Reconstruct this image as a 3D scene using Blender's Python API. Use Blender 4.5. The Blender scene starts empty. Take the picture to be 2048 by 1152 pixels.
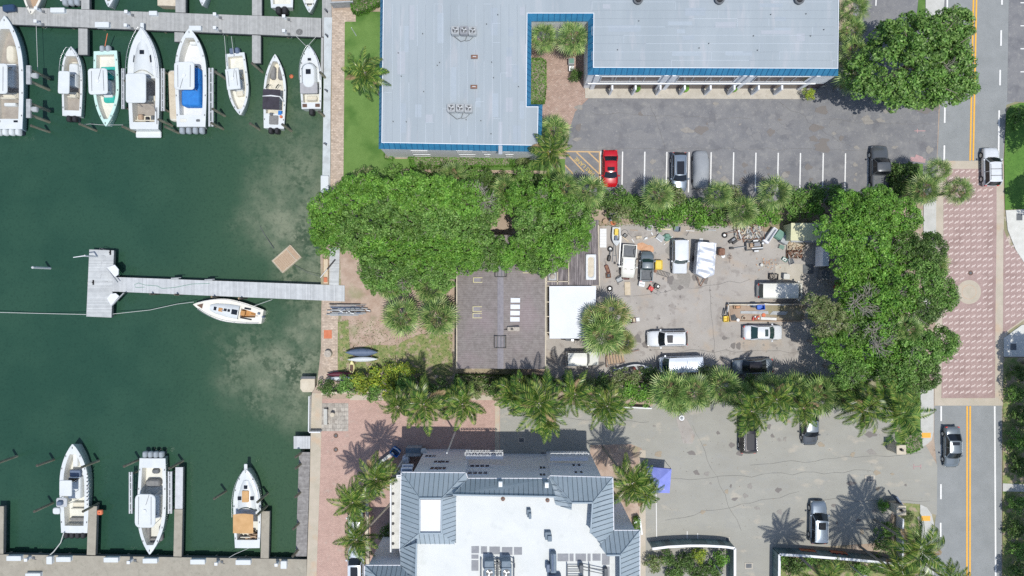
import bpy, math, random
import numpy as np
from mathutils import Vector, Matrix

# ---------------------------------------------------------------- camera, sky, sun, exposure
S = 16.5            # photo pixels per metre on the ground
HC = 82.7           # flying height of the camera
sc = bpy.context.scene
COL = sc.collection
cam = bpy.data.cameras.new('camera'); cam.lens = 24.0; cam.sensor_width = 36; cam.clip_end = 3000
camo = bpy.data.objects.new('camera', cam); COL.objects.link(camo)
camo.location = (0, 0, HC); camo.rotation_euler = (0, 0, 0); sc.camera = camo
SUN = Vector((0.150, -0.236, 1.0)).normalized()
W = bpy.data.worlds.new('World'); sc.world = W; W.use_nodes = True
nt = W.node_tree; bg = nt.nodes['Background']; bg.inputs[1].default_value = 0.125
sky = nt.nodes.new('ShaderNodeTexSky'); sky.sky_type = 'NISHITA'; sky.sun_disc = False
sky.sun_elevation = math.asin(SUN.z); sky.sun_rotation = math.atan2(SUN.x, SUN.y)
nt.links.new(sky.outputs[0], bg.inputs[0])
sl = bpy.data.lights.new('sun', 'SUN'); sl.energy = 3.35; sl.angle = math.radians(0.5); sl.color = (1.0, 0.965, 0.90)
so = bpy.data.objects.new('sun', sl); COL.objects.link(so)
so.rotation_euler = SUN.to_track_quat('Z', 'Y').to_euler(); so.location = (30, -40, 150)
sc.view_settings.view_transform = 'Standard'; sc.view_settings.look = 'None'
sc.view_settings.exposure = 0.1; sc.view_settings.gamma = 1.0
sc.render.engine = 'CYCLES'
sc.cycles.max_bounces = 5; sc.cycles.diffuse_bounces = 3; sc.cycles.glossy_bounces = 2
sc.cycles.transmission_bounces = 3; sc.cycles.transparent_max_bounces = 6
sc.cycles.use_denoising = False
sc.cycles.sample_clamp_indirect = 4.0
R = math.radians
rnd = random.Random(7)
WL = -1.2           # water level below the quay


def P(px, py, h=0.0):
    """ground point at height h for a place measured in the photograph"""
    k = (1 - h / HC) / S
    return ((px - 1024) * k, (576 - py) * k)


def Q(px, py, h=0.0):
    x, y = P(px, py, h); return (x, y, h)


# ---------------------------------------------------------------- materials
def srgb(*c):
    if max(c) > 1: c = [v / 255 for v in c]
    return tuple(v / 12.92 if v <= .04045 else ((v + .055) / 1.055) ** 2.4 for v in c) + (1,)


def lin(c):
    return tuple(c) + (1,) if len(c) == 3 else c


MATS = {}


def mat(name, c, c2=None, scale=3.0, detail=5, rough=.8, metal=0.0, bump=0.0, bscale=None, rand=0.0, coat=0.0,
        spots=None, sspots=(.6, .72), sscale=1.0, spec=.5, coords='Object', stretch=None, distort=0.0):
    m = bpy.data.materials.new(name); m.use_nodes = True
    n = m.node_tree.nodes; L = m.node_tree.links; b = n['Principled BSDF']
    b.inputs['Roughness'].default_value = rough; b.inputs['Metallic'].default_value = metal
    b.inputs['Specular IOR Level'].default_value = spec
    if coat: b.inputs['Coat Weight'].default_value = coat; b.inputs['Coat Roughness'].default_value = .06
    c = lin(c); out = None
    tc = n.new('ShaderNodeTexCoord'); vec = tc.outputs[coords]
    if stretch:
        mp = n.new('ShaderNodeMapping'); mp.inputs['Scale'].default_value = stretch
        L.new(vec, mp.inputs[0]); vec = mp.outputs[0]
    if c2 is not None:
        c2 = lin(c2)
        t = n.new('ShaderNodeTexNoise'); t.inputs['Scale'].default_value = scale; t.inputs['Detail'].default_value = detail
        t.inputs['Roughness'].default_value = .65; t.inputs['Distortion'].default_value = distort
        L.new(vec, t.inputs['Vector'])
        r = n.new('ShaderNodeValToRGB'); r.color_ramp.elements[0].position = .35; r.color_ramp.elements[1].position = .65
        r.color_ramp.elements[0].color = c; r.color_ramp.elements[1].color = c2
        L.new(t.outputs[0], r.inputs[0]); out = r.outputs[0]
    if spots is not None:
        for sp in (spots if isinstance(spots, list) else [(spots, sscale, sspots)]):
            colr, ss, (a, bb) = sp[:3]
            t2 = n.new('ShaderNodeTexNoise'); t2.inputs['Scale'].default_value = ss; t2.inputs['Detail'].default_value = 4
            off = n.new('ShaderNodeVectorMath'); off.inputs[1].default_value = (ss * 3.7 + 11, ss + 5.3, 0); L.new(vec, off.inputs[0])
            L.new(off.outputs[0], t2.inputs['Vector'])
            mr = n.new('ShaderNodeMapRange'); mr.inputs[1].default_value = a; mr.inputs[2].default_value = bb
            mr.inputs[4].default_value = sp[3] if len(sp) > 3 else 1.0
            L.new(t2.outputs[0], mr.inputs[0])
            mx = n.new('ShaderNodeMix'); mx.data_type = 'RGBA'
            L.new(mr.outputs[0], mx.inputs[0])
            if out: L.new(out, mx.inputs[6])
            else: mx.inputs[6].default_value = c
            mx.inputs[7].default_value = lin(colr); out = mx.outputs[2]
    if rand:
        oi = n.new('ShaderNodeObjectInfo'); hs = n.new('ShaderNodeHueSaturation')
        mr = n.new('ShaderNodeMapRange'); mr.inputs[3].default_value = 1 - rand; mr.inputs[4].default_value = 1 + rand
        L.new(oi.outputs['Random'], mr.inputs[0]); L.new(mr.outputs[0], hs.inputs['Value'])
        if out: L.new(out, hs.inputs['Color'])
        else: hs.inputs['Color'].default_value = c
        out = hs.outputs[0]
    if out: L.new(out, b.inputs['Base Color'])
    else: b.inputs['Base Color'].default_value = c
    if bump:
        t3 = n.new('ShaderNodeTexNoise'); t3.inputs['Scale'].default_value = bscale or scale * 4; t3.inputs['Detail'].default_value = 3
        L.new(vec, t3.inputs['Vector'])
        bp = n.new('ShaderNodeBump'); bp.inputs['Distance'].default_value = bump; bp.inputs['Strength'].default_value = .6
        L.new(t3.outputs[0], bp.inputs['Height']); L.new(bp.outputs[0], b.inputs['Normal'])
    MATS[name] = m
    return m


def stripes(m, axis, period, width, dark, jitter=False):
    """narrow joint lines every `period` metres along an axis, multiplied into the base colour (boards, sheets)"""
    n = m.node_tree.nodes; L = m.node_tree.links; b = n['Principled BSDF']
    tc = n.new('ShaderNodeTexCoord'); sx = n.new('ShaderNodeSeparateXYZ'); L.new(tc.outputs['Object'], sx.inputs[0])
    a = n.new('ShaderNodeMath'); a.operation = 'MULTIPLY'; a.inputs[1].default_value = 1 / period; L.new(sx.outputs[axis], a.inputs[0])
    fr = n.new('ShaderNodeMath'); fr.operation = 'FRACT'; L.new(a.outputs[0], fr.inputs[0])
    lt = n.new('ShaderNodeMath'); lt.operation = 'LESS_THAN'; lt.inputs[1].default_value = width / period; L.new(fr.outputs[0], lt.inputs[0])
    fl = n.new('ShaderNodeMath'); fl.operation = 'FLOOR'; L.new(a.outputs[0], fl.inputs[0])
    wn = n.new('ShaderNodeTexWhiteNoise'); wn.noise_dimensions = '1D'; L.new(fl.outputs[0], wn.inputs['W'])
    mr = n.new('ShaderNodeMapRange'); mr.inputs[3].default_value = .86 if jitter else 1.0; mr.inputs[4].default_value = 1.08 if jitter else 1.0
    L.new(wn.outputs[0], mr.inputs[0])
    mul = n.new('ShaderNodeMix'); mul.data_type = 'FLOAT'; L.new(lt.outputs[0], mul.inputs[0]); L.new(mr.outputs[0], mul.inputs[2]); mul.inputs[3].default_value = dark
    hs = n.new('ShaderNodeHueSaturation'); L.new(mul.outputs[0], hs.inputs['Value'])
    if b.inputs['Base Color'].links: L.new(b.inputs['Base Color'].links[0].from_socket, hs.inputs['Color'])
    else: hs.inputs['Color'].default_value = b.inputs['Base Color'].default_value
    L.new(hs.outputs[0], b.inputs['Base Color'])
    return m


def bricks(m, scale, mortar, w=.5, h=.25, cs=None):
    n = m.node_tree.nodes; L = m.node_tree.links; b = n['Principled BSDF']
    tc = n.new('ShaderNodeTexCoord'); t = n.new('ShaderNodeTexBrick'); L.new(tc.outputs['Object'], t.inputs[0])
    t.inputs['Scale'].default_value = scale; t.inputs['Mortar Size'].default_value = .03
    t.inputs['Brick Width'].default_value = w; t.inputs['Row Height'].default_value = h
    t.inputs['Color1'].default_value = (.8, .8, .8, 1); t.inputs['Color2'].default_value = (1.15, 1.15, 1.15, 1)
    t.inputs['Mortar'].default_value = (mortar,) * 3 + (1,)
    mx = n.new('ShaderNodeMix'); mx.data_type = 'RGBA'; mx.blend_type = 'MULTIPLY'; mx.inputs[0].default_value = 1
    if b.inputs['Base Color'].links: L.new(b.inputs['Base Color'].links[0].from_socket, mx.inputs[6])
    else: mx.inputs[6].default_value = b.inputs['Base Color'].default_value
    L.new(t.outputs[0], mx.inputs[7]); L.new(mx.outputs[2], b.inputs['Base Color'])
    return m


def leafmat(name, cols, trans=.25, rough=.5, objrand=.1):
    m = bpy.data.materials.new(name); m.use_nodes = True
    n = m.node_tree.nodes; L = m.node_tree.links; b = n['Principled BSDF']; out = n['Material Output']
    g = n.new('ShaderNodeNewGeometry'); r = n.new('ShaderNodeValToRGB')
    els = r.color_ramp.elements
    while len(els) < len(cols): els.new(.5)
    for i, c in enumerate(cols):
        els[i].position = i / (len(cols) - 1); els[i].color = lin(c)
    L.new(g.outputs['Random Per Island'], r.inputs[0])
    oi = n.new('ShaderNodeObjectInfo'); hs = n.new('ShaderNodeHueSaturation')
    mr = n.new('ShaderNodeMapRange'); mr.inputs[3].default_value = 1 - objrand; mr.inputs[4].default_value = 1 + objrand
    L.new(oi.outputs['Random'], mr.inputs[0]); L.new(r.outputs[0], hs.inputs['Color'])
    nz = n.new('ShaderNodeTexNoise'); nz.inputs['Scale'].default_value = .9; nz.inputs['Detail'].default_value = 3; tcx = n.new('ShaderNodeNewGeometry'); L.new(tcx.outputs['Position'], nz.inputs['Vector'])
    m2 = n.new('ShaderNodeMapRange'); m2.inputs[1].default_value = .33; m2.inputs[2].default_value = .67; m2.inputs[3].default_value = .78; m2.inputs[4].default_value = 1.5; L.new(nz.outputs[0], m2.inputs[0])
    mm = n.new('ShaderNodeMath'); mm.operation = 'MULTIPLY'; L.new(mr.outputs[0], mm.inputs[0]); L.new(m2.outputs[0], mm.inputs[1]); L.new(mm.outputs[0], hs.inputs['Value'])
    m3 = n.new('ShaderNodeMapRange'); m3.inputs[3].default_value = .488; m3.inputs[4].default_value = .512; L.new(nz.outputs['Color'], m3.inputs[0]); L.new(m3.outputs[0], hs.inputs['Hue']); hs.inputs['Saturation'].default_value = .97
    L.new(hs.outputs[0], b.inputs['Base Color']); b.inputs['Roughness'].default_value = rough
    b.inputs['Specular IOR Level'].default_value = .35
    tr = n.new('ShaderNodeBsdfTranslucent'); L.new(hs.outputs[0], tr.inputs[0])
    mx = n.new('ShaderNodeMixShader'); mx.inputs[0].default_value = trans
    L.new(b.outputs[0], mx.inputs[1]); L.new(tr.outputs[0], mx.inputs[2]); L.new(mx.outputs[0], out.inputs[0])
    return m


M = {}
M['soil'] = mat('soil', (.33, .25, .19), (.42, .34, .27), .35, spots=[((.16, .2, .07), .12, (.5, .62), .6), ((.5, .43, .36), .8, (.58, .7)), ((.2, .14, .1), 2.5, (.6, .7), .6)], rough=.95, bump=.03, bscale=8)
M['sand'] = mat('sand', (.36, .26, .2), (.47, .37, .3), .9, spots=[((.27, .21, .16), .7, (.55, .72), .6), ((.2, .24, .1), .35, (.56, .68), .5)], rough=.95, bump=.03, bscale=9)
M['grass'] = mat('grass', (.075, .175, .028), (.11, .235, .04), 1.1, spots=[((.16, .26, .06), .35, (.5, .68), .6), ((.05, .12, .02), 5, (.55, .65), .6)], rough=.95, bump=.04, bscale=25)
M['lawn_clipped'] = mat('lawn_clipped', (.11, .2, .045), (.14, .24, .06), .5, spots=[((.05, .13, .02), .25, (.5, .62), .7), ((.06, .15, .02), 14, (.5, .7), .5)], rough=.95, bump=.03, bscale=30)
M['grass_dry'] = mat('grass_dry', (.13, .21, .055), (.3, .28, .13), 2.2, spots=[((.38, .3, .22), 1.1, (.52, .62), .9)], rough=.95, bump=.04, bscale=20)
M['asphalt'] = mat('asphalt', (.165, .168, .18), (.225, .225, .228), .45, 9, spots=[((.28, .275, .265), 1.3, (.56, .7), .6), ((.125, .127, .14), .55, (.56, .66), .55), ((.37, .36, .34), 4.5, (.62, .7), .5)], rough=.9, bump=.012, bscale=30)
M['asphalt_road'] = mat('asphalt_road', (.235, .25, .25), (.28, .295, .295), .5, 8, spots=[((.17, .17, .18), 11, (.55, .66), .55), ((.36, .36, .35), 13, (.62, .7), .5)], rough=.9, bump=.008, bscale=40)
M['asphalt_pale'] = mat('asphalt_pale', (.3, .295, .262), (.345, .342, .305), .25, 9, spots=[((.31, .31, .285), .9, (.55, .66), .7), ((.48, .43, .35), .6, (.6, .7), .5), ((.16, .15, .14), 3.5, (.7, .73), .7)], rough=.9, bump=.01, bscale=30, stretch=(.7, 1.2, 1))
M['yard_slab'] = mat('yard_slab', (.335, .312, .285), (.4, .375, .345), .3, 9, spots=[((.4, .335, .27), .5, (.55, .68), .7), ((.26, .235, .215), .9, (.56, .66), .7), ((.1, .085, .075), 2.2, (.7, .72), .7)], rough=.92, bump=.01, bscale=20)
M['concrete'] = mat('concrete', (.42, .39, .33), (.5, .465, .4), .9, 8, spots=[((.34, .3, .25), 2.1, (.58, .68), .5)], rough=.9)
M['concrete_band'] = mat('concrete_band', (.42, .38, .3), (.5, .44, .36), .6, 8, spots=[((.5, .36, .24), .5, (.55, .7), .6)], rough=.9)
M['concrete_white'] = mat('concrete_white', (.55, .55, .51), (.64, .64, .6), 1.2, 8, spots=[((.48, .46, .42), 3, (.6, .7), .5)], rough=.9)
M['sidewalk'] = mat('sidewalk', (.45, .45, .42), (.53, .53, .5), 1.2, 8, rough=.9)
M['seawall_cap'] = mat('seawall_cap', (.44, .48, .49), (.53, .57, .58), 1.4, 8, spots=[((.36, .38, .38), .6, (.55, .68), .6)], rough=.85)
M['promenade_paver'] = bricks(mat('promenade_paver', (.44, .35, .27), (.56, .46, .37), 1.8, 8, spots=[((.33, .25, .19), 4, (.58, .66), .6)], rough=.9), 1.0, .75, .4, .2)
M['pink_paver'] = bricks(mat('pink_paver', (.5, .34, .285), (.58, .4, .335), .7, 9, spots=[((.5, .4, .34), 1.3, (.6, .7), .6), ((.42, .27, .23), 3, (.6, .68), .5)], rough=.9), 1.0, .72, .22, .11)
M['path_paver'] = bricks(mat('path_paver', (.37, .26, .21), (.46, .34, .28), 1.2, 9, spots=[((.5, .42, .36), 2.4, (.6, .7), .7)], rough=.9), 1.0, .72, .3, .15)
M['crossing_paver'] = bricks(mat('crossing_paver', (.42, .3, .275), (.47, .345, .315), .8, 9, spots=[((.3, .2, .18), .5, (.5, .65), .5)], rough=.9), 1.0, .75, .2, .1)
M['lattice_paver'] = bricks(mat('lattice_paver', (.37, .34, .3), (.45, .42, .37), 2.5, 6, spots=[((.28, .25, .22), 2.2, (.53, .58), .6)], rough=.9), 1.0, .7, .5, .5)
M['wh_line'] = mat('wh_line', (.68, .68, .66), (.78, .78, .76), 6, rough=.7)
M['yel_line'] = mat('yel_line', (.72, .37, .035), (.8, .44, .06), 6, rough=.7)
M['yel_faded'] = mat('yel_faded', (.6, .4, .2), (.5, .36, .2), 6, rough=.8)
M['tactile'] = mat('tactile', (.78, .38, .05), (.85, .44, .08), 8, rough=.8)
M['pink_paint'] = mat('pink_paint', (.5, .3, .3), (.36, .26, .26), 3, rough=.9)
M['pale_mark'] = mat('pale_mark', (.55, .45, .41), (.62, .53, .49), 3, rough=.85)
M['plank_grey'] = stripes(mat('plank_grey', (.33, .335, .325), (.4, .405, .395), 2, rough=.85), 0, .16, .02, .72, True)
M['plank_pale'] = stripes(mat('plank_pale', (.44, .46, .47), (.53, .55, .56), 1.3, rough=.85), 0, .16, .022, .74, True)
M['plank_pale_cross'] = stripes(mat('plank_pale_cross', (.44, .46, .465), (.53, .55, .55), 1.3, rough=.85), 1, .16, .022, .74, True)
M['plank_old'] = stripes(mat('plank_old', (.2, .19, .185), (.31, .3, .29), 2.5, rough=.9), 1, .16, .02, .6, True)
M['dock_concrete'] = mat('dock_concrete', (.3, .275, .225), (.36, .335, .275), .8, 8, spots=[((.25, .24, .19), 2, (.55, .68), .6)], rough=.9)
M['pile'] = mat('pile', (.2, .19, .13), (.34, .33, .24), 2.5, rough=.9, stretch=(1, 1, .3))
M['pile_dark'] = mat('pile_dark', (.05, .05, .045), (.13, .12, .09), 3, rough=.9)
M['roof_office'] = mat('roof_office', (.3, .345, .375), (.345, .39, .42), .12, 6, spots=[((.45, .45, .475), .5, (.56, .72), .5), ((.29, .335, .38), 1.5, (.6, .7), .4)], rough=.8, stretch=(2.4, .35, 1))
M['roof_office_b'] = mat('roof_office_b', (.44, .5, .56), (.52, .575, .63), .12, 6, spots=[((.56, .56, .58), .5, (.56, .72), .5), ((.36, .38, .4), .25, (.62, .75), .6)], rough=.8, stretch=(.35, 2.4, 1))
M['blue_metal'] = mat('blue_metal', (.03, .19, .36), (.05, .24, .42), 1.0, rough=.55)
M['blue_dark'] = mat('blue_dark', (.02, .12, .26), rough=.5)
M['wall_white'] = mat('wall_white', (.78, .8, .83), (.84, .86, .88), .7, rough=.85)
M['wall_grey'] = mat('wall_grey', (.74, .75, .8), (.8, .81, .85), 1.5, 8, rough=.9)
M['seam_metal'] = mat('seam_metal', (.3, .37, .42), (.345, .41, .46), .6, 8, spots=[((.39, .45, .49), .5, (.55, .7), .5), ((.26, .32, .37), 1.7, (.58, .7), .4)], rough=.6, metal=.0)
M['seam_dark'] = mat('seam_dark', (.12, .16, .19), rough=.6)
M['membrane'] = mat('membrane', (.6, .625, .615), (.65, .67, .66), .5, 8, spots=[((.54, .565, .55), 1.0, (.58, .7), .5), ((.55, .53, .46), 5, (.7, .74), .5)], rough=.8)
M['membrane_white'] = mat('membrane_white', (.66, .69, .73), (.71, .735, .765), .5, rough=.7)
M['shingle'] = stripes(mat('shingle', (.19, .168, .16), (.265, .24, .23), 2.2, 9, spots=[((.3, .24, .25), .25, (.5, .66), .5), ((.34, .31, .3), 6, (.62, .7), .5)], rough=.95, bump=.02), 1, .25, .05, .8)
M['shingle_ridge'] = mat('shingle_ridge', (.21, .2, .22), (.27, .255, .27), 3, rough=.9)
M['old_sheet'] = stripes(mat('old_sheet', (.13, .115, .12), (.3, .27, .27), 1.4, 9, spots=[((.38, .34, .33), .8, (.56, .7), .6)], rough=.9, stretch=(2.5, .5, 1)), 0, .3, .05, .5, True)
M['glass_dark'] = mat('glass_dark', (.012, .015, .02), rough=.12, spec=.7)
M['glass_brown'] = mat('glass_brown', (.05, .035, .04), (.1, .07, .07), 1.5, rough=.25, spec=.6)
M['glass_teal'] = mat('glass_teal', (.02, .05, .05), rough=.1, spec=.8)
M['tile_teal'] = bricks(mat('tile_teal', (.1, .17, .18), (.16, .24, .25), 2, rough=.5), 1.0, .6, .8, .5)
M['black'] = mat('black', (.02, .02, .022), rough=.5)
M['rubber'] = mat('rubber', (.025, .025, .027), rough=.8)
M['white'] = mat('white', (.7, .72, .73), (.64, .66, .67), 3, rough=.5)
M['white_worn'] = mat('white_worn', (.6, .6, .57), (.72, .72, .7), 2, spots=((.42, .4, .36), (.6, .68), 3)if False else None, rough=.6)
M['gelcoat'] = mat('gelcoat', (.6, .635, .645), (.66, .69, .69), .8, rough=.3, coat=.3)
M['gel_cream'] = mat('gel_cream', (.68, .66, .58), (.75, .73, .66), .8, rough=.4)
M['gel_mint'] = mat('gel_mint', (.5, .7, .64), (.56, .75, .69), .8, rough=.3, coat=.3)
M['gel_blue'] = mat('gel_blue', (.35, .46, .54), (.4, .5, .58), .8, rough=.3)
M['gel_navy'] = mat('gel_navy', (.03, .06, .12), rough=.25)
M['teal'] = mat('teal', (.02, .36, .3), (.03, .42, .36), 2, rough=.6)
M['boat_blue'] = mat('boat_blue', (.015, .16, .5), (.02, .2, .58), 2, rough=.7)
M['teak'] = stripes(mat('teak', (.3, .27, .24), (.37, .34, .3), 2, rough=.8), 1, .12, .015, .6)
M['teak_tan'] = mat('teak_tan', (.42, .2, .06), (.5, .27, .1), 3, rough=.7)
M['canvas_tan'] = mat('canvas_tan', (.5, .3, .13), (.58, .36, .17), 1.5, rough=.9)
M['canvas_grey'] = mat('canvas_grey', (.33, .33, .34), (.4, .4, .41), 1.5, rough=.9)
M['canvas_black'] = mat('canvas_black', (.03, .027, .035), (.05, .045, .06), 1.5, rough=.9)
M['canvas_blue'] = mat('canvas_blue', (.2, .24, .62), (.26, .3, .7), 1.2, rough=.85)
M['cushion_grey'] = mat('cushion_grey', (.17, .17, .17), (.23, .23, .22), 3, rough=.9)
M['cushion_cream'] = mat('cushion_cream', (.6, .57, .46), (.68, .64, .54), 3, rough=.9)
M['floor_cream'] = mat('floor_cream', (.6, .6, .54), (.7, .7, .63), 1.5, rough=.8)
M['engine_grey'] = mat('engine_grey', (.3, .34, .37), (.36, .4, .43), 2, rough=.35)
M['chrome'] = mat('chrome', (.6, .62, .64), rough=.3, metal=.8)
M['alu'] = mat('alu', (.5, .52, .53), (.6, .62, .63), 2, rough=.45, metal=.4)
M['galv'] = mat('galv', (.3, .32, .33), (.42, .44, .45), 2, rough=.6)
M['grey_dark'] = mat('grey_dark', (.09, .1, .11), (.14, .15, .16), 2, rough=.7)
M['pad_grey'] = mat('pad_grey', (.24, .25, .27), (.3, .31, .33), 2, rough=.9)
M['ac_blue'] = mat('ac_blue', (.1, .15, .2), (.16, .21, .26), 2, rough=.6)
M['rope'] = mat('rope', (.5, .52, .5), rough=.9)
M['rust'] = mat('rust', (.16, .08, .055), (.28, .16, .11), 3, rough=.9)
M['red'] = mat('red', (.55, .03, .03), (.6, .05, .04), 2, rough=.5)
M['orange'] = mat('orange', (.62, .16, .08), (.7, .22, .1), 2, rough=.8)
M['orange_dirt'] = mat('orange_dirt', (.5, .27, .15), (.62, .38, .24), 3, rough=.95)
M['yellow'] = mat('yellow', (.68, .5, .05), (.74, .56, .1), 2, rough=.6)
M['yellow_pale'] = mat('yellow_pale', (.72, .66, .3), (.78, .72, .4), 2, rough=.6)
M['bin_blue'] = mat('bin_blue', (.02, .12, .55), rough=.5)
M['bin_green'] = mat('bin_green', (.12, .24, .19), (.16, .3, .24), 2, rough=.7)
M['maroon'] = mat('maroon', (.1, .015, .03), rough=.5)
M['slate_blue'] = mat('slate_blue', (.09, .13, .2), (.13, .17, .25), 2, rough=.6)
M['wood'] = mat('wood', (.34, .24, .16), (.46, .34, .24), 3, rough=.9, stretch=(1, 6, 1))
M['wood_pale'] = mat('wood_pale', (.5, .42, .3), (.6, .52, .4), 3, rough=.9)
M['wood_dark'] = mat('wood_dark', (.1, .06, .045), (.17, .1, .07), 3, rough=.9)
M['tarp_silver'] = mat('tarp_silver', (.52, .55, .6), (.6, .63, .68), 1.5, rough=.45, metal=.25)
M['shed_cream'] = mat('shed_cream', (.58, .57, .36), (.66, .65, .43), .8, rough=.8)
M['terracotta'] = mat('terracotta', (.5, .15, .07), (.58, .2, .1), 2, rough=.8)
M['stone_cream'] = mat('stone_cream', (.5, .44, .34), (.6, .54, .43), 2, rough=.9)
M['bark'] = mat('bark', (.2, .165, .13), (.31, .27, .22), 4, rough=.95, stretch=(1, 1, .4))
M['palm_bark'] = stripes(mat('palm_bark', (.27, .24, .2), (.36, .33, .29), 4, rough=.95), 2, .22, .05, .6)
M['twig'] = mat('twig', (.3, .27, .23), (.42, .39, .34), 4, rough=.95)
M['rubble'] = mat('rubble', (.3, .26, .22), (.5, .46, .4), 6, rough=.95)
M['dish'] = mat('dish', (.6, .6, .58), rough=.5)
G_ = lambda *c: c
M['leaf_bright'] = leafmat('leaf_bright', [(.05, .14, .015), (.1, .25, .025), (.15, .32, .035), (.23, .4, .07)])
M['leaf_mid'] = leafmat('leaf_mid', [(.045, .11, .018), (.09, .2, .03), (.15, .29, .05), (.24, .37, .1)])
M['leaf_dark'] = leafmat('leaf_dark', [(.03, .07, .015), (.06, .125, .022), (.1, .19, .035), (.18, .26, .08)])
M['leaf_olive'] = leafmat('leaf_olive', [(.07, .12, .03), (.13, .2, .05), (.2, .25, .09), (.3, .28, .16)])
M['leaf_yellow'] = leafmat('leaf_yellow', [(.1, .2, .02), (.22, .32, .03), (.4, .42, .04), (.14, .26, .03)])
M['fan_leaf'] = leafmat('fan_leaf', [(.04, .1, .022), (.12, .22, .05), (.22, .32, .085), (.36, .42, .15)], .2, .4)
M['fan_leaf_dry'] = leafmat('fan_leaf_dry', [(.09, .15, .035), (.16, .23, .06), (.26, .3, .09), (.4, .32, .16)], .2, .45)
M['coco_leaf'] = leafmat('coco_leaf', [(.012, .042, .008), (.035, .095, .012), (.11, .2, .025), (.34, .36, .08)], .1, .3)
M['hedge_leaf'] = leafmat('hedge_leaf', [(.045, .13, .012), (.08, .2, .02), (.12, .27, .03)], .2, .6)


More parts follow.
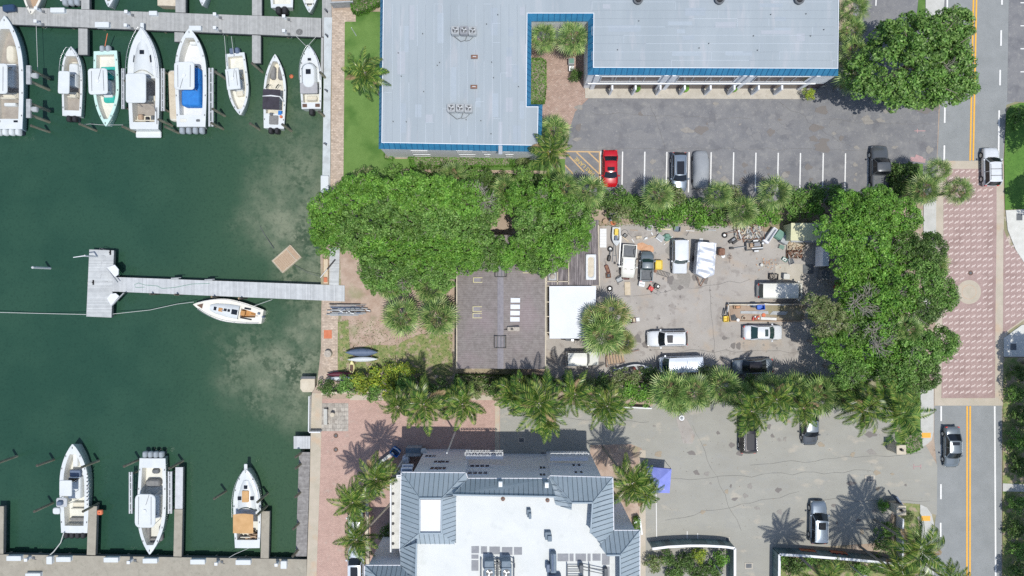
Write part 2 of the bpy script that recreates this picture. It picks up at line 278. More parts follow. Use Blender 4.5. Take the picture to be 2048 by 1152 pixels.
# ---------------------------------------------------------------- mesh helpers
class MB:
    def __init__(s): s.v = []; s.f = []; s.m = []; s.sm = []

    def add(s, vs, fs, mi=0, smooth=False):
        b = len(s.v); s.v += [tuple(v) for v in vs]
        for f in fs: s.f.append([b + i for i in f]); s.m.append(mi); s.sm.append(smooth)

    def poly(s, pts, mi=0): s.add(pts, [list(range(len(pts)))], mi)

    def box(s, x0, x1, y0, y1, z0, z1, mi=0, b=0.0):
        if b > 0: return s.rbox(x0, x1, y0, y1, z0, z1, b, mi)
        s.prism([(x0, y0), (x1, y0), (x1, y1), (x0, y1)], z0, z1, mi)

    def rbox(s, x0, x1, y0, y1, z0, z1, r, mi=0, top=None):
        """box with rounded plan corners and a chamfered top edge"""
        r = min(r, (x1 - x0) / 2.01, (y1 - y0) / 2.01); pts = []
        for cx, cy, a in ((x1 - r, y1 - r, 0), (x0 + r, y1 - r, 90), (x0 + r, y0 + r, 180), (x1 - r, y0 + r, 270)):
            for k in range(4):
                t = R(a + k * 30); pts.append((cx + r * math.cos(t), cy + r * math.sin(t)))
        c = min(r * .5, (z1 - z0) * .4) if top is None else top
        mx, my = (x0 + x1) / 2, (y0 + y1) / 2; hx, hy = (x1 - x0) / 2, (y1 - y0) / 2
        ins = [((mx + (p[0] - mx) * (1 - c / hx)), (my + (p[1] - my) * (1 - c / hy))) for p in pts]
        n = len(pts); v = [(p[0], p[1], z0) for p in pts] + [(p[0], p[1], z1 - c) for p in pts] + [(p[0], p[1], z1) for p in ins]
        f = []
        for k in (0, 1):
            for i in range(n): j = (i + 1) % n; f.append([k * n + i, k * n + j, (k + 1) * n + j, (k + 1) * n + i])
        s.add(v, f, mi, True); s.add([(p[0], p[1], z1) for p in ins], [list(range(n))], mi)
        s.add([(p[0], p[1], z0) for p in pts], [list(range(n))[::-1]], mi)

    def prism(s, pts, z0, z1, mi=0, cap=True, mtop=None):
        a = sum(pts[i][0] * pts[(i + 1) % len(pts)][1] - pts[(i + 1) % len(pts)][0] * pts[i][1] for i in range(len(pts)))
        if a < 0: pts = pts[::-1]
        n = len(pts); v = [(p[0], p[1], z0) for p in pts] + [(p[0], p[1], z1) for p in pts]
        s.add(v, [[i, (i + 1) % n, n + (i + 1) % n, n + i] for i in range(n)], mi)
        if cap:
            s.add([(p[0], p[1], z1) for p in pts], [list(range(n))], mi if mtop is None else mtop)
            s.add([(p[0], p[1], z0) for p in pts], [list(range(n))[::-1]], mi)

    def cyl(s, c, r0, r1, z0, z1, n=12, mi=0, sm=True):
        v = []
        for z, r in ((z0, r0), (z1, r1)):
            for i in range(n): t = 2 * math.pi * i / n; v.append((c[0] + r * math.cos(t), c[1] + r * math.sin(t), z))
        s.add(v, [[i, (i + 1) % n, n + (i + 1) % n, n + i] for i in range(n)], mi, sm)
        s.add(v[n:], [list(range(n))], mi); s.add(v[:n], [list(range(n))[::-1]], mi)

    def tube(s, path, r, n=6, mi=0, r1=None, cap=True):
        path = [Vector(p) for p in path]; rings = []; N = len(path)
        for i, p in enumerate(path):
            d = (path[min(i + 1, N - 1)] - path[max(i - 1, 0)]).normalized()
            a = d.cross(Vector((0, 0, 1)));
            if a.length < .05: a = d.cross(Vector((1, 0, 0)))
            a.normalize(); b = a.cross(d)
            rr = r if r1 is None else r + (r1 - r) * i / (N - 1)
            rings.append([p + (a * math.cos(2 * math.pi * k / n) + b * math.sin(2 * math.pi * k / n)) * rr for k in range(n)])
        v = [q for ring in rings for q in ring]; f = []
        for i in range(N - 1):
            for k in range(n): f.append([i * n + k, i * n + (k + 1) % n, (i + 1) * n + (k + 1) % n, (i + 1) * n + k])
        s.add(v, f, mi, True)
        if cap: s.add(rings[0], [list(range(n))], mi); s.add(rings[-1], [list(range(n))[::-1]], mi)

    def loft(s, rings, mi=0, closed=True, caps=True, smooth=True):
        n = len(rings[0]); v = [q for r in rings for q in r]; f = []
        for i in range(len(rings) - 1):
            for k in range(n if closed else n - 1):
                f.append([i * n + k, i * n + (k + 1) % n, (i + 1) * n + (k + 1) % n, (i + 1) * n + k])
        s.add(v, f, mi, smooth)
        if caps: s.add(rings[0], [list(range(n))[::-1]], mi); s.add(rings[-1], [list(range(n))], mi)

    def grid(s, fn, nu, nv, mi=0, smooth=True):
        v = [fn(i / nu, j / nv) for i in range(nu + 1) for j in range(nv + 1)]
        s.add(v, [[i * (nv + 1) + j, (i + 1) * (nv + 1) + j, (i + 1) * (nv + 1) + j + 1, i * (nv + 1) + j + 1] for i in range(nu) for j in range(nv)], mi, smooth)

    def seg(s, a, b, w, z0, z1, mi=0):
        """straight bar of width w along a ground line"""
        dx, dy = b[0] - a[0], b[1] - a[1]; l = math.hypot(dx, dy) or 1; nx, ny = -dy / l * w / 2, dx / l * w / 2
        s.prism([(a[0] - nx, a[1] - ny), (b[0] - nx, b[1] - ny), (b[0] + nx, b[1] + ny), (a[0] + nx, a[1] + ny)], z0, z1, mi)

    def flat(s, a, b, w, z, mi=0):
        dx, dy = b[0] - a[0], b[1] - a[1]; l = math.hypot(dx, dy) or 1; nx, ny = -dy / l * w / 2, dx / l * w / 2
        s.poly([(a[0] + nx, a[1] + ny, z), (a[0] - nx, a[1] - ny, z), (b[0] - nx, b[1] - ny, z), (b[0] + nx, b[1] + ny, z)], mi)

    def build(s, name, mats, parent=None, loc=None, rz=0.0):
        me = bpy.data.meshes.new(name); me.from_pydata(s.v, [], s.f)
        if not isinstance(mats, (list, tuple)): mats = [mats]
        for m in mats: me.materials.append(M[m] if isinstance(m, str) else m)
        me.polygons.foreach_set('material_index', s.m); me.polygons.foreach_set('use_smooth', s.sm); me.update()
        o = bpy.data.objects.new(name, me); COL.objects.link(o)
        if parent: o.parent = parent
        if loc is not None: o.location = loc
        o.rotation_euler = (0, 0, rz)
        return o


def tag(o, label, cat, group=None, kind=None):
    o['label'] = label; o['category'] = cat
    if group: o['group'] = group
    if kind: o['kind'] = kind
    return o


def struct(o, label=None):
    o['kind'] = 'structure'
    if label: o['label'] = label
    return o


def thing(name, label, cat, loc=(0, 0, 0), rz=0.0, group=None):
    o = bpy.data.objects.new(name, None); COL.objects.link(o); o.empty_display_size = .3
    o.location = loc; o.rotation_euler = (0, 0, rz)
    return tag(o, label, cat, group)


KIDS = {}


def children(o):
    return [c for c in bpy.data.objects if c.parent == o]


def copy_tree(o, loc, rz=0.0, label=None, scale=None, kids=None, group=None):
    c = o.copy(); COL.objects.link(c); c.location = loc; c.rotation_euler = (0, 0, rz)
    if scale is not None: c.scale = (scale, scale, scale) if not isinstance(scale, tuple) else scale
    if label: c['label'] = label
    if group: c['group'] = group
    if kids is None:
        if o.name not in KIDS: KIDS[o.name] = [(k, children(k)) for k in children(o)]
        kids = KIDS[o.name]
    for k, gk in kids:
        d = k.copy(); COL.objects.link(d); d.parent = c
        for g in gk: e = g.copy(); COL.objects.link(e); e.parent = d
    return c


def sheet(name, pts, z, m, label=None, h=0.0):
    mb = MB(); pp = [P(*p) for p in pts]
    a = sum(pp[i][0] * pp[(i + 1) % len(pp)][1] - pp[(i + 1) % len(pp)][0] * pp[i][1] for i in range(len(pp)))
    if a < 0: pp = pp[::-1]
    mb.poly([(x, y, z) for x, y in pp])
    return struct(mb.build(name, m), label)


def slab(name, pts, z0, z1, m):
    mb = MB(); mb.prism([P(*p) for p in pts], z0, z1)
    return struct(mb.build(name, m))


def arc(cx, cy, r, a0, a1, n=10):
    return [(cx + r * math.cos(R(a0 + (a1 - a0) * i / n)), cy - r * math.sin(R(a0 + (a1 - a0) * i / n))) for i in range(n + 1)]


# ---------------------------------------------------------------- water and land
def make_water():
    m = bpy.data.materials.new('harbour_water'); m.use_nodes = True
    n = m.node_tree.nodes; L = m.node_tree.links; b = n['Principled BSDF']
    tc = n.new('ShaderNodeTexCoord'); sx = n.new('ShaderNodeSeparateXYZ'); L.new(tc.outputs['Object'], sx.inputs[0])

    def noise(scale, det=5, off=0):
        a = n.new('ShaderNodeVectorMath'); a.inputs[1].default_value = (off, off * .7, 0); L.new(tc.outputs['Object'], a.inputs[0])
        t = n.new('ShaderNodeTexNoise'); t.inputs['Scale'].default_value = scale; t.inputs['Detail'].default_value = det
        t.inputs['Roughness'].default_value = .62
        L.new(a.outputs[0], t.inputs['Vector']); return t.outputs[0]

    def mr(sock, a, bb, c=0.0, d=1.0):
        q = n.new('ShaderNodeMapRange'); q.interpolation_type = 'SMOOTHSTEP'
        for i, v in zip((1, 2, 3, 4), (a, bb, c, d)): q.inputs[i].default_value = v
        L.new(sock, q.inputs[0]); return q.outputs[0]

    def op(o, a, b_):
        q = n.new('ShaderNodeMath'); q.operation = o
        for i, s_ in enumerate((a, b_)):
            if isinstance(s_, (int, float)): q.inputs[i].default_value = s_
            else: L.new(s_, q.inputs[i])
        return q.outputs[0]

    def mix(f, a, b_):
        q = n.new('ShaderNodeMix'); q.data_type = 'RGBA'
        if isinstance(f, float): q.inputs[0].default_value = f
        else: L.new(f, q.inputs[0])
        for i, s_ in ((6, a), (7, b_)):
            if isinstance(s_, tuple): q.inputs[i].default_value = s_
            else: L.new(s_, q.inputs[i])
        return q.outputs[2]
    x, y = sx.outputs[0], sx.outputs[1]
    xw = op('ADD', x, mr(noise(.11, 5, 3), .25, .75, -8, 8))
    # sand and weed shoals seen through shallow water, each with its own place and reach
    wv = n.new('ShaderNodeTexNoise'); wv.inputs['Scale'].default_value = .22; wv.inputs['Detail'].default_value = 7; L.new(tc.outputs['Object'], wv.inputs['Vector'])
    wo = n.new('ShaderNodeVectorMath'); wo.operation = 'MULTIPLY_ADD'; L.new(wv.outputs['Color'], wo.inputs[0]); wo.inputs[1].default_value = (7, 7, 0); L.new(tc.outputs['Object'], wo.inputs[2])
    depth = None
    for bx, by, rx, ry, amp in ((612, 345, 70, 75, .75), (595, 445, 85, 75, .95), (560, 400, 60, 60, .6), (620, 545, 60, 60, .8), (618, 660, 50, 95, 1.0), (560, 745, 90, 65, 1.0), (500, 700, 60, 60, .45), (600, 820, 70, 45, .7), (590, 250, 90, 60, .35)):
        bxm, bym = P(bx + 3, by - 3)
        sb = n.new('ShaderNodeVectorMath'); sb.operation = 'SUBTRACT'; L.new(wo.outputs[0], sb.inputs[0]); sb.inputs[1].default_value = (bxm + 3.5, bym + 3.5, WL)
        ml = n.new('ShaderNodeVectorMath'); ml.operation = 'MULTIPLY'; L.new(sb.outputs[0], ml.inputs[0]); ml.inputs[1].default_value = (S / rx / 1.6, S / ry / 1.5, 0)
        ln = n.new('ShaderNodeVectorMath'); ln.operation = 'LENGTH'; L.new(ml.outputs[0], ln.inputs[0])
        v = mr(ln.outputs['Value'], 1.25, .25, 0, amp); depth = v if depth is None else op('MAXIMUM', depth, v)
    deep = mix(mr(noise(.12, 3, 9), .35, .65), (.021, .064, .042, 1), (.028, .076, .049, 1))
    nearmid = mix(mr(x, -50, -26), deep, (.042, .09, .05, 1))
    sand = mix(mr(noise(.35, 6, 1), .38, .6), (.125, .16, .105, 1), (.2, .225, .155, 1))
    weed = mix(mr(noise(1.3, 10, 5), .42, .58), sand, (.055, .085, .05, 1))
    weed2 = mix(mr(noise(.2, 6, 15), .4, .6), sand, weed)
    colr = mix(op('MULTIPLY', depth, mr(noise(.5, 10, 21), .3, .6, .6, 1.0)), nearmid, weed2)
    speck = mix(mr(noise(3.2, 6, 31), .48, .7, 0, .3), colr, (.01, .03, .02, 1))
    L.new(speck, b.inputs['Base Color'])
    b.inputs['Roughness'].default_value = .12; b.inputs['Specular IOR Level'].default_value = .3
    bp = n.new('ShaderNodeBump'); bp.inputs['Strength'].default_value = .5; bp.inputs['Distance'].default_value = .08
    L.new(noise(2.2, 4, 7), bp.inputs['Height']); L.new(bp.outputs[0], b.inputs['Normal'])
    mb = MB(); mb.poly([(-500, -500, WL), (20, -500, WL), (20, 500, WL), (-500, 500, WL)])
    struct(mb.build('water', m), 'green harbour water shoaling to sand and weed near the quay')


make_water()
FAR = 8000
shore = [(664, -FAR), (648, -20), (648, 60), (647, 200), (645, 380), (640, 480), (643, 600), (642, 700), (634, 770), (624, 786), (622, 862), (620, 960), (615, 1112), (612, 1240), (610, FAR)]
land = [P(*p) for p in shore] + [(480, P(0, FAR)[1]), (480, P(0, -FAR)[1])]
mb = MB(); mb.prism(land, -6, 0, 0)
struct(mb.build('ground', 'soil'), 'sandy ground between the harbour and the road')
Z1, Z2, Z3, Z4 = .012, .024, .036, .048
slab('lawn', [(690, 24), (790, 24), (790, 318), (1130, 318), (1130, 400), (685, 400)], 0.0, .06, 'lawn_clipped')
slab('seawall_cap', [(649, 36), (665, 36), (662, 200), (661, 384), (645, 384), (648, 200)], -1.6, .14, 'seawall_cap')
sheet('promenade_path', [(665, 20), (712, 22), (712, 44), (690, 44), (687, 400), (661, 400), (664, 200)], .07, 'promenade_paver')
sheet('asphalt_lot', [(1132, 312), (1138, 262), (1150, 224), (1178, 196), (1500, 190), (1700, 130), (1710, -60), (1900, -60), (1880, 120), (1873, 322), (1872, 404), (1180, 404), (1120, 374)], Z1, 'asphalt')
sheet('courtyard_paving', [(1060, 40), (1180, 40), (1178, 196), (1150, 224), (1138, 262), (1132, 312), (1060, 312)], Z2, 'path_paver')
slab('apron', [(1170, 170), (1655, 172), (1638, 176), (1612, 180), (1612, 199), (1170, 197)], 0, .11, 'concrete')
sheet('yard', [(1192, 452), (1320, 446), (1480, 452), (1560, 470), (1660, 440), (1760, 440), (1760, 760), (1092, 760), (1092, 560), (1192, 560)], Z1, 'yard_slab')
sheet('yard_patch', [(1550, 528), (1606, 528), (1606, 588), (1550, 586)], Z2, 'concrete')
slab('roadside_lawn', [(1790, 328), (1845, 328), (1845, 404), (1760, 404)], 0, .06, 'lawn_clipped')
sheet('waterfront_slab', [(645, 600), (684, 600), (676, 640), (675, 740), (645, 760)], Z1, 'promenade_paver')
sheet('brick_patch', [(648, 660), (664, 660), (664, 677), (648, 677)], Z2, 'terracotta')
sheet('sandy_patch', [(682, 492), (905, 492), (905, 600), (860, 690), (800, 700), (760, 740), (700, 690), (683, 640)], Z1, 'sand')
sheet('grass_patch', [(676, 645), (697, 640), (700, 700), (740, 690), (790, 690), (840, 668), (905, 668), (905, 752), (780, 742), (690, 748), (676, 742)], Z2, 'grass_dry')
# bottom forecourt
sheet('quay_band', [(624, 786), (645, 786), (641, 940), (634, 1130), (632, 1240), (611, 1240), (615, 1112), (620, 960), (622, 862)], .03, 'concrete_band')
sheet('pink_forecourt', [(645, 798), (1000, 796), (1000, 1000), (900, 1240), (632, 1240), (634, 1130), (641, 940)], Z1, 'pink_paver')
sheet('lattice_paving', [(641, 806), (697, 806), (697, 862), (641, 862)], Z2, 'lattice_paver')
sheet('forecourt_edge_strip', [(700, 790), (1000, 790), (1000, 800), (700, 800)], Z2, 'concrete_band')
sheet('forecourt_divider', [(990, 792), (999, 792), (999, 920), (990, 920)], .04, 'concrete_band')
sheet('parking_forecourt', [(1000, 800), (1180, 812), (1300, 806), (1845, 800), (1845, 880), (1874, 930), (1873, 1030), (1840, 1020), (1790, 1000), (1765, 1085), (1545, 1100), (1545, 1240), (1000, 1240)], .016, 'asphalt_pale')
sheet('drive_patch', [(1180, 890), (1262, 888), (1282, 896), (1288, 905), (1282, 1240), (1180, 1240)], .028, 'sand')
sheet('drive_band', [(1279, 900), (1291, 900), (1291, 1240), (1277, 1240)], .04, 'concrete_band')
sheet('orange_stain', [(1352, 838), (1372, 836), (1390, 870), (1384, 888), (1366, 886)], .028, 'yard_slab')
# road
roadL = [(1895, -FAR), (1895, -40), (1884, 120), (1874, 322), (1870, 560), (1868, 810), (1868, 880), (1873, 930), (1873, 1020), (1867, 1060), (1867, 1240), (1867, FAR)]
roadR = [(2003, FAR), (2003, 1240), (2003, 812), (2006, 322), (2012, 210), (2030, 204), (2120, 200), (2120, -60), (2060, -FAR)]
sheet('road', roadL + roadR, Z1, 'asphalt_road')
sheet('side_parking', [(2018, -60), (2200, -60), (2200, 205), (2030, 204), (2014, 204)], Z2, 'asphalt')
sheet('crossing_frame', [(1893, 322), (2003, 322), (2006, 322), (2007, 480), (2016, 510), (2048, 545), (2120, 560), (2120, 600), (2048, 640), (2016, 662), (2006, 690), (2006, 811), (1868, 811), (1871, 400), (1873, 322)], Z3, 'concrete_band')
mb = MB()
for pts in ([(1886, 338), (1992, 338), (1992, 455), (1990, 620), (1989, 796), (1882, 796), (1884, 620), (1886, 455)],
            [(2006, 458), (2018, 490), (2048, 512), (2120, 530), (2120, 630), (2048, 636), (2022, 655), (2005, 668)]):
    mb.poly([P(*p) + (Z4,) for p in pts][::-1])
for i in range(46):
    for j in range(18):
        px = 1885 + j * 11.3 - i * .03 + 5; py = 344 + i * 12.6 - j * .25
        if py > 793: continue
        lim = 1983 - (py - 340) * .006
        ok = px < lim and px > 1886
        if px > 2008:
            ok = 466 + (px - 2008) * .9 < py < 655 - (px - 2008) * .6
        if not ok or (px - 1937) ** 2 + (py - 584) ** 2 < 29 ** 2: continue
        w = .13
        a, b_, c, d = P(px - 3.8, py + 3.2), P(px - 1.0, py - .9), P(px + 1.0, py + .9), P(px + 3.8, py - 3.2)
        mb.flat(a, b_, w, .054, 1); mb.flat(b_, c, w * 1.3, .055, 1); mb.flat(c, d, w, .054, 1)
struct(mb.build('crossing_paving', ['crossing_paver', 'pale_mark']), 'pinkish brick crossing set with rows of pale zigzag marks')
mb = MB(); x, y = P(1937, 584); mb.cyl((x, y), 24 / S, 24 / S, .0, .056, 40, 0, False); mb.cyl((x, y), 14.5 / S, 14.5 / S, .0, .058, 32, 1, False); mb.cyl((x, y), 14 / S, 14 / S, .0, .06, 32, 0, False)
struct(mb.build('crossing_medallion', ['concrete_band', 'orange_dirt']))
slab('sidewalk', [(1846, 408), (1871, 402), (1870, 640), (1844, 640)], 0, .1, 'sidewalk')
slab('sidewalk', [(1840, 760), (1866, 775), (1866, 862), (1862, 880), (1850, 890), (1840, 893)], 0, .1, 'sidewalk')
slab('sidewalk', [(1839, 1008), (1852, 1014), (1862, 1028), (1866, 1045), (1866, 1240), (1839, 1240)], 0, .1, 'sidewalk')
slab('sidewalk', [(1850, -60), (1893, -60), (1884, 40), (1850, 40)], 0, .1, 'sidewalk')
sheet('verge', [(1780, 770), (1840, 770), (1840, 900), (1812, 908), (1790, 880)], .03, 'lawn_clipped')
sheet('verge', [(1800, 1005), (1839, 1008), (1839, 1240), (1545, 1240), (1545, 1130), (1780, 1130)], .03, 'grass_dry')
sheet('verge', [(1842, -60), (1862, -60), (1862, 60), (1830, 60)], .03, 'lawn_clipped')
slab('east_verge', [(2012, 224), (2020, 212), (2040, 206), (2400, 206), (2400, 412), (2100, 415), (2009, 420), (2007, 320)], 0, .08, 'grass')
slab('east_verge', [(2006, 715), (2120, 715), (2400, 715), (2400, 2000), (2004, 2000), (2004, 960), (2005, 800)], 0, .08, 'grass_dry')
slab('east_sidewalk', [(2010, 421), (2120, 415), (2400, 415), (2400, 560), (2060, 545), (2030, 500), (2014, 460)], 0, .1, 'concrete_white')
slab('east_sidewalk', [(2006, 676), (2042, 650), (2120, 640), (2400, 640), (2400, 714), (2006, 713)], 0, .1, 'concrete_white')
slab('east_sidewalk', [(2004, 966), (2120, 972), (2120, 984), (2004, 982)], 0, .1, 'sidewalk')
mb = MB()
for x0, y0, x1, y1 in ((2031, 427, 2043, 441), (2019, 687, 2031, 700)):
    a = P(x0, y1); b_ = P(x1, y0); mb.poly([(a[0], a[1], .105), (b_[0], a[1], .105), (b_[0], b_[1], .105), (a[0], b_[1], .105)])
struct(mb.build('pavement_grates', 'grey_dark'))
mb = MB()
for cx, cy in ((1851, 870), (1850, 1036)):
    a = P(cx - 9, cy + 5); b_ = P(cx + 9, cy - 5); mb.poly([(a[0], a[1], .104), (b_[0], a[1], .104), (b_[0], b_[1], .104), (a[0], b_[1], .104)])
struct(mb.build('tactile_paving', 'tactile'))
# painted lines
mb = MB()
for dx in (-3, 3):
    mb.flat(P(1949 + dx - 2, -FAR), P(1949 + dx, -40), .2, .03, 0)
    mb.flat(P(1950 + dx, -40), P(1942.5 + dx, 321), .2, .03, 0); mb.flat(P(1936.5 + dx, 812), P(1936 + dx, 1240), .2, .03, 0)
    mb.flat(P(1936 + dx, 1240), P(1936 + dx, FAR), .2, .03, 0)
for (a, b_) in (((1894, -15), (1893.5, 22)), ((1889, 215), (1888.5, 246)), ((1888, 291), (1887.5, 321)), ((1881.5, 812), (1881.5, 842)), ((1881, 889), (1881, 919)), ((1881, 968), (1881, 998)), ((1880.5, 1045), (1880.5, 1073)), ((1880, 1120), (1880, 1150)),
                ((2003, -20), (2003, 10)), ((2001.5, 61), (2001, 92)), ((1999.5, 140), (1999, 171)), ((1997.5, 221), (1996, 321)), ((1988.5, 812), (1991, 1240))):
    mb.flat(P(*a), P(*b_), .2, .031, 1)
for k in range(12): mb.flat(P(2040, -40 + k * 46), P(2200, -40 + k * 46), .12, .032, 1) if k < 5 else None
struct(mb.build('road_markings', ['yel_line', 'wh_line']), 'double yellow centre line and white dashes on the road')
mb = MB()
for px in (1201.5, 1245, 1289.5, 1333.5, 1378, 1422, 1467, 1511.5, 1556, 1600.5, 1646, 1690.5, 1735.5):
    mb.flat(P(px, 303 + (px - 1201) * .008), P(px - 1.5, 385), .15, .03, 0)
mb.flat(P(1753, -30), P(1751, 12), .15, .03, 0); mb.flat(P(1675, 160), P(1675, 181), .15, .03, 0)
mb.flat(P(1312, 985), P(1313, 1074), .09, .03, 0); mb.flat(P(1374, 1062), P(1374, 1078), .09, .03, 0); mb.flat(P(1395, 1066), P(1395, 1078), .09, .03, 0)
struct(mb.build('bay_markings', 'wh_line'), 'white lines between the parking bays')
mb = MB(); z = .03
for a, b_ in (((1120, 303), (1200, 304)), ((1199, 304), (1199, 372)), ((1153, 305), (1198, 348)), ((1177, 305), (1198, 325)), ((1134, 308), (1168, 344)), ((1118, 318), (1146, 348))):
    mb.flat(P(*a), P(*b_), .16, z, 0); z += .0011
struct(mb.build('fire_lane_hatching', 'yel_faded'), 'faded yellow diagonal hatching beside the red car')


def text_mesh(name, body, size, loc, rz, m, bold=.012, parent=None, rot=None):
    cu = bpy.data.curves.new(name, 'FONT'); cu.body = body; cu.size = size; cu.align_x = 'CENTER'; cu.align_y = 'CENTER'; cu.offset = bold
    t = bpy.data.objects.new('tmp', cu); COL.objects.link(t)
    me = bpy.data.meshes.new_from_object(t.evaluated_get(bpy.context.evaluated_depsgraph_get()))
    bpy.data.objects.remove(t); me.materials.clear(); me.materials.append(M[m])
    o = bpy.data.objects.new(name, me); COL.objects.link(o); o.location = loc; o.rotation_euler = rot or (0, 0, rz)
    if parent: o.parent = parent
    return o


x, y = P(1169, 333); M['yel_faded_b'] = mat('yel_faded_b', (.62, .44, .12), (.5, .38, .16), 8)
struct(text_mesh('fire_lane_lettering', 'FIRE LANE', .66, (x, y, .045), R(138), 'yel_faded_b', .008), 'the words FIRE LANE painted in yellow')
mb = MB()
for a, b_, w in (((1828, 262), (1850, 262), .1), ((1834, 258), (1834, 266), .1), ((1820, 318), (1850, 322), .5), ((1830, 312), (1845, 318), .4), ((1826, 933), (1842, 932), .09), ((1827, 928), (1827, 938), .09), ((1841, 928), (1841, 938), .09)):
    mb.flat(P(*a), P(*b_), w, .03 + rnd.random() * .004, 0)
struct(mb.build('utility_paint_marks', 'pink_paint'))
mb = MB()
for cx, cy, w, h in ((1739, 957, 10, 7), (1454, 1078, 5, 5), (1043, 880, 7, 6), (1497, 1131, 8, 6), (1862, 428, 7, 6), (1836, 428, 8, 7), (1085, 907, 5, 4)):
    a = P(cx - w, cy + h); b_ = P(cx + w, cy - h); mb.box(a[0], b_[0], a[1], b_[1], 0, .06, 1)
    a = P(cx - w * .7, cy + h * .7); b_ = P(cx + w * .7, cy - h * .7); mb.box(a[0], b_[0], a[1], b_[1], 0, .064, 0)
struct(mb.build('drain_covers', ['grey_dark', 'concrete']))
mb = MB()
for cx, cy, r in ((672, 871, 4.6), (672, 899, 4.6), (1940, 546, 5)):
    x, y = P(cx, cy); mb.cyl((x, y), r / S, r / S, 0, .062, 18, 0, False); mb.cyl((x, y), r / S * .55, r / S * .55, 0, .066, 14, 1, False)
struct(mb.build('manhole_covers', ['wood_dark', 'grey_dark']))


# ---------------------------------------------------------------- docks
def pier(name, label, pts, m='plank_grey', cat='dock', z=0.09, th=.35, piles=True, edge='grey_dark', rz=0.0):
    t = thing(name, label, cat)
    pp = [P(*p) for p in pts]
    mb = MB(); mb.prism(pp, z - .12, z); mb.build('deck', m, t)
    cx = sum(p[0] for p in pp) / len(pp); cy = sum(p[1] for p in pp) / len(pp)
    mb = MB(); mb.prism([(cx + (p[0] - cx) * .995, cy + (p[1] - cy) * .995) for p in pp], z - .12 - th, z - .122); mb.build('frame', edge, t)
    if piles:
        n = len(pp); pm = None
        for i in range(n):
            a, b_ = pp[i], pp[(i + 1) % n]; l = math.hypot(b_[0] - a[0], b_[1] - a[1]); k = int(l / 3.6)
            for j in range(1, k):
                x = a[0] + (b_[0] - a[0]) * j / k; y = a[1] + (b_[1] - a[1]) * j / k
                x += (cx - x) * .03; y += (0.25 if y < cy else -.25) if abs(b_[0] - a[0]) > abs(b_[1] - a[1]) else 0
                if l < 60 or -66 < x < -20:
                    if pm is None: mb = MB(); mb.cyl((0, 0), .16, .16, WL - 2, z - .1, 8); pm = mb.build('pile', 'pile', t); pm.location = (x, y, 0)
                    else: c_ = pm.copy(); COL.objects.link(c_); c_.location = (x, y, 0)
    return t


pier('marina_pier', 'long grey boarded pier crossing between the upper rows of moored boats', [(-60, 12), (643, 37), (643, 75), (-60, 46)])
pier('finger_dock', 'narrow grey finger dock running down between the two left centre console boats', [(158, 57.5), (176, 58.2), (176, 110), (158, 110)], piles=False, m='plank_grey')
pier('finger_dock', 'grey finger dock stub beside the bow of the boat with the blue console cover', [(350, 65), (369, 66), (369, 84), (350, 84)], piles=False)
pier('finger_dock', 'grey finger dock between the white centre console and the dark bimini bowrider', [(505, 71), (522, 72), (522, 127), (505, 127)], piles=False)
pier('finger_dock', 'grey finger dock at the top edge right of the triple engine boat', [(164, -30), (180, -30), (180, 19.5), (164, 19)], piles=False)
pier('finger_dock', 'grey finger dock at the top edge right of the tan cruiser stern', [(352, -30), (372, -30), (372, 26), (352, 25.5)], piles=False)
pier('finger_dock', 'grey finger dock at the top edge left of the twin black outboards', [(505, -30), (524, -30), (524, 32), (505, 31.5)], piles=False)
pier('quay_boardwalk', 'grey boardwalk strip along the upper seawall', [(645, -60), (662, -60), (664, 34), (649, 74), (645, 74)], piles=False)
pier('gangway', 'narrow grey plank ledge against the upper seawall', [(643, 76), (647.5, 76), (646.5, 150), (642, 150)], piles=False)
pier('tee_head_dock', 'pale T shaped dock head with folded nets on it', [(180, 499), (229, 501), (224, 635), (174, 633)], 'plank_pale_cross')
pier('long_pier', 'long pale boarded pier reaching from the quay to the T shaped dock head', [(227, 554), (690, 571), (690, 603), (226, 583)], 'plank_pale')
pier('shore_boardwalk', 'pale boardwalk running up from the long pier along the shore', [(660, 495), (680, 495), (678, 570.5), (659, 569.5)], 'plank_pale_cross', piles=False)
pier('lower_concrete_dock', 'wide tan concrete dock along the lower edge of the harbour', [(-60, 1107), (614, 1118), (613, 1260), (-60, 1260)], 'dock_concrete', th=.6)
pier('finger_dock', 'tan finger dock cut by the left edge above the lower concrete dock', [(-10, 1012), (9, 1012), (8, 1107), (-10, 1106.5)], 'dock_concrete', piles=False)
pier('finger_dock', 'tan finger dock beside the boat with four black outboards', [(178, 1012), (195, 1012), (192, 1109.5), (175, 1109)], 'dock_concrete', piles=False)
pier('finger_dock', 'tan finger dock beside the boat with four pale outboards', [(350, 1018), (366, 1018), (364, 1112.5), (348, 1112)], 'dock_concrete', piles=False)
pier('finger_dock', 'tan finger dock beside the cruiser with the tan canvas', [(524, 1022), (540, 1022), (538, 1116), (522, 1115.5)], 'dock_concrete', piles=False)
pier('lift_platform', 'pale grey lift platform beyond the tan finger dock of the four engine boat', [(352, 934), (367, 934), (366, 1017), (351, 1017)], 'alu', piles=False)
pier('old_boardwalk', 'weathered dark plank boardwalk along the lower quay', [(599, 904), (621, 904), (614, 1112), (592, 1112)], 'plank_old', piles=False)
pier('small_landing', 'small pale square landing at the upper end of the weathered boardwalk', [(588, 872), (621.5, 872), (621, 897), (588, 897)], 'plank_pale', piles=False)
mb = MB()
for i in range(70):
    y = -500 + i * .3
t = thing('ladder_stage', 'low concrete stage rounded at the corner where the harbour wall turns', 'landing')
mb = MB(); mb.prism([P(*p) for p in [(599, 762), (603, 757), (628, 757), (628, 785), (604, 785), (599, 778)]], WL - 1, -.35); mb.build('platform', 'stone_cream', t)
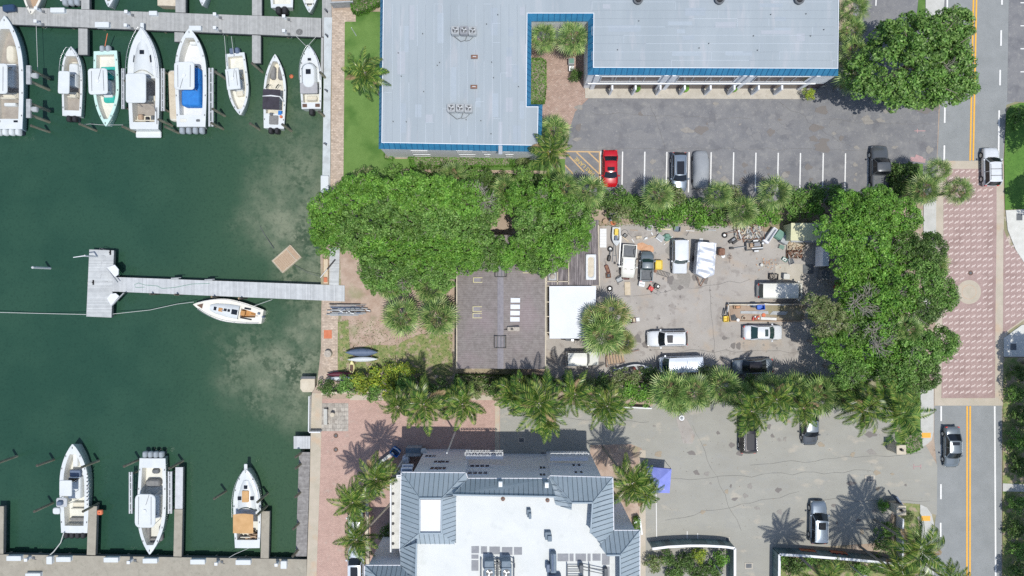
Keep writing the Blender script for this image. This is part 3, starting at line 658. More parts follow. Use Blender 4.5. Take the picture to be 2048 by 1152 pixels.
mb = MB(); mb.prism([P(*p) for p in [(600, 757), (603, 753), (630, 753), (630, 758), (603, 758)]], -.36, -.1); mb.build('rim', 'grey_dark', t)

ptop = [(64, 252, 'beside the stern of the large boat at the left edge'), (161, 249, 'off the outboards of the narrow white centre console'), (244, 253, 'by the bow of the mint boat'), (318, 239, 'near the starboard quarter of the express cruiser'),
        (332, 254, 'outermost behind the express cruiser'), (431, 143, 'beside the upper end of the long grey lift beam'), (428, 219, 'beside the lower end of the long grey lift beam'), (424, 246, 'past the foot of the long grey lift beam'), (500, 247, 'standing alone between the white console boat and the bowrider'),
        (566, 250, 'beside the stern of the dark bimini bowrider'), (642, 146, 'at the seawall beside the grey topped cruiser'), (640, 225, 'at the seawall behind the small grey topped cruiser'), (73, 932, 'left of the bow of the boat with four black outboards'), (-3, 925, 'cut by the left edge in the lower marina'), (166, 934, 'right of the bow of the boat with four black outboards'),
        (71, 1022, 'left of the helm of the boat with four black outboards'), (252, 931, 'left of the four pale outboards'), (341, 935, 'right of the four pale outboards'), (166, 1023, 'at the head of the tan finger dock beside the four black outboards'),
        (430, 997, 'left of the cruiser with the tan canvas'), (517, 1002, 'right of the bow of the cruiser with the tan canvas'), (516, 1028, 'at the head of the finger dock beside the tan canvas'),
        (593, 913, 'uppermost along the weathered boardwalk'), (592, 936, 'second from the top along the weathered boardwalk'), (591, 994, 'midway along the weathered boardwalk'), (588, 1057, 'above the lowest pile of the weathered boardwalk'), (586, 1112, 'lowest along the weathered boardwalk'), (506, 128, 'at the tip of the finger dock beside the dark bimini bowrider'), (249, 160, 'behind the lift beam of the express cruiser')]
mb = MB(); mb.cyl((0, 0), .17, .15, WL - 3, 2.0, 12, 0); mb.cyl((0, 0), .165, .02, 2.0, 2.12, 12, 1)
pile0 = None
for px, py, w in ptop:
    x, y = P(px, py, 1.9)
    if pile0 is None:
        pile0 = mb.build('mooring_pile', ['pile', 'pile_dark']); pile0.location = (x, y, 0)
        tag(pile0, 'timber mooring pile ' + w, 'mooring pile', 'mooring piles in the marina')
    else:
        o = pile0.copy(); COL.objects.link(o); o.location = (x, y, rnd.uniform(-.3, .3)); o.rotation_euler = (rnd.uniform(-.02, .02), rnd.uniform(-.02, .02), rnd.random() * 6)
        o['label'] = 'timber mooring pile ' + w
mb = MB(); mb.cyl((0, 0), .16, .14, WL - 3, 1.9, 12, 0); mb.cyl((0, 0), .15, .02, 1.9, 2.1, 12, 0)
o = mb.build('marker_pile', 'white', loc=P(69, 535, 1.6) + (0,)); tag(o, 'white topped marker pile standing alone left of the T shaped dock head', 'marker pile')
for i, (px, py) in enumerate(((60, 140), (60, 207))):
    t = thing('boat_lift_tower', ('upper' if i == 0 else 'lower') + ' pair of grey lift piles with a motor frame right of the large boat', 'boat lift', P(px, py, 2.2) + (0,), group='boat lift towers')
    for dy in (0, -1.35):
        mb = MB(); mb.cyl((0, dy), .2, .18, WL - 3, 2.2, 10); mb.build('pile', 'pile', t)
    mb = MB(); mb.box(-.25, .25, -1.75, .45, 2.2, 2.45); mb.box(.25, 1.1, -.9, -.5, 2.2, 2.4); mb.rbox(.6, 1.15, -1.1, -.5, 2.4, 2.7, .08); mb.build('motor_frame', 'galv', t)
for px0, px1, py0, py1, l in ((243, 249, 137, 218, 'left of the express cruiser'), (322, 329, 137, 222, 'between the express cruiser and the boat with the blue console cover'), (417, 427, 136, 253, 'right of the boat with the blue console cover'),
                              (258, 265, 944, 1027, 'left of the boat with four pale outboards'), (336, 344, 943, 1027, 'right of the boat with four pale outboards')):
    t = thing('boat_lift_beam', 'long pale lift beam over the water ' + l, 'boat lift', group='boat lift beams')
    h = .35; a = P(px0, py1, h); b_ = P(px1, py0, h)
    mb = MB(); w = (b_[0] - a[0])
    mb.box(a[0], a[0] + w * .38, a[1], b_[1], h - .2, h); mb.box(a[0] + w * .62, b_[0], a[1], b_[1], h - .2, h)
    for k in range(6):
        yy = a[1] + (b_[1] - a[1]) * (k + .5) / 6; mb.box(a[0] + w * .38, a[0] + w * .62, yy - .06, yy + .06, h - .17, h - .02)
    mb.build('beam', 'alu', t)
    mb = MB()
    for yy in (a[1] + .3, b_[1] - .3): mb.cyl((a[0] + w / 2, yy), .14, .13, WL - 3, h - .21, 8)
    mb.build('pile', 'pile', t)


def dock_box(px, py, w, d, label, first=[None]):
    if first[0] is None:
        t = thing('dock_box', label, 'dock box', group='white dock boxes')
        mb = MB(); mb.rbox(-.82, .82, -.27, .27, 0, .5, .05); mb.build('body', 'gelcoat', t)
        mb = MB(); mb.rbox(-.85, .85, -.3, .3, .5, .62, .06); mb.build('lid', 'gelcoat', t)
        first[0] = t
    else: t = copy_tree(first[0], (0, 0, 0), 0, label)
    t.location = P(px, py, .5) + (0,); t.scale = (w / 28, d / 9, 1)


for px, py, w, d, l in ((116, 21, 28, 9, 'on the upper pier behind the triple engine boat'), (205, 50, 28, 10, 'on the upper pier above the mint boat'), (307, 27, 16, 8, 'on the upper pier below the tan cruiser stern'), (391, 57, 24, 9, 'at the bow of the boat with the blue console cover'),
                     (29, 1116, 29, 9, 'first from the left on the lower concrete dock'), (128, 1118, 29, 9, 'on the lower dock left of the first tan finger dock'), (223, 1119, 29, 9, 'on the lower dock right of the first tan finger dock'), (301, 1121, 29, 9, 'on the lower dock under the bow of the boat with pale outboards'),
                     (396, 1123, 29, 9, 'on the lower dock right of the second tan finger dock'), (487, 1124, 30, 9, 'on the lower dock behind the tan canvas cruiser'), (100, 1120, 11, 14, 'square one at the end of the boat hose on the lower dock'), (568, 1129, 12, 14, 'square one nearest the quay on the lower dock'), (650, 369, 16, 32, 'tall one on the seawall below the promenade lawn'), (67, 1150, 30, 8, 'cut by the bottom edge of the lower dock')):
    dock_box(px, py, w, d, 'white dock box ' + l)
ped = None
for px, py, l in ((73, 17, 'above the triple engine boat stern'), (253, 24, 'left of the small box below the tan cruiser'), (72, 43, 'near the large boat at the left edge'), (252, 51, 'above the express cruiser'), (430, 29, 'near the upper right of the blue covered boat'), (430, 56, 'just right of the blue covered boat bow'), (568, 33, 'below the twin black outboards'), (568, 62, 'above the dark bimini bowrider'), (53, 1119, 'first on the lower dock'), (258, 1124, 'left of the pale outboard boat bow'), (433, 1127, 'left of the tan canvas cruiser stern'), (553, 1129, 'nearest the quay on the lower dock')):
    if ped is None:
        ped = thing('power_pedestal', '', 'power pedestal', group='dock power pedestals')
        mb = MB(); mb.rbox(-.14, .14, -.14, .14, 0, .95, .03); mb.build('post', 'white', ped)
        mb = MB(); mb.rbox(-.19, .19, -.19, .19, .95, 1.05, .04); mb.build('cap', 'white', ped)
        mb = MB(); mb.rbox(.2, .5, -.25, .05, 0, .22, .05); mb.tube([(.35, -.1, .22), (.5, -.3, .15), (.8, -.35, .05), (.55, -.6, .04)], .03, 5, 0); mb.build('hose', 'grey_dark', ped); p_ = ped
    else: p_ = copy_tree(ped, (0, 0, 0))
    p_['label'] = 'white power pedestal on the dock ' + l; p_.location = P(px, py, .9) + (0,)


def rope(label, pts, r=.03, m='rope', name='mooring_line'):
    mb = MB(); mb.tube([Q(*p) for p in pts], r, 5); tag(mb.build(name, m), label, 'rope' if name == 'mooring_line' else 'hose')


rope('long thin mooring line from the T shaped dock head out to the left edge', [(-30, 624, -.3), (90, 627, -.9), (174, 629, .1)], .04)
rope('mooring line from the dock head to the bow of the sailboat', [(226, 628, .1), (300, 620, -.7), (355, 608, -.6), (388, 604, .1)], .035)
rope('stern line of the sailboat running up to the long pier', [(508, 612, .1), (545, 599, .1)])
rope('thin mooring line above the narrow white centre console', [(73, 52, .2), (76, 140, .3)])
rope('line from the mint boat bow to the pile right of it', [(205, 250, 0), (235, 250, .3), (246, 250, 1.4)])
rope('line from the mint boat bow to the pile left of it', [(205, 250, 0), (180, 248, .3), (163, 250, 1.4)])
rope('twin stern line of the white console boat tied to the pier', [(449, 72, .1), (454, 132, .2)])
rope('second stern line of the white console boat beside its outboards', [(463, 73, .1), (468, 112, .2)])
rope('bow line of the small grey topped cruiser going left', [(612, 92, .5), (590, 70, .1)])
rope('bow line of the small grey topped cruiser going right', [(616, 92, .5), (632, 74, .1)])
rope('pale dock hose from the black outboards to the dock box', [(128, 1065, .4), (122, 1085, -.2), (108, 1103, .1), (98, 1112, .3)], .07)
rope('stern line of the tan canvas cruiser to the dock', [(498, 1096, .2), (470, 1108, .1), (458, 1115, .1)])
rope('line from the floating platform to the sea bed chain', [(548, 497, -.9), (530, 470, -1.15), (520, 452, -1.17)], .035, 'grey_dark')
rope('line from the floating platform to the shore', [(588, 530, -.9), (615, 545, -.6), (640, 553, .1)], .025, 'grey_dark')
mb = MB(); mb.tube([Q(290, 574, .06), Q(272, 575, .06), Q(270, 569, .06), Q(278, 566, .06), Q(290, 570, .06), Q(315, 572, .06), Q(325, 577, .06), Q(350, 575, .06), Q(385, 568, .06), Q(420, 567, .06)], .05, 5)
tag(mb.build('garden_hose', 'bin_green'), 'green hose looped along the long pale pier', 'hose')


# small fittings on the tee pier
def nets(px, py, rz, label):
    t = thing('folded_net_frame', label, 'net frame', P(px, py) + (0.03,), rz)
    mb = MB()
    for a in range(3): mb.tube([(-.55 + a * .12, -.9, .03), (.5, -.8 + a * .1, .04), (.55, .9 - a * .1, .03), (-.5, .8, .04), (-.55 + a * .12, -.9, .03)], .025, 4)
    mb.tube([(-.5, 0, .03), (.5, .1, .05)], .025, 4); mb.build('frame', 'grey_dark', t)
    mb = MB(); mb.rbox(-.4, .4, -.6, .6, .0, .05, .05); mb.build('netting', 'galv', t)


nets(204, 511, R(-20), 'oval wire net frame near the upper end of the dock head'); nets(211, 536, R(-10), 'flat wire trap middle of three on the dock head'); nets(209, 563, R(-12), 'flat wire trap nearest the pier junction on the dock head')
for px, py, a, l in ((228, 540, -50, 'upper'), (225, 597, 50, 'lower')):
    t = thing('fish_cleaning_table', 'white cleaning table at the %s inside corner of the dock head' % l, 'table', P(px, py, .9) + (0,), R(a))
    mb = MB(); mb.prism([(-.75, -.45), (.75, -.45), (.75, .1), (.3, .5), (-.4, .5)], .82, .92); mb.build('table_top', 'white', t)
    mb = MB(); mb.seg((-.7, -.5), (1.4, -.62), .1, .75, .95); mb.build('rail', 'galv', t)
    for sx in (-.6, .6):
        mb = MB(); mb.cyl((sx, -.3), .04, .04, 0, .82, 6); mb.build('leg', 'galv', t)
for px, py, rz, l, nm in ((188, 565, 0, 'dark winch post on the left side of the dock head', 'cleat'), (222, 505, 0, 'small dark cleat at the upper right corner of the dock head', 'cleat')):
    mb = MB(); mb.rbox(-.12, .12, -.3, .3, 0.0, .1, .04); mb.tube([(0, -.3, .14), (0, .3, .14)], .05, 6); mb.cyl((0, 0), .07, .07, .05, .3, 8); tag(mb.build(nm, 'black', loc=P(px, py) + (0,)), l, 'cleat')
for px, py, l in ((352, 557, 'upper side left'), (419, 560, 'upper side right')):
    t = thing('pier_davit', 'dark davit bracket on the long pier ' + l, 'davit', P(px, py) + (0,))
    mb = MB(); mb.rbox(-.5, .4, -.15, .1, 0, .2, .04); mb.tube([(-.4, 0, .1), (-.1, .05, .5), (.8, .1, .35)], .05, 5); mb.build('bracket', 'galv', t)
for px, py, l in ((300, 588, 'leftmost'), (350, 589, 'second from the left'), (425, 594, 'beside the sailboat bow'), (480, 597, 'beside the sailboat cockpit')):
    t = thing('pier_fender_pile', 'dark fender pile on the lower side of the long pier, ' + l, 'fender pile', P(px, py, 1.0) + (0,))
    mb = MB(); mb.cyl((0, 0), .11, .1, WL - 2, 1.0, 8); mb.build('post', 'pile_dark', t)
    mb = MB(); mb.cyl((-.6, 0), .18, .12, WL - 1, -.2, 8); mb.build('bumper', 'wood', t)
mb = MB(); mb.tube([(0, 0, 2.6), (-1.2, -.2, 2.8)], .07, 6, r1=.05); mb.cyl((0, 0), .12, .1, WL - 2, 2.6, 8)
tag(mb.build('antenna_post', 'white', loc=P(176, 512, 2) + (0,)), 'white post and arm at the upper left edge of the dock head', 'post')


# ---------------------------------------------------------------- buildings
def on_wall_y(px, py, yw):
    k = yw * S / (576 - py); return ((px - 1024) * k / S, yw, HC * (1 - k))


def wall_window(parent, px0, px1, py0, py1, yw, face=-1, gm='glass_brown', mull=0, name='window', fr='white'):
    """window lying in the wall plane y=yw that spans the given photo box; face=-1 looks to -y"""
    a = on_wall_y(px0, max(py0, py1) if face < 0 else min(py0, py1), yw); b_ = on_wall_y(px1, min(py0, py1) if face < 0 else max(py0, py1), yw)
    x0, x1 = sorted((a[0], b_[0])); z0, z1 = sorted((a[2], b_[2]))
    mb = MB(); y0, y1 = (yw - .05, yw + .02) if face < 0 else (yw - .02, yw + .05)
    mb.box(x0 - .06, x1 + .06, y0, y1, z1, z1 + .07); mb.box(x0 - .06, x1 + .06, y0, y1, z0 - .07, z0)
    mb.box(x0 - .06, x0, y0, y1, z0, z1); mb.box(x1, x1 + .06, y0, y1, z0, z1)
    for k in range(1, mull): xm = x0 + (x1 - x0) * k / mull; mb.box(xm - .03, xm + .03, y0, y1, z0, z1)
    w = mb.build(name, fr, parent)
    mb = MB(); yy = yw + .012 * (1 if face > 0 else -1); v = [(x0, yy, z0), (x1, yy, z0), (x1, yy, z1), (x0, yy, z1)]
    mb.poly(v if face < 0 else v[::-1]); mb.build('pane', gm, w)
    return w


def band(poly_out, z0, poly_in, z1, mi, mb, ribs=None, step=.62):
    n = len(poly_out)
    for i in range(n):
        j = (i + 1) % n; a, b_, c, d = poly_out[i], poly_out[j], poly_in[j], poly_in[i]
        A, B, C, D = (Vector((*p, z)) for p, z in ((a, z0), (b_, z0), (c, z1), (d, z1)))
        mb.add([A, B, C, D], [[0, 1, 2, 3]], mi)
        if ribs is not None:
            l = (B - A).length; k = max(1, int(l / step)); e = (B - A).normalized(); nn = (B - A).cross(D - A).normalized()
            up = (D - A) - e * (D - A).dot(e); off0 = (D - A).dot(e); off1 = (C - B).dot(e)
            for q in range(1, k):
                p = A + e * (l * q / k); s0 = (l * q / k)
                hi = 1.0
                if off0 > 0 and s0 < off0: hi = s0 / off0
                if off1 < 0 and s0 > l + off1: hi = min(hi, (l - s0) / -off1)
                if hi < .05: continue
                w = e * .03; t = p + up * hi; o = nn * .035
                ribs.add([p - w + o, p + w + o, t + w + o, t - w + o, p - w, p + w, t + w, t - w], [[0, 1, 2, 3], [4, 5, 1, 0], [2, 6, 7, 3], [1, 5, 6, 2], [0, 3, 7, 4]], 0)


def inset(poly, d):
    a = sum(poly[i][0] * poly[(i + 1) % len(poly)][1] - poly[(i + 1) % len(poly)][0] * poly[i][1] for i in range(len(poly)))
    if a < 0: poly = poly[::-1]
    n = len(poly); out = []
    for i in range(n):
        p0, p1, p2 = Vector(poly[i - 1]), Vector(poly[i]), Vector(poly[(i + 1) % n])
        e1 = (p1 - p0).normalized(); e2 = (p2 - p1).normalized(); n1 = Vector((-e1.y, e1.x)); n2 = Vector((-e2.y, e2.x))
        bis = (n1 + n2); k = d / max(.2, (1 + n1.dot(n2)));
        out.append(tuple(p1 + bis * k))
    return poly, out


ob = thing('office_building', 'large flat grey roofed office building edged with bright blue metal', 'building')
outer = [P(px, py, 5.6) for px, py in [(762, -90), (757.5, 298), (1083, 304), (1085, 209), (1061.5, 209), (1063, 43), (1176, 43), (1175, 150), (1676, 152), (1679, -90)]]
outer, inner = inset(outer, .5)
_, wallp = inset(outer, .12)
mb = MB(); mb.prism(wallp, 0, 5.72, 0, cap=False); mb.build('wall', 'wall_white', ob)
_, soff = inset(outer, .03)
mb = MB(); mb.add([(x, y, 5.62) for x, y in soff], [list(range(len(soff)))[::-1]]); mb.build('soffit', 'wall_white', ob)
mb = MB(); rb = MB(); band(outer, 5.6, inner, 6.6, 0, mb, rb); mb.build('fascia', 'blue_metal', ob)
rb.build('fascia_seams', 'blue_dark', ob)
_, in2 = inset(outer, .56)
xs = P(1120, 0, 6.55)[0]
# roof in two fields whose sheets run different ways
yb = P(0, 42, 6.5)[1]
mb = MB(); mb.add([(x, y, 6.52) for x, y in in2], [list(range(len(in2)))]); mb.build('roof', 'roof_office', ob)
mb = MB(); band(inner, 6.6, in2, 6.6, 0, mb); band(in2, 6.6, [(a, b_) for a, b_ in in2], 6.5, 0, mb); mb.build('parapet', 'wall_white', ob)
rs = random.Random(3); mb = MB()
x = P(768, 0, 6.55)[0]; xe = P(1056, 0, 6.55)[0]; yt = P(0, 8, 6.55)[1]; ybm = P(0, 288, 6.55)[1]
while x < xe:
    y = yt
    while y > ybm:
        l = rs.uniform(2, 9)
        mb.box(x - .015, x + .015, max(y - l, ybm), y - .05, 6.521, 6.535, rs.randint(0, 1))
        if rs.random() < .3: mb.box(x, min(x + .9, xe), y - .02, y + .01, 6.521, 6.533, 1)
        y -= l
    x += .93
y = P(0, 4, 6.55)[1]; ye = P(0, 134, 6.55)[1]; x0 = P(1184, 0, 6.55)[0]; x1 = P(1670, 0, 6.55)[0]
while y > ye:
    x = x0
    while x < x1:
        l = rs.uniform(3, 11); mb.box(x, min(x + l - .05, x1), y - .015, y + .015, 6.521, 6.535, rs.randint(0, 1))
        if rs.random() < .35: mb.box(x - .02, x + .01, max(y - .9, ye), y, 6.521, 6.534, 1)
        x += l
    y -= .93
mb.build('roof_seams', [mat('seam_soft', (.27, .31, .35), rough=.8), 'roof_office_b'], ob)
yw = min(p[1] for p in wallp)
ywall = [p[1] for p in wallp]
yS = P(757.5, 298, 5.6)[1] - .75
# south wall slopes a little with the photographed edge: windows sit proud of it
for px0, px1 in ((824, 854), (914, 944), (964, 974), (1006, 1020)):
    wx = (px0 + px1) / 2; yy = P(wx, 298 + (wx - 757) * .0184, 5.6)[1] + .12 - .03
    wall_window(ob, px0, px1, 301.5, 303.5, yy, -1, 'glass_brown'); wall_window(ob, px0 + 6, px1 + 6, 309.5, 312, yy, -1, 'glass_brown')
yE = P(1175, 150, 5.6)[1] + .12
for px0, px1 in ((1200, 1320), (1352, 1475), (1504, 1620)):
    yq = P(1175, 150 + (px1 - 1175) * .004, 5.6)[1] + .07
    wall_window(ob, px0, px1, 153.5, 163, yq, -1, 'glass_brown', 4)
    for pq in (px0 - 9, px1 + 7): xq = on_wall_y(pq, 158, yq)[0]; mb = MB(); mb.box(xq - .22, xq + .22, yq - .12, yq + .05, 0, 5.5); mb.build('pilaster', 'wall_white', ob)
mb = MB(); x0 = P(1178, 0, 4)[0]; x1 = P(1640, 0, 4)[0]; mb.box(x0, x1, yE - .32, yE - .2, 2.6, 2.8); mb.build('ledge', 'wall_white', ob)
for i, px in enumerate((1222, 1268, 1317, 1365, 1416, 1463, 1511, 1557)):
    x, y = P(px, 175, 1.5)
    mb = MB(); mb.box(x - .1, x + .1, yE - .9, yE - .4, 0.11, 2.6); mb.build('pillar', 'wall_white', ob)
mb = MB(); mb.box(P(1186, 0)[0], P(1634, 0)[0], yE - .12, yE - .06, .3, 2.2); mb.build('shopfront_glass', 'glass_brown', ob)
for i, (px, w) in enumerate(((1272, 'left'), (1368, 'middle left'), (1464, 'middle right'))):
    x, y = P(px, 181); t = thing('planter_shrub', 'clipped round shrub in a pot at a pillar of the office front, ' + w, 'plant', (x, y, .11))
    mb = MB(); mb.cyl((0, 0), .25, .33, 0, .3, 12); mb.build('pot', 'terracotta', t)
    mb = MB(); mb.cyl((0, 0), .38, .42, .3, .7, 12, 0, True); mb.cyl((0, 0), .42, .22, .7, .88, 12, 0, True); mb.build('foliage', 'hedge_leaf', t)


def ac_unit(parent, name, x, y, z, s, hh, m='galv'):
    mb = MB(); mb.rbox(x - s, x + s, y - s, y + s, z + .12, z + hh, s * .25, 0, .02)
    for dx in (-1, 1):
        for dy in (-1, 1): mb.box(x + dx * s * .8 - .04, x + dx * s * .8 + .04, y + dy * s * .8 - .04, y + dy * s * .8 + .04, z, z + .12)
    o = mb.build(name, m, parent)
    mb = MB(); mb.cyl((x, y), s * .72, s * .72, z + hh + .001, z + hh + .012, 20, 0, False)
    for k in range(3): r = s * (.25 + .2 * k); mb.tube([(x + r * math.cos(R(a * 20)), y + r * math.sin(R(a * 20)), z + hh + .03) for a in range(19)], .012, 4, 1)
    for k in range(3):
        t = R(k * 120 + 20); c, s_ = math.cos(t), math.sin(t); mb.poly([(x, y, z + hh + .02), (x + s * .65 * math.cos(t - .35), y + s * .65 * math.sin(t - .35), z + hh + .02), (x + s * .65 * math.cos(t + .35), y + s * .65 * math.sin(t + .35), z + hh + .035)], 1)
    mb.cyl((x, y), s * .14, s * .14, z + hh + .015, z + hh + .05, 10, 1); mb.build('fan_grille', ['black', 'alu'], o)
    return o


for gx, gy, l in ((928, 61, 'upper'), (920, 216, 'lower')):
    for k, dx in enumerate((-17.5, 0, 17)):
        w = ('left', 'middle', 'right')[k]
        x, y = P(gx + dx, gy + (0 if k < 2 else 1), 7.2); t = thing('condenser_unit', '%s condenser of the %s row of three on the grey office roof' % (w, l), 'air conditioner', (x, y, 6.52), group='roof condensers in rows of three')
        ac_unit(t, 'casing', 0, 0, 0, .45, .8, 'pad_grey' if l == 'upper' and k == 1 else 'galv')
    x, y = P(gx - 17, gy, 6.6); mb = MB()
    mb.tube([(x - .3, y - .55, 6.6), (x + .6, y - 1.25, 6.58), (x + 1.1, y - 1.1, 6.58), (x + 1.3, y - .5, 6.6)], .04, 5)
    mb.tube([(x + 2.2, y - .5, 6.6), (x + 1.6, y - 1.1, 6.58), (x + 1.1, y - 1.2, 6.58)], .03, 5)
    tag(mb.build('coolant_pipe', 'grey_dark'), 'dark coolant piping looping from the %s condenser row' % l, 'pipe')
for px, py, l in ((949, 114, 'upper'), (948, 174, 'lower')):
    x, y = P(px, py, 6.8); t = thing('roof_vent', 'small rectangular brown capped vent on the grey roof, the %s one' % l, 'vent', (x, y, 6.52)); mb = MB(); mb.rbox(-.34, .34, -.18, .18, 0, .3, .03); mb.build('base', 'galv', t); mb = MB(); mb.rbox(-.37, .37, -.21, .21, .3, .36, .03); mb.rbox(-.2, .2, -.05, .05, .36, .4, .02, 1); mb.build('cap', ['rust', 'alu'], t)
mb = MB()
for k in range(26):
    if k < 16: px, py = rs.uniform(780, 1050), rs.uniform(20, 285)
    else: px, py = rs.uniform(1190, 1660), rs.uniform(10, 130)
    x, y = P(px, py, 6.6); mb = MB(); mb.cyl((x, y), .06, .05, 6.52, 6.7, 8); mb.build('vent_pipe', 'grey_dark', ob)
for px, l in ((1277, 'left'), (1440, 'middle'), (1600, 'right')):
    x, y = P(px, -2, 7); t = thing('roof_fan', 'dark roof fan cut by the top edge of the photo, %s' % l, 'vent', (x, y, 6.52)); mb = MB(); mb.cyl((0, 0), .5, .55, 0, .4, 14); mb.build('housing', 'grey_dark', t); mb = MB(); mb.cyl((0, 0), .35, .3, .4, .5, 14); mb.build('cap', 'black', t)

# ------------------------------------------------ condominium with seam metal mansards
cb = thing('condominium', 'large condominium with grey seam metal roofs around white flat roofs', 'building')
EZ, RZ, FZ = 11.0, 13.1, 11.7
cw = [(823, 945), (931, 945), (932, 955), (1100, 956), (1101, 951), (1206, 954), (1222, 1061), (1274, 1061), (1274, 1240), (732, 1240), (732, 1133), (806, 1131), (806, 1098), (823, 1098)]
cwp = [P(px, py, EZ) for px, py in cw]
cwp2, cwi = inset(cwp, .12)
mb = MB(); mb.prism(cwi, 0, EZ - .05, 0, cap=False); mb.build('wall', 'wall_grey', cb)
faces = [([(803, 945), (931.5, 946), (884, 996), (839, 996)], (0, 1), [0, 0, 1, 1]),
         ([(803, 945), (839, 996), (839, 1066), (800, 1098)], (1, .0), [0, 1, 1, 0]),
         ([(931.5, 946), (935, 957), (908, 990), (884, 996)], (1, 0.2), [0, .1, .9, 1]),
         ([(884, 996), (914, 991), (914, 1092), (883, 1066)], (1, 0), [1, .3, .2, 1]),
         ([(839, 1066), (883, 1066), (914, 1092), (800, 1098)], (0, 1), [1, 1, .2, 0]),
         ([(935, 957), (1099, 957), (1111, 993), (906, 989)], (0, 1), [0, 0, 1, 1]),
         ([(1099, 952), (1144, 1005), (1143, 1020), (1111, 1009), (1099, 957)], (1, 0), [0, 1, .8, .5, .1]),
         ([(1099, 952), (1225, 955), (1185, 1005), (1144, 1005)], (0, 1), [0, 0, 1, 1]),
         ([(1225, 955), (1227, 1061), (1202, 1087), (1181, 1066), (1185, 1005)], (1, 0), [0, 0, .7, 1, 1]),
         ([(1227, 1061), (1279, 1061), (1240, 1110), (1213, 1110), (1198, 1090)], (0, 1), [0, 0, 1, 1, .7]),
         ([(1279, 1061), (1279, 1240), (1241, 1240), (1240, 1110)], (1, 0), [0, 0, 1, 1]),
         ([(800, 1098), (833, 1086), (830, 1240), (805, 1240)], (1, 0), [0, 1, 1, 0]),
         ([(730, 1131), (805, 1131), (832, 1168), (768, 1168)], (0, 1), [0, 0, 1, 1]),
         ([(730, 1131), (768, 1168), (768, 1240), (730, 1240)], (1, 0), [0, 1, 1, 0])]
mr_ = MB(); ms = MB()
for pts, d, hs in faces:
    p3 = [Vector(Q(px, py, EZ + (RZ - EZ) * h)) for (px, py), h in zip(pts, hs)]
    c = sum(p3, Vector()) / len(p3); nn = (p3[1] - p3[0]).cross(p3[-1] - p3[0])
    if len(p3) == 5: nn = (p3[2] - p3[0]).cross(p3[4] - p3[1])
    nn.normalize()
    if nn.z < 0: nn = -nn; p3 = p3[::-1]
    if len(p3) == 4: mr_.add(p3, [[0, 1, 2], [0, 2, 3]])
    else: mr_.poly(p3)
    # seams up the slope, clipped in plan
    e = Vector((d[1], -d[0], 0)); dd = Vector((d[0], d[1], 0)); lo = min(p.dot(e) for p in p3); hi = max(p.dot(e) for p in p3); s_ = lo + .3
    step = .5
    slant = -.22 if d[0] > .5 and pts[0][0] < 850 and d[1] == 0 else (.2 if d[0] > .5 else 0)
    dd = Vector((d[0], d[1], 0)) if d[1] > .5 else Vector((1, 0, 0))
    e = Vector((-dd.y, dd.x, 0)); lo = min(p.dot(e) for p in p3); hi = max(p.dot(e) for p in p3); s_ = lo + .25
    while s_ < hi:
        hits = []
        for i in range(len(p3)):
            a, b_ = p3[i], p3[(i + 1) % len(p3)]; da, db = a.dot(e) - s_, b_.dot(e) - s_
            if da * db < 0: hits.append(a.lerp(b_, da / (da - db)))
        if len(hits) == 2 and (hits[0] - hits[1]).length > .4:
            w = e * .017; o2 = nn * .03; a, b_ = hits
            ms.add([a - w + o2, a + w + o2, b_ + w + o2, b_ - w + o2, a - w, a + w, b_ + w, b_ - w], [[0, 1, 2, 3], [3, 2, 1, 0], [0, 4, 5, 1], [1, 5, 6, 2], [2, 6, 7, 3], [3, 7, 4, 0]])
        s_ += step
mr_.build('roof', 'seam_metal', cb); ms.build('roof_seams', 'seam_dark', cb)
mb = MB()
for pts, d, hs in faces:
    for i in range(len(pts)):
        a, b_ = Q(*pts[i], EZ + (RZ - EZ) * hs[i]), Q(*pts[(i + 1) % len(pts)], EZ + (RZ - EZ) * hs[(i + 1) % len(pts)])
        if hs[i] > .9 and hs[(i + 1) % len(pts)] > .9: mb.tube([(a[0], a[1], a[2] + .02), (b_[0], b_[1], b_[2] + .02)], .1, 6)
        elif hs[i] * hs[(i + 1) % len(pts)] == 0 and hs[i] + hs[(i + 1) % len(pts)] > .9: mb.tube([(a[0], a[1], a[2] + .02), (b_[0], b_[1], b_[2] + .02)], .05, 5)
mb.build('ridge_caps', 'seam_metal', cb)
mb = MB(); e = []
for pts in ([(803, 945), (931.5, 946), (935, 957), (1099, 957), (1099, 952), (1225, 955), (1227, 1061), (1279, 1061), (1279, 1240)], [(803, 945), (800, 1098), (805, 1131), (730, 1131), (730, 1240)]):
    q = [Q(px, py, EZ - .02) for px, py in pts]
    for a, b_ in zip(q, q[1:]): mb.seg(a[:2], b_[:2], .14, EZ - .2, EZ - .01)
mb.build('gutter', 'wall_grey', cb)
mb = MB()
fl = [P(px, py, FZ) for px, py in [(912, 986), (1112, 990), (1143, 1000), (1184, 1000), (1184, 1064), (1200, 1085), (1215, 1105), (1244, 1106), (1244, 1240), (826, 1240), (826, 1083), (880, 1066), (912, 1086)]]
mb.prism(fl, EZ - .3, FZ); mb.build('flat_roof', 'membrane', cb)
mb = MB(); a = P(841, 1067, 12.95); b_ = P(883.5, 999, 12.95); mb.box(a[0], b_[0], a[1], b_[1], 12.6, 12.95); mb.build('tower_roof', 'membrane_white', cb)
mb = MB(); a = P(1170, 1066, 12.4); b_ = P(1184, 1005, 12.4); mb.prism([P(1146, 1007, 12.0), P(1182, 1007, 12.0), P(1182, 1064, 12.0)], FZ, 11.74); mb.build('flat_roof_corner', 'membrane', cb)
mb = MB()
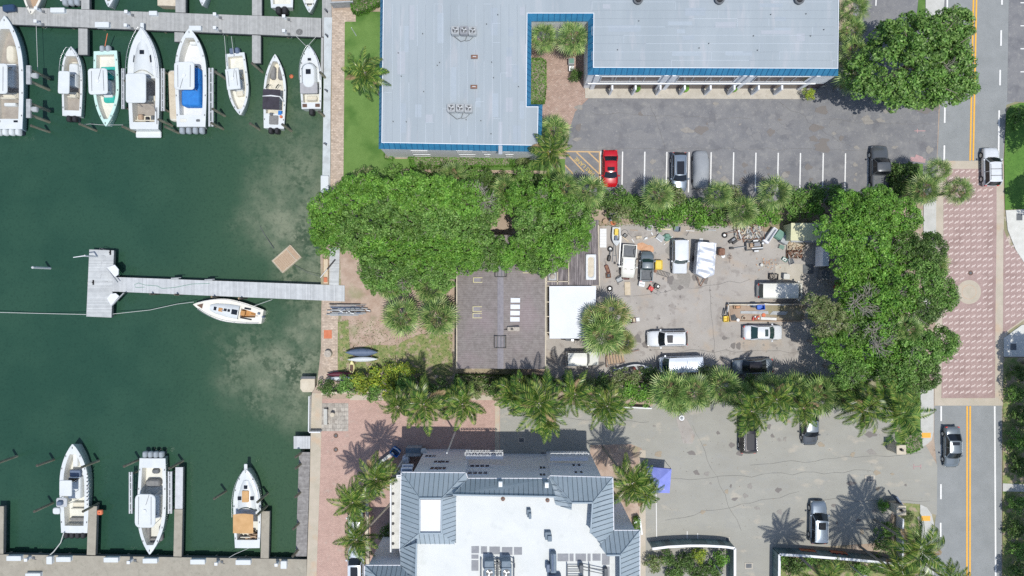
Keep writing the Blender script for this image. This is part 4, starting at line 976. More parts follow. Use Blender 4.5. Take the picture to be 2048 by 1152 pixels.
for px0, px1, py0, py1 in ((943, 958, 1092, 1106), (943, 957, 1109, 1117), (943, 957, 1120, 1141), (962, 974, 1092.5, 1107), (979, 1000, 1093, 1108), (1004, 1025, 1094, 1109), (1028, 1044, 1094, 1109),
                           (1115, 1137, 1107, 1122), (1139, 1147, 1107, 1122), (1151, 1172, 1107, 1122), (1175, 1181, 1107, 1122), (1185, 1201, 1107, 1121), (1204, 1219, 1107, 1129), (1204, 1219, 1133, 1160)):
    a = P(px0, py1, FZ); b_ = P(px1, py0, FZ); mb = MB(); mb.box(a[0], b_[0], a[1], b_[1], FZ, FZ + .03); mb.build('walkway_pad', 'pad_grey', cb)
mb = MB(); a = Q(783, 957, 9.2); b_ = Q(802, 1097, 9.0)
mb.box(a[0], P(803, 0, 9)[0], b_[1], a[1], 8.6, 9.0); mb.build('balcony_roof', 'concrete_white', cb)
mb = MB(); x = P(783, 0, 9.3)[0]; mb.box(x - .15, x, P(0, 1104, 9.3)[1], P(0, 957, 9.3)[1], 0, 9.35); mb.build('parapet', 'white', cb)
for k in range(7):
    x, y = P(785, 968 + k * 20, 9.2); mb = MB(); mb.cyl((x + .05, y), .14, .12, 9.0, 9.2, 10); mb.build('light_dome', 'black', cb)
mb = MB()
for (px0, px1, py0, py1, z) in ((804, 826, 929, 935, 8.5), (802, 824, 936, 944, 9.8), (795, 803, 943, 950, 7.6), (793, 803, 950, 956, 9.0)):
    a = P(px0, py1, z); b_ = P(px1, py0, z); mb.box(a[0], b_[0], a[1], b_[1], z - .35, z, 0); mb.box(a[0] + .12, b_[0], a[1] + .12, b_[1] - .12, z + .002, z + .012, 1)
mb.build('balcony', ['wall_grey', 'ac_blue'], cb)
yN = P(0, 945, EZ)[1] - .12 + .24
yt = P(0, 945.2, EZ)[1] - .12
def nwin(px0, px1, py0, py1, yw, m=2): wall_window(cb, px0, px1, py0, py1, yw + .01, 1, 'glass_dark', m, fr='wall_grey')
for px0, px1, py0, py1 in ((852, 862, 910, 914.5), (866, 870, 910, 914.5), (869, 881, 921.5, 926), (884, 897, 921.5, 926), (862, 875, 934, 939.5), (878, 891, 934, 939.5)): nwin(px0, px1, py0, py1, P(0, 945.6, EZ)[1] - .1)
for k in range(4):
    nwin(941 + k * 10, 948 + k * 10, 930, 934.5, P(0, 955.6, EZ)[1] - .1, 1); nwin(936.5 + k * 10.3, 943.5 + k * 10.3, 943.5, 949, P(0, 955.6, EZ)[1] - .1, 1)
for py in (933, 947): nwin(1079, 1091, py, py + 5, P(0, 956.6, EZ)[1] - .1, 2)
for px, py in ((1144, 928), (1154.5, 928), (1148, 942), (1159, 942)): nwin(px, px + 7, py, py + 5, P(0, 953.2, EZ)[1] - .1, 1)
for px0, px1, py0, py1 in ((930, 1006, 904, 912), (1101, 1178, 906, 915)):
    z = 6.2; a = P(px0, py1, z); b_ = P(px1, py0, z); rl = MB()
    yb_ = P(0, 955, EZ)[1] + .1
    rl.box(a[0], b_[0], a[1] - .6, a[1] - .1, z - 1.1, z - .95)
    dk = rl.build('balcony', 'wall_grey', cb)
    rl = MB()
    for zz in (z, z - .5, z - .9): rl.box(a[0], b_[0], b_[1] - .05, b_[1], zz - .05, zz)
    rl.box(a[0], a[0] + .05, a[1], b_[1], z - .05, z); rl.box(b_[0] - .05, b_[0], a[1], b_[1], z - .05, z); rl.box(a[0], b_[0], a[1], a[1] + .05, z - .05, z)
    n = 12
    for k in range(n + 1):
        x = a[0] + (b_[0] - a[0]) * k / n; rl.box(x - .02, x + .02, b_[1] - .06, b_[1] - .01, z - 1, z)
        rl.box(x - .015, x + .015, a[1], b_[1], z - .045, z - .01)
        if k < n: x2 = a[0] + (b_[0] - a[0]) * (k + 1) / n; rl.tube([(x, a[1] if k % 2 else b_[1], z), (x2, b_[1] if k % 2 else a[1], z)], .02, 4)
    rl.build('balcony_railing', 'white', cb)
for px, py, l in ((1001, 968, 'left'), (1093.5, 970, 'right')):
    z = EZ + 1.3; x, y = P(px, py, z); mb = MB(); mb.rbox(x - .22, x + .22, y - .3, y + .3, z - .5, z + .05, .03); o = mb.build('skylight', 'seam_metal', cb)
    mb = MB(); mb.box(x - .17, x + .17, y - .26, y + .2, z + .052, z + .07); mb.build('skylight_pane', 'white', o)
for px, py, l in ((1006, 997.5, 'left'), (1095, 1000, 'right')):
    x, y = P(px, py, FZ); t = thing('roof_drain', 'round brown roof vent behind the %s skylight' % l, 'vent', (x, y, FZ)); mb = MB(); mb.cyl((0, 0), .22, .2, 0, .14, 14); mb.build('base', 'rust', t); mb = MB(); mb.cyl((0, 0), .1, .1, .14, .18, 10); mb.build('cap', 'grey_dark', t)
for px, py, w, h, l in ((1058, 1024, .2, .5, 'narrow'), (1096, 1069, .32, .5, 'square')):
    x, y = P(px, py, FZ + .4); t = thing('vent_hood', 'dark blue %s vent hood on the white condominium roof' % l, 'vent', (x, y, FZ)); mb = MB(); mb.rbox(-w, w, -h, h * .6, 0, .55, .05); mb.build('duct', 'ac_blue', t); mb = MB(); mb.rbox(-w * .2, w * 1.2, -h * 1.2, 0, .1, .75, .05); mb.build('hood', 'ac_blue', t)
# roof plant
for gx, l in ((995, 'left'),):
    t = thing('plant_frame', 'dark steel service frame with crossbars between two rooftop condensers', 'frame', (*P(gx, 1147, FZ + .8), FZ)); mb = MB()
    for x in (-1.7, -.05, .05, 1.7): mb.box(x - .05, x + .05, -3, 1.35, .45, .55)
    for k in range(8): mb.box(-.65, .65, 1.0 - k * .5, 1.06 - k * .5, .42, .5)
    mb.tube([(-1.2, 1.3, .9), (-.5, 1.4, .9), (0, 1.1, .8), (1.2, 1.4, .9), (1.75, 1.1, .9), (1.75, .6, .7)], .07, 6); mb.tube([(-.9, 1.05, .9), (1.3, 1.0, .95)], .05, 6)
    for x in (-1.7, 0, 1.7):
        for y in (-1, 1.3): mb.box(x - .04, x + .04, y - .04, y + .04, 0, .5)
    mb.build('rails', 'grey_dark', t)
for px, py, l in ((979, 1143, 'left'), (1013, 1143, 'right')):
    x, y = P(px, py, FZ + 1.3); t = thing('rooftop_condenser', '%s blue grey condenser beside the service frame on the white roof' % l, 'air conditioner', (x, y, FZ), group='condominium condensers')
    ac_unit(t, 'casing', 0, 0, .4, .52, 1.2, 'ac_blue'); mb = MB(); mb.rbox(-.5, .45, .5, 1.15, .5, 1.5, .06); mb.build('duct', 'ac_blue', t)
    mb = MB(); mb.rbox(-.5, .5, -1.5, -.7, .5, 1.3, .05); mb.build('cabinet', 'grey_dark', t)
t = thing('duct_riser', 'blue grey duct assembly with a tall pipe in the middle of the white roof', 'duct', (*P(1107, 1130, FZ + .8), FZ)); mb = MB()
mb.rbox(-.3, .3, -.8, 1.2, .0, .9, .1); mb.build('duct', 'ac_blue', t); mb = MB(); mb.rbox(-.75, -.35, -.8, .1, 0, .8, .15); mb.tube([(-.1, 1.1, .9), (-.1, -.6, 1.0)], .1, 6); mb.rbox(-.5, .8, -2.6, -1.1, 0, .9, .06); mb.build('pipes', 'slate_blue', t)
t = thing('pipe_rack', 'blue grey pipe rack with two long arms on the right of the white roof', 'frame', (*P(1160, 1142, FZ + .5), FZ)); mb = MB()
for x in (-1.3, .3, 1.0): mb.box(x - .05, x + .05, -1.6, .7, .3, .42)
for k in range(4): mb.box(-1.3, .3, .4 - k * .5, .48 - k * .5, .3, .38)
mb.rbox(-.1, .3, 0, .8, .3, 1.0, .08); mb.tube([(.3, .5, .6), (2.6, .05, .4)], .05, 5); mb.tube([(.3, .2, .6), (2.6, -.35, .4)], .04, 5); mb.rbox(2.5, 2.85, -1.1, .3, 0, .6, .08); mb.rbox(0, .45, -1.8, -.6, .3, .9, .04); mb.build('frame', 'grey_dark', t)

# ------------------------------------------------ small house in the yard
hb = thing('shingled_house', 'house with a weathered dark brown shingle roof beside the yard', 'house')
eL, eR, yT, yB = 913.5, 1091, 470, 737
q = lambda px, py, z: Vector(Q(px, py, z))
ze, zr = 3.1, 4.3
mb = MB()
mb.add([q(eL, yT, ze), q(eL, yB, ze), q(1001, yB + .5, zr), q(1001, yT, zr)], [[0, 1, 2, 3]]); mb.add([q(1001, yT, zr), q(1001, yB + .5, zr), q(eR, yB + 1, ze), q(eR, yT, ze)], [[0, 1, 2, 3]])
a, b_, c, d = q(eL, yB, ze), q(eR, yB + 1, ze), q(eR, yT, ze), q(eL, yT, ze)
mb.build('roof', 'shingle', hb)
mb = MB(); mb.prism([(p.x * .985 + .1, p.y + (.4 if p.y < 0 else -.4)) for p in (a, b_, c, d)], 0, ze - .05); mb.build('wall', 'concrete', hb)
mb = MB(); mb.seg(a[:2], d[:2], .12, ze - .18, ze + .02); mb.seg(b_[:2], c[:2], .12, ze - .18, ze + .02); mb.build('gutter', 'stone_cream', hb)
mb = MB(); r0, r1 = q(1001, yT, zr), q(1001, yB + .5, zr); mb.add([(r0.x - .35, r0.y, zr - .03), (r0.x, r0.y, zr + .04), (r0.x + .35, r0.y, zr - .03), (r1.x - .35, r1.y, zr - .03), (r1.x, r1.y, zr + .04), (r1.x + .35, r1.y, zr - .03)], [[0, 3, 4, 1], [1, 4, 5, 2]]); mb.build('ridge_strip', 'shingle_ridge', hb)


def roofz(px): return zr - abs(px - 1001) / 88 * (zr - ze)


for k, py in enumerate((600.5, 613.5, 626, 638.5)):
    px = 1029.5 - k * .3; z = roofz(px) + .12; x, y = P(px, py, z); mb = MB(); mb.rbox(x - .62, x + .62, y - .27, y + .27, z - .1, z, .04); mb.build('skylight', 'membrane_white', hb)
for px, py, w in ((955, 618, .55), (955, 631, .55), (1053, 541, .6), (956, 560, .55)):
    z = roofz(px) + .08; x, y = P(px, py, z); mb = MB()
    mb.box(x - w, x + w, y + .24, y + .29, z - .08, z + .04); mb.box(x - w, x + w, y - .29, y - .24, z - .08, z + .04); mb.box(x - w, x - w + .05, y - .24, y + .24, z - .08, z + .04); mb.box(x + w - .05, x + w, y - .24, y + .24, z - .08, z + .04)
    o = mb.build('roof_window', 'yellow_pale', hb)
    mb = MB(); mb.box(x - w + .05, x + w - .05, y - .24, y + .24, z - .06, z - .01); mb.build('pane', 'shingle_ridge', o)
for px, py in ((1002, 542), (1001, 684)):
    z = zr + .1; x, y = P(px, py, z); mb = MB(); mb.box(x - .68, x + .68, y + .66, y + .72, z - .3, z + .12); mb.box(x - .72, x - .66, y - .7, y + .72, z - .3, z + .12); mb.box(x + .6, x + .68, y - .7, y + .72, z - .3, z + .06); mb.box(x - .66, x + .6, y - .7, y - .64, z - .3, z + .06)
    for k in range(6): mb.box(x - .6 + k * .2, x - .5 + k * .2, y - .64, y + .66, z - .2, z - .06, 1 if k % 2 else 2)
    mb.build('louvre_vent', ['black', 'grey_dark', 'shingle_ridge'], hb)
z = roofz(1027); x, y = P(1027, 658, z + .5); mb = MB(); mb.rbox(x - .7, x + .7, y - .25, y + .25, z - .3, z + .6, .04); ch = mb.build('chimney', 'rubble', hb); mb = MB(); mb.rbox(x - .3, x - .05, y - .12, y + .12, z + .6, z + .75, .03); mb.tube([(x - 1.2, y - .05, z + .2), (x - .6, y - .05, z + .45)], .04, 5); mb.build('flue', 'black', ch)
# flat white roof and old sheet lean-to
wr = thing('carport', 'carport with a plain bright white flat roof beside the shingled house', 'carport')
mb = MB(); mb.prism([P(1098.5, 572, 2.7), P(1192, 572, 2.7), P(1191, 677, 2.7), P(1099, 677, 2.7)], 2.5, 2.7); mb.build('roof', 'membrane_white', wr)
mb = MB()
for px, py in ((1101, 575), (1189, 575), (1101, 674), (1189, 674), (1101, 610), (1101, 645)): x, y = P(px, py, 2.6); mb.box(x - .07, x + .07, y - .07, y + .07, 0, 2.5)
mb.build('posts', 'wood', wr)
mb = MB()
for py in (572, 604, 633, 665): mb.seg(P(1091, py, 2.6), P(1099, py, 2.6), .1, 2.5, 2.62)
mb.seg(P(1093.5, 570, 2.6), P(1093.5, 680, 2.6), .07, 2.52, 2.66); mb.build('beams', 'stone_cream', wr)
lt_ = thing('lean_to_shed', 'lean-to shed with a weathered corrugated dark roof above the white carport', 'shed')
mb = MB(); v = [Vector(Q(1084, 440, 2.9)), Vector(Q(1197, 440, 2.5)), Vector(Q(1199, 570, 2.5)), Vector(Q(1084, 570, 2.9))]
mb.add(v, [[3, 2, 1, 0]])
for k in range(30):
    t0 = k / 30; a = v[0].lerp(v[1], t0); b_ = v[3].lerp(v[2], t0); mb.tube([(a.x, a.y, a.z + .0), (b_.x, b_.y, b_.z)], .035, 4)
mb.build('roof', 'old_sheet', lt_)
mb = MB(); mb.prism([(p.x * 1.0, p.y + (-.1 if p.y > 4 else .1)) for p in v], 0, 2.45); mb.build('wall', 'wood_dark', lt_)
mb = MB(); mb.seg(P(1196.5, 450, 2.6), P(1199, 572, 2.6), .12, 2.45, 2.62)
for a, b_ in (((1093, 544), (1093, 569)), ((1115, 544), (1115, 569)), ((1137, 522), (1137, 569)), ((1093, 563), (1137, 563))): mb.seg(P(*a, 2.8), P(*b_, 2.8), .1, 2.75, 2.95)
mb.build('battens', 'stone_cream', lt_)
t = thing('old_skiff_mould', 'white rimmed bathtub shaped shell lying on the corrugated shed roof', 'tub', P(1182, 534, 3.0) + (2.6,)); mb = MB()
def rr(x, y, r, n=5):
    return [(sx * (x - r) + r * math.cos(R(a)) * 1, sy * (y - r) + r * math.sin(R(a))) for sx, sy, a0 in ((1, 1, 0), (-1, 1, 90), (-1, -1, 180), (1, -1, 270)) for a in [a0 + 90 * k / n for k in range(n + 1)]]
o_, i_ = rr(.6, 1.5, .1), rr(.42, 1.3, .35); n = len(o_)
mb.loft([[(*p, .15) for p in o_], [(*p, .3) for p in o_], [(*p, .3) for p in i_], [(p[0] * .8, p[1] * .9, .12) for p in i_]], 0, True, False); mb.build('rim', 'white', t)
mb = MB(); mb.poly([(p[0] * .82, p[1] * .91, .13) for p in i_]); mb.build('basin', 'stone_cream', t)
mb = MB(); x, y = P(1105, 553, 2.9)
t = thing('roof_ventilator', 'round ventilator in a square base on the corrugated shed roof', 'vent', (x, y, 2.85)); mb.rbox(-.45, .45, -.45, .45, 0, .06, .03); mb.build('base', 'galv', t); mb = MB(); mb.cyl((0, 0), .28, .28, .06, .3, 16); mb.cyl((0, 0), .34, .2, .3, .42, 16, 1); mb.build('cowl', ['galv', 'rubble'], t)
# cream container and brown hut roof under the trees
t = thing('cream_container', 'pale yellow topped shed half in tree shade at the upper right of the yard', 'shed', (0, 0, 0)); z = 2.5
c_ = [P(1583, 447, z), P(1656, 447, z), P(1656, 480, z), P(1582, 480, z)]
mb = MB(); mb.prism(c_, 0, z - .06); mb.build('wall', 'shed_cream', t)
cc, ci = inset(c_, -.06); mb = MB(); mb.prism(ci, z - .06, z); mb.build('roof', 'shed_cream', t)
mb = MB(); mb.seg(P(1582, 482, 2.2), P(1645, 482, 2.2), .3, 2.0, 2.2); mb.build('awning', 'galv', t)
t = thing('long_box_trailer', 'long pale grey roofed box trailer under the big tree at the east of the yard', 'trailer', (0, 0, 0)); z = 2.6
mb = MB(); c_ = [P(1646, 492, z), P(1659, 492, z), P(1657, 532, z), P(1645, 532, z)]; mb.prism(c_, .6, z); mb.build('body', 'wall_grey', t)
mb = MB(); c2 = [P(1643, 540, 1.6), P(1659, 540, 1.6), P(1659, 559, 1.6), P(1643, 559, 1.6)]; mb.prism(c2, .5, 1.6); mb.build('cab', 'grey_dark', t)
for px, py in ((1648, 500), (1648, 525), (1648, 552)):
    x, y = P(px, py); mb = MB(); mb.cyl((x, y), .4, .4, 0, .55, 12); mb.build('wheel', 'rubber', t)
x, y = P(1006, 482, 3); t = thing('hut_roof', 'small hut with a rusty orange sheet roof seen between two tree crowns', 'hut', (x, y, 0)); mb = MB(); mb.box(-.8, .8, -.7, .7, 0, 2.4); mb.build('wall', 'wood_dark', t); mb = MB(); mb.add([(-1, -.8, 2.4), (1, -.8, 2.4), (1, .8, 2.75), (-1, .8, 2.75)], [[0, 1, 2, 3]]); mb.add([(-1, -.8, 2.34), (1, -.8, 2.34), (1, .8, 2.69), (-1, .8, 2.69)], [[3, 2, 1, 0]]); mb.build('roof', 'orange_dirt', t)

# ------------------------------------------------ walls and fences
def wall_line(name, label, pts, h, w, m, cat='wall', cap=None, side=None):
    t = thing(name, label, cat); mb = MB(); q_ = [P(*p) for p in pts]
    for a, b_ in zip(q_, q_[1:]): mb.seg(a, b_, w, 0, h - .08)
    mb.build('wall' if 'wall' in name else 'boards', m, t)
    mb = MB()
    for a, b_ in zip(q_, q_[1:]): mb.seg(a, b_, w + .06, h - .08, h)
    mb.build('cap', cap or 'white', t); return t


wall_line('tiled_wall', 'curved teal faced wall with a white top left of the lower driveway', [(1298, 1085), (1330, 1081), (1370, 1079), (1400, 1079), (1440, 1081), (1459, 1084)], 2.0, .22, 'tile_teal')
wall_line('tiled_wall', 'teal faced wall return along the left of the lower driveway', [(1459, 1084), (1459, 1240)], 2.0, .22, 'tile_teal')
wall_line('tiled_wall', 'teal faced wall with a white top right of the lower driveway', [(1546, 1096), (1600, 1099), (1700, 1107), (1785, 1116)], 2.0, .22, 'tile_teal')
wall_line('tiled_wall', 'teal faced wall return along the right of the lower driveway', [(1546, 1096), (1544, 1240)], 2.0, .22, 'tile_teal')
wall_line('picket_fence', 'white fence running down from the lower gate pillar by the road', [(1793, 1030), (1791, 1240)], 1.4, .12, 'white', 'fence')
wall_line('garden_fence', 'thin white fence along the lower edge of the palm hedge', [(1235, 812), (1262, 812), (1300, 814)], 1.0, .08, 'white', 'fence')
wall_line('boundary_wall', 'pale boundary wall hidden under the palms below the house', [(650, 783), (760, 778), (1000, 766), (1160, 768), (1300, 770), (1440, 768), (1600, 775)], 1.6, .2, 'concrete', 'wall', 'stone_cream')
wall_line('quay_railing', 'white railing along the top of the quay wall by the landing', [(623, 790), (622, 860)], 1.0, .05, 'white', 'railing')
wall_line('quay_railing', 'white barred gate across the quay at the lattice paving', [(623, 861), (645, 861)], 1.0, .08, 'white', 'railing')
wall_line('marina_gate', 'grey gate across the promenade at the upper hedge', [(667, 16), (712, 14)], 1.6, .1, 'galv', 'gate', 'galv')
wall_line('entrance_wall', 'curved dark and white retaining wall by the condominium entrance', [(752, 935), (763, 922), (778, 910), (790, 902)], 1.0, .3, 'ac_blue', 'wall', 'concrete_white')
wall_line('garden_wall', 'low cream wall along the planting beside the brick forecourt', [(737, 985), (736, 1060), (742, 1240)], .7, .3, 'stone_cream', 'wall', 'stone_cream')
wall_line('glass_screen', 'narrow walled planter bed on the right of the condominium', [(1266, 1040), (1276, 1031), (1280, 1062)], 1.2, .15, 'white', 'planter')
for px, py, l in ((1801, 899, 'upper'), (1801, 1020, 'lower')):
    t = thing('gate_pillar', 'cream square gate pillar with a lantern on the %s side of the road entrance' % l, 'pillar', P(px, py, 2.1) + (0,)); mb = MB(); mb.rbox(-.5, .5, -.5, .5, 0, 2.1, .03); mb.build('shaft', 'stone_cream', t)
    mb = MB(); mb.rbox(-.56, .56, -.56, .56, 2.1, 2.25, .03); mb.build('cap', 'stone_cream', t); mb = MB(); mb.rbox(-.12, .12, -.12, .12, 2.25, 2.55, .03); mb.box(-.25, .1, -.05, .2, 2.252, 2.27); mb.build('lantern', 'black', t)
t = thing('sign_board', 'small blue grey sign board tilted beside the lower gate pillar', 'sign', P(1797, 1003, 1.0) + (0,), R(-55)); mb = MB(); mb.box(-.9, .9, -.08, .08, .5, 1.5); mb.build('panel', 'slate_blue', t); mb = MB(); mb.cyl((-.7, 0), .04, .04, 0, .5, 6); mb.cyl((.7, 0), .04, .04, 0, .5, 6); mb.build('posts', 'galv', t)


# ---------------------------------------------------------------- vehicles
def paint(name, c, rough=.28, metal=.0):
    if name not in M: M[name] = mat(name, c, tuple(v * .93 for v in c), 1.2, rough=rough, coat=.6, metal=metal)
    return name


def car(name, label, cat, px, py, ang, L, Wd, Hh, pt, roofm=None, kind='suv', sunroof=None, rack=False, glass='glass_dark', group=None):
    """kind: sedan, suv, van, pickup, box. Local +x is the front."""
    t = thing(name, label, cat, (*P(px, py, .7), 0), R(ang), group)
    hl, hw = L / 2, Wd / 2
    belt = {'sedan': .92, 'suv': 1.05, 'van': 1.15, 'pickup': 1.08, 'box': 1.05}[kind]
    hood = {'sedan': .8, 'suv': .98, 'van': .98, 'pickup': 1.02, 'box': .98}[kind]
    tail = {'sedan': .92, 'suv': 1.0, 'van': 1.1, 'pickup': .66, 'box': 1.0}[kind]
    # greenhouse extents as fractions of length from the rear: rear base, rear roof, front roof, windscreen base
    g = {'sedan': (.17, .33, .60, .74), 'suv': (.02, .10, .58, .71), 'van': (.015, .05, .80, .90), 'pickup': (.40, .45, .61, .72), 'box': (.03, .06, .60, .68)}[kind]
    rb, rr_, fr, fb = [-hl + L * f for f in g]

    def ring(x, w, zt, zb=.24):
        return [(x, -w * .9, zb), (x, -w, .5), (x, -w * .99, zt - .22), (x, -w * .93, zt - .05), (x, -w * .72, zt), (x, 0, zt + .03), (x, w * .72, zt), (x, w * .93, zt - .05), (x, w * .99, zt - .22), (x, w, .5), (x, w * .9, zb)]
    st = [(-hl, .78, tail - .22), (-hl + .06, .86, tail - .08), (-hl + .25, .95, tail), (-hl + .7, .99, tail + .01)]
    if kind == 'pickup': st += [(-hl + L * .38, 1, tail), (-hl + L * .385, 1, belt)]
    st += [(max(rb, -hl + .8) if kind != 'pickup' else rb + .05, 1, belt), (0, 1, belt), (fb - .1, 1, belt), (fb + .12, .99, hood + .03), ((fb + hl) / 2 + .1, .975, hood - .02), (hl - .35, .93, hood - .09), (hl - .12, .86, hood - .17), (hl, .74, hood - .33)]
    if kind == 'box': st = [(-hl, .95, belt - .1), (-hl + .05, .99, belt), (0, 1, belt), (fb, 1, belt), (fb + .05, 1, hood), (hl - .1, .97, hood - .03), (hl, .93, hood - .15)]
    st = sorted(st, key=lambda s: s[0])
    mb = MB(); mb.loft([ring(x, hw * w, z) for x, w, z in st])
    if kind == 'pickup':
        x0, x1 = -hl + .05, -hl + L * .385
        mb.box(x0, x1, -hw * .97, -hw * .84, .6, 1.05); mb.box(x0, x1, hw * .84, hw * .97, .6, 1.05); mb.box(x0, x0 + .08, -hw * .84, hw * .84, .6, 1.05)
    body = mb.build('body', pt, t)
    if kind == 'pickup':
        mb = MB(); mb.box(-hl + .14, -hl + L * .385, -hw * .83, hw * .83, .67, .7)
        for s_ in (-1, 1): mb.rbox(-hl + L * .14, -hl + L * .3, min(s_ * hw * .6, s_ * hw * .83), max(s_ * hw * .6, s_ * hw * .83), .7, .9, .05)
        mb.build('cargo_bed', 'grey_dark', t)
    bw, tw = hw * .93, hw * (.76 if kind in ('sedan', 'suv', 'pickup') else .84)
    zr_ = Hh - .05
    n = 6

    def front(u, v, xb=fb, xt=fr, bulge=.16):
        w = (bw * .96 * (1 - v) + tw * .95 * v); yy = (u * 2 - 1) * w; bl = bulge * (1 - (u * 2 - 1) ** 2)
        return ((xb * (1 - v) + xt * v) + bl * (1 if xb > 0 or xb == fb else -1), yy, (belt - .03) * (1 - v) + zr_ * v)
    mb = MB(); mb.grid(lambda u, v: front(u, v), n, 3); mb.build('windscreen', glass, t)
    mb = MB(); mb.grid(lambda u, v: (lambda p: (p[0], p[1], p[2]))(((rb * (1 - v) + rr_ * v) - .1 * (1 - (u * 2 - 1) ** 2), (1 - 2 * u) * (bw * .95 * (1 - v) + tw * .94 * v), (belt - .03) * (1 - v) + zr_ * v)), n, 3); mb.build('rear_window', glass, t)
    for s_ in (-1, 1):
        v = [(rb, s_ * bw, belt - .03), (fb, s_ * bw, belt - .03), (fr, s_ * tw, zr_), (rr_, s_ * tw, zr_)]
        mb = MB(); mb.poly(v if s_ < 0 else v[::-1]); mb.build('side_window', glass, t)
    # pillars
    for s_ in (-1, 1):
        xm = (fr + rr_) / 2 + .1
        for pth, r_ in (([(fb + .02, s_ * bw, belt - .04), (fr + .02, s_ * tw, zr_)], .05), ([(rb, s_ * bw, belt - .04), (rr_, s_ * tw, zr_)], .07), ([(xm, s_ * (bw + .005), belt - .04), (xm, s_ * (tw + .01), zr_)], .04), ([(rr_, s_ * (tw + .01), zr_), (fr, s_ * (tw + .01), zr_)], .05)):
            mb = MB(); mb.tube(pth, r_, 5); mb.build('pillar', pt, t)
        if kind == 'van': mb = MB(); mb.poly([(rb, s_ * (bw + .012), belt), (fr - .9, s_ * (bw + .012), belt), (fr - .9, s_ * (tw + .012), zr_), (rr_, s_ * (tw + .012), zr_)][::(1 if s_ < 0 else -1)]); mb.build('side_panel', pt, t)
    # roof panel with rounded plan and crown
    m_ = 8

    def rf(u, v):
        x = (rr_ - .04) * (1 - u) + (fr + .03) * u + .12 * (1 - (v * 2 - 1) ** 2) * (u - .35) ; k = 1 - (abs(v * 2 - 1)) ** 2.5; k2 = 1 - abs(u * 2 - 1) ** 6
        return (x, -(tw + .03) + 2 * (tw + .03) * v, zr_ - .02 + .1 * k * (.55 + .45 * k2))
    mb = MB(); mb.grid(rf, m_, m_); ro = mb.build('roof', roofm or pt, t)
    if kind in ('box', 'pickup', 'van') and cat != 'x':
        pass
    zt = zr_ + .085
    if sunroof:
        a, b_ = sunroof; x0, x1 = rr_ + (fr - rr_) * a, rr_ + (fr - rr_) * b_
        mb = MB(); mb.rbox(x0, x1, -tw * .62, tw * .62, zt - .06, zt + .005, .08); mb.build('sunroof', glass, t)
    if rack:
        for s_ in (-1, 1):
            mb = MB(); y = s_ * tw * .93; mb.tube([(rr_ + .15, y, zt - .05), (rr_ + .25, y, zt + .03), (fr - .25, y, zt + .03), (fr - .15, y, zt - .05)], .025, 5); mb.build('roof_rail', 'alu' if pt != 'p_white' else 'grey_dark', t)
        if rack == 2:
            for xx in (.3, .65):
                mb = MB(); x = rr_ + (fr - rr_) * xx; mb.tube([(x, -tw * .93, zt + .03), (x, tw * .93, zt + .03)], .03, 5); mb.build('crossbar', 'black', t)
    for s_ in (-1, 1):
        mb = MB(); mb.rbox(fb - .25, fb - .05, min(s_ * hw * 1.0, s_ * (hw + .2)), max(s_ * hw * 1.0, s_ * (hw + .2)), belt - .05, belt + .1, .05); mb.build('wing_mirror', pt, t)
        mb = MB(); y0, y1 = sorted((s_ * hw * .5, s_ * hw * .88)); mb.rbox(hl - .3, hl - .05, y0, y1, hood - .55, hood - .3, .06); mb.build('headlight', 'chrome', t)
        mb = MB(); y0, y1 = sorted((s_ * hw * .62, s_ * hw * .9)); mb.rbox(-hl - .01, -hl + .12, y0, y1, tail - .3, tail - .1 if kind != 'pickup' else tail + .1, .03); mb.build('taillight', 'red', t)
    wr_ = .34 if kind == 'sedan' else .38
    for sx in (-hl + L * .19, hl - L * .185):
        for s_ in (-1, 1):
            y = s_ * (hw - .1)
            mb = MB()
            pts = [(sx + wr_ * math.cos(2 * math.pi * k / 16), wr_ + wr_ * math.sin(2 * math.pi * k / 16)) for k in range(16)]
            y0, y1 = y - .12, y + .125
            mb.add([(a, y0, b_) for a, b_ in pts] + [(a, y1, b_) for a, b_ in pts], [[k, (k + 1) % 16, 16 + (k + 1) % 16, 16 + k] for k in range(16)] + [list(range(16)), list(range(16, 32))[::-1]])
            w_ = mb.build('wheel', 'rubber', t)
            mb = MB(); yy = y + s_ * .135; q_ = [(sx + wr_ * .62 * math.cos(2 * math.pi * k / 12), yy, wr_ + wr_ * .62 * math.sin(2 * math.pi * k / 12)) for k in range(12)]
            mb.poly(q_ if s_ < 0 else q_[::-1]); mb.build('rim', 'alu', w_)
    mb = MB(); mb.rbox(hl - .1, hl + .02, -hw * .45, hw * .45, .35, hood - .3, .04); mb.build('grille', 'black', t)
    # seams of bonnet, tailgate
    mb = MB(); mb.box(fb + .15, fb + .17, -hw * .7, hw * .7, hood - .05, hood + .055)
    mb.tube([(fb + .05, -bw * .6, belt + .015), (fb + .12, -.05, belt - .0)], .018, 4); mb.tube([(fb + .05, .05, belt + .015), (fb + .12, bw * .6, belt)], .018, 4)
    mb.build('wipers', 'black', t)
    return t


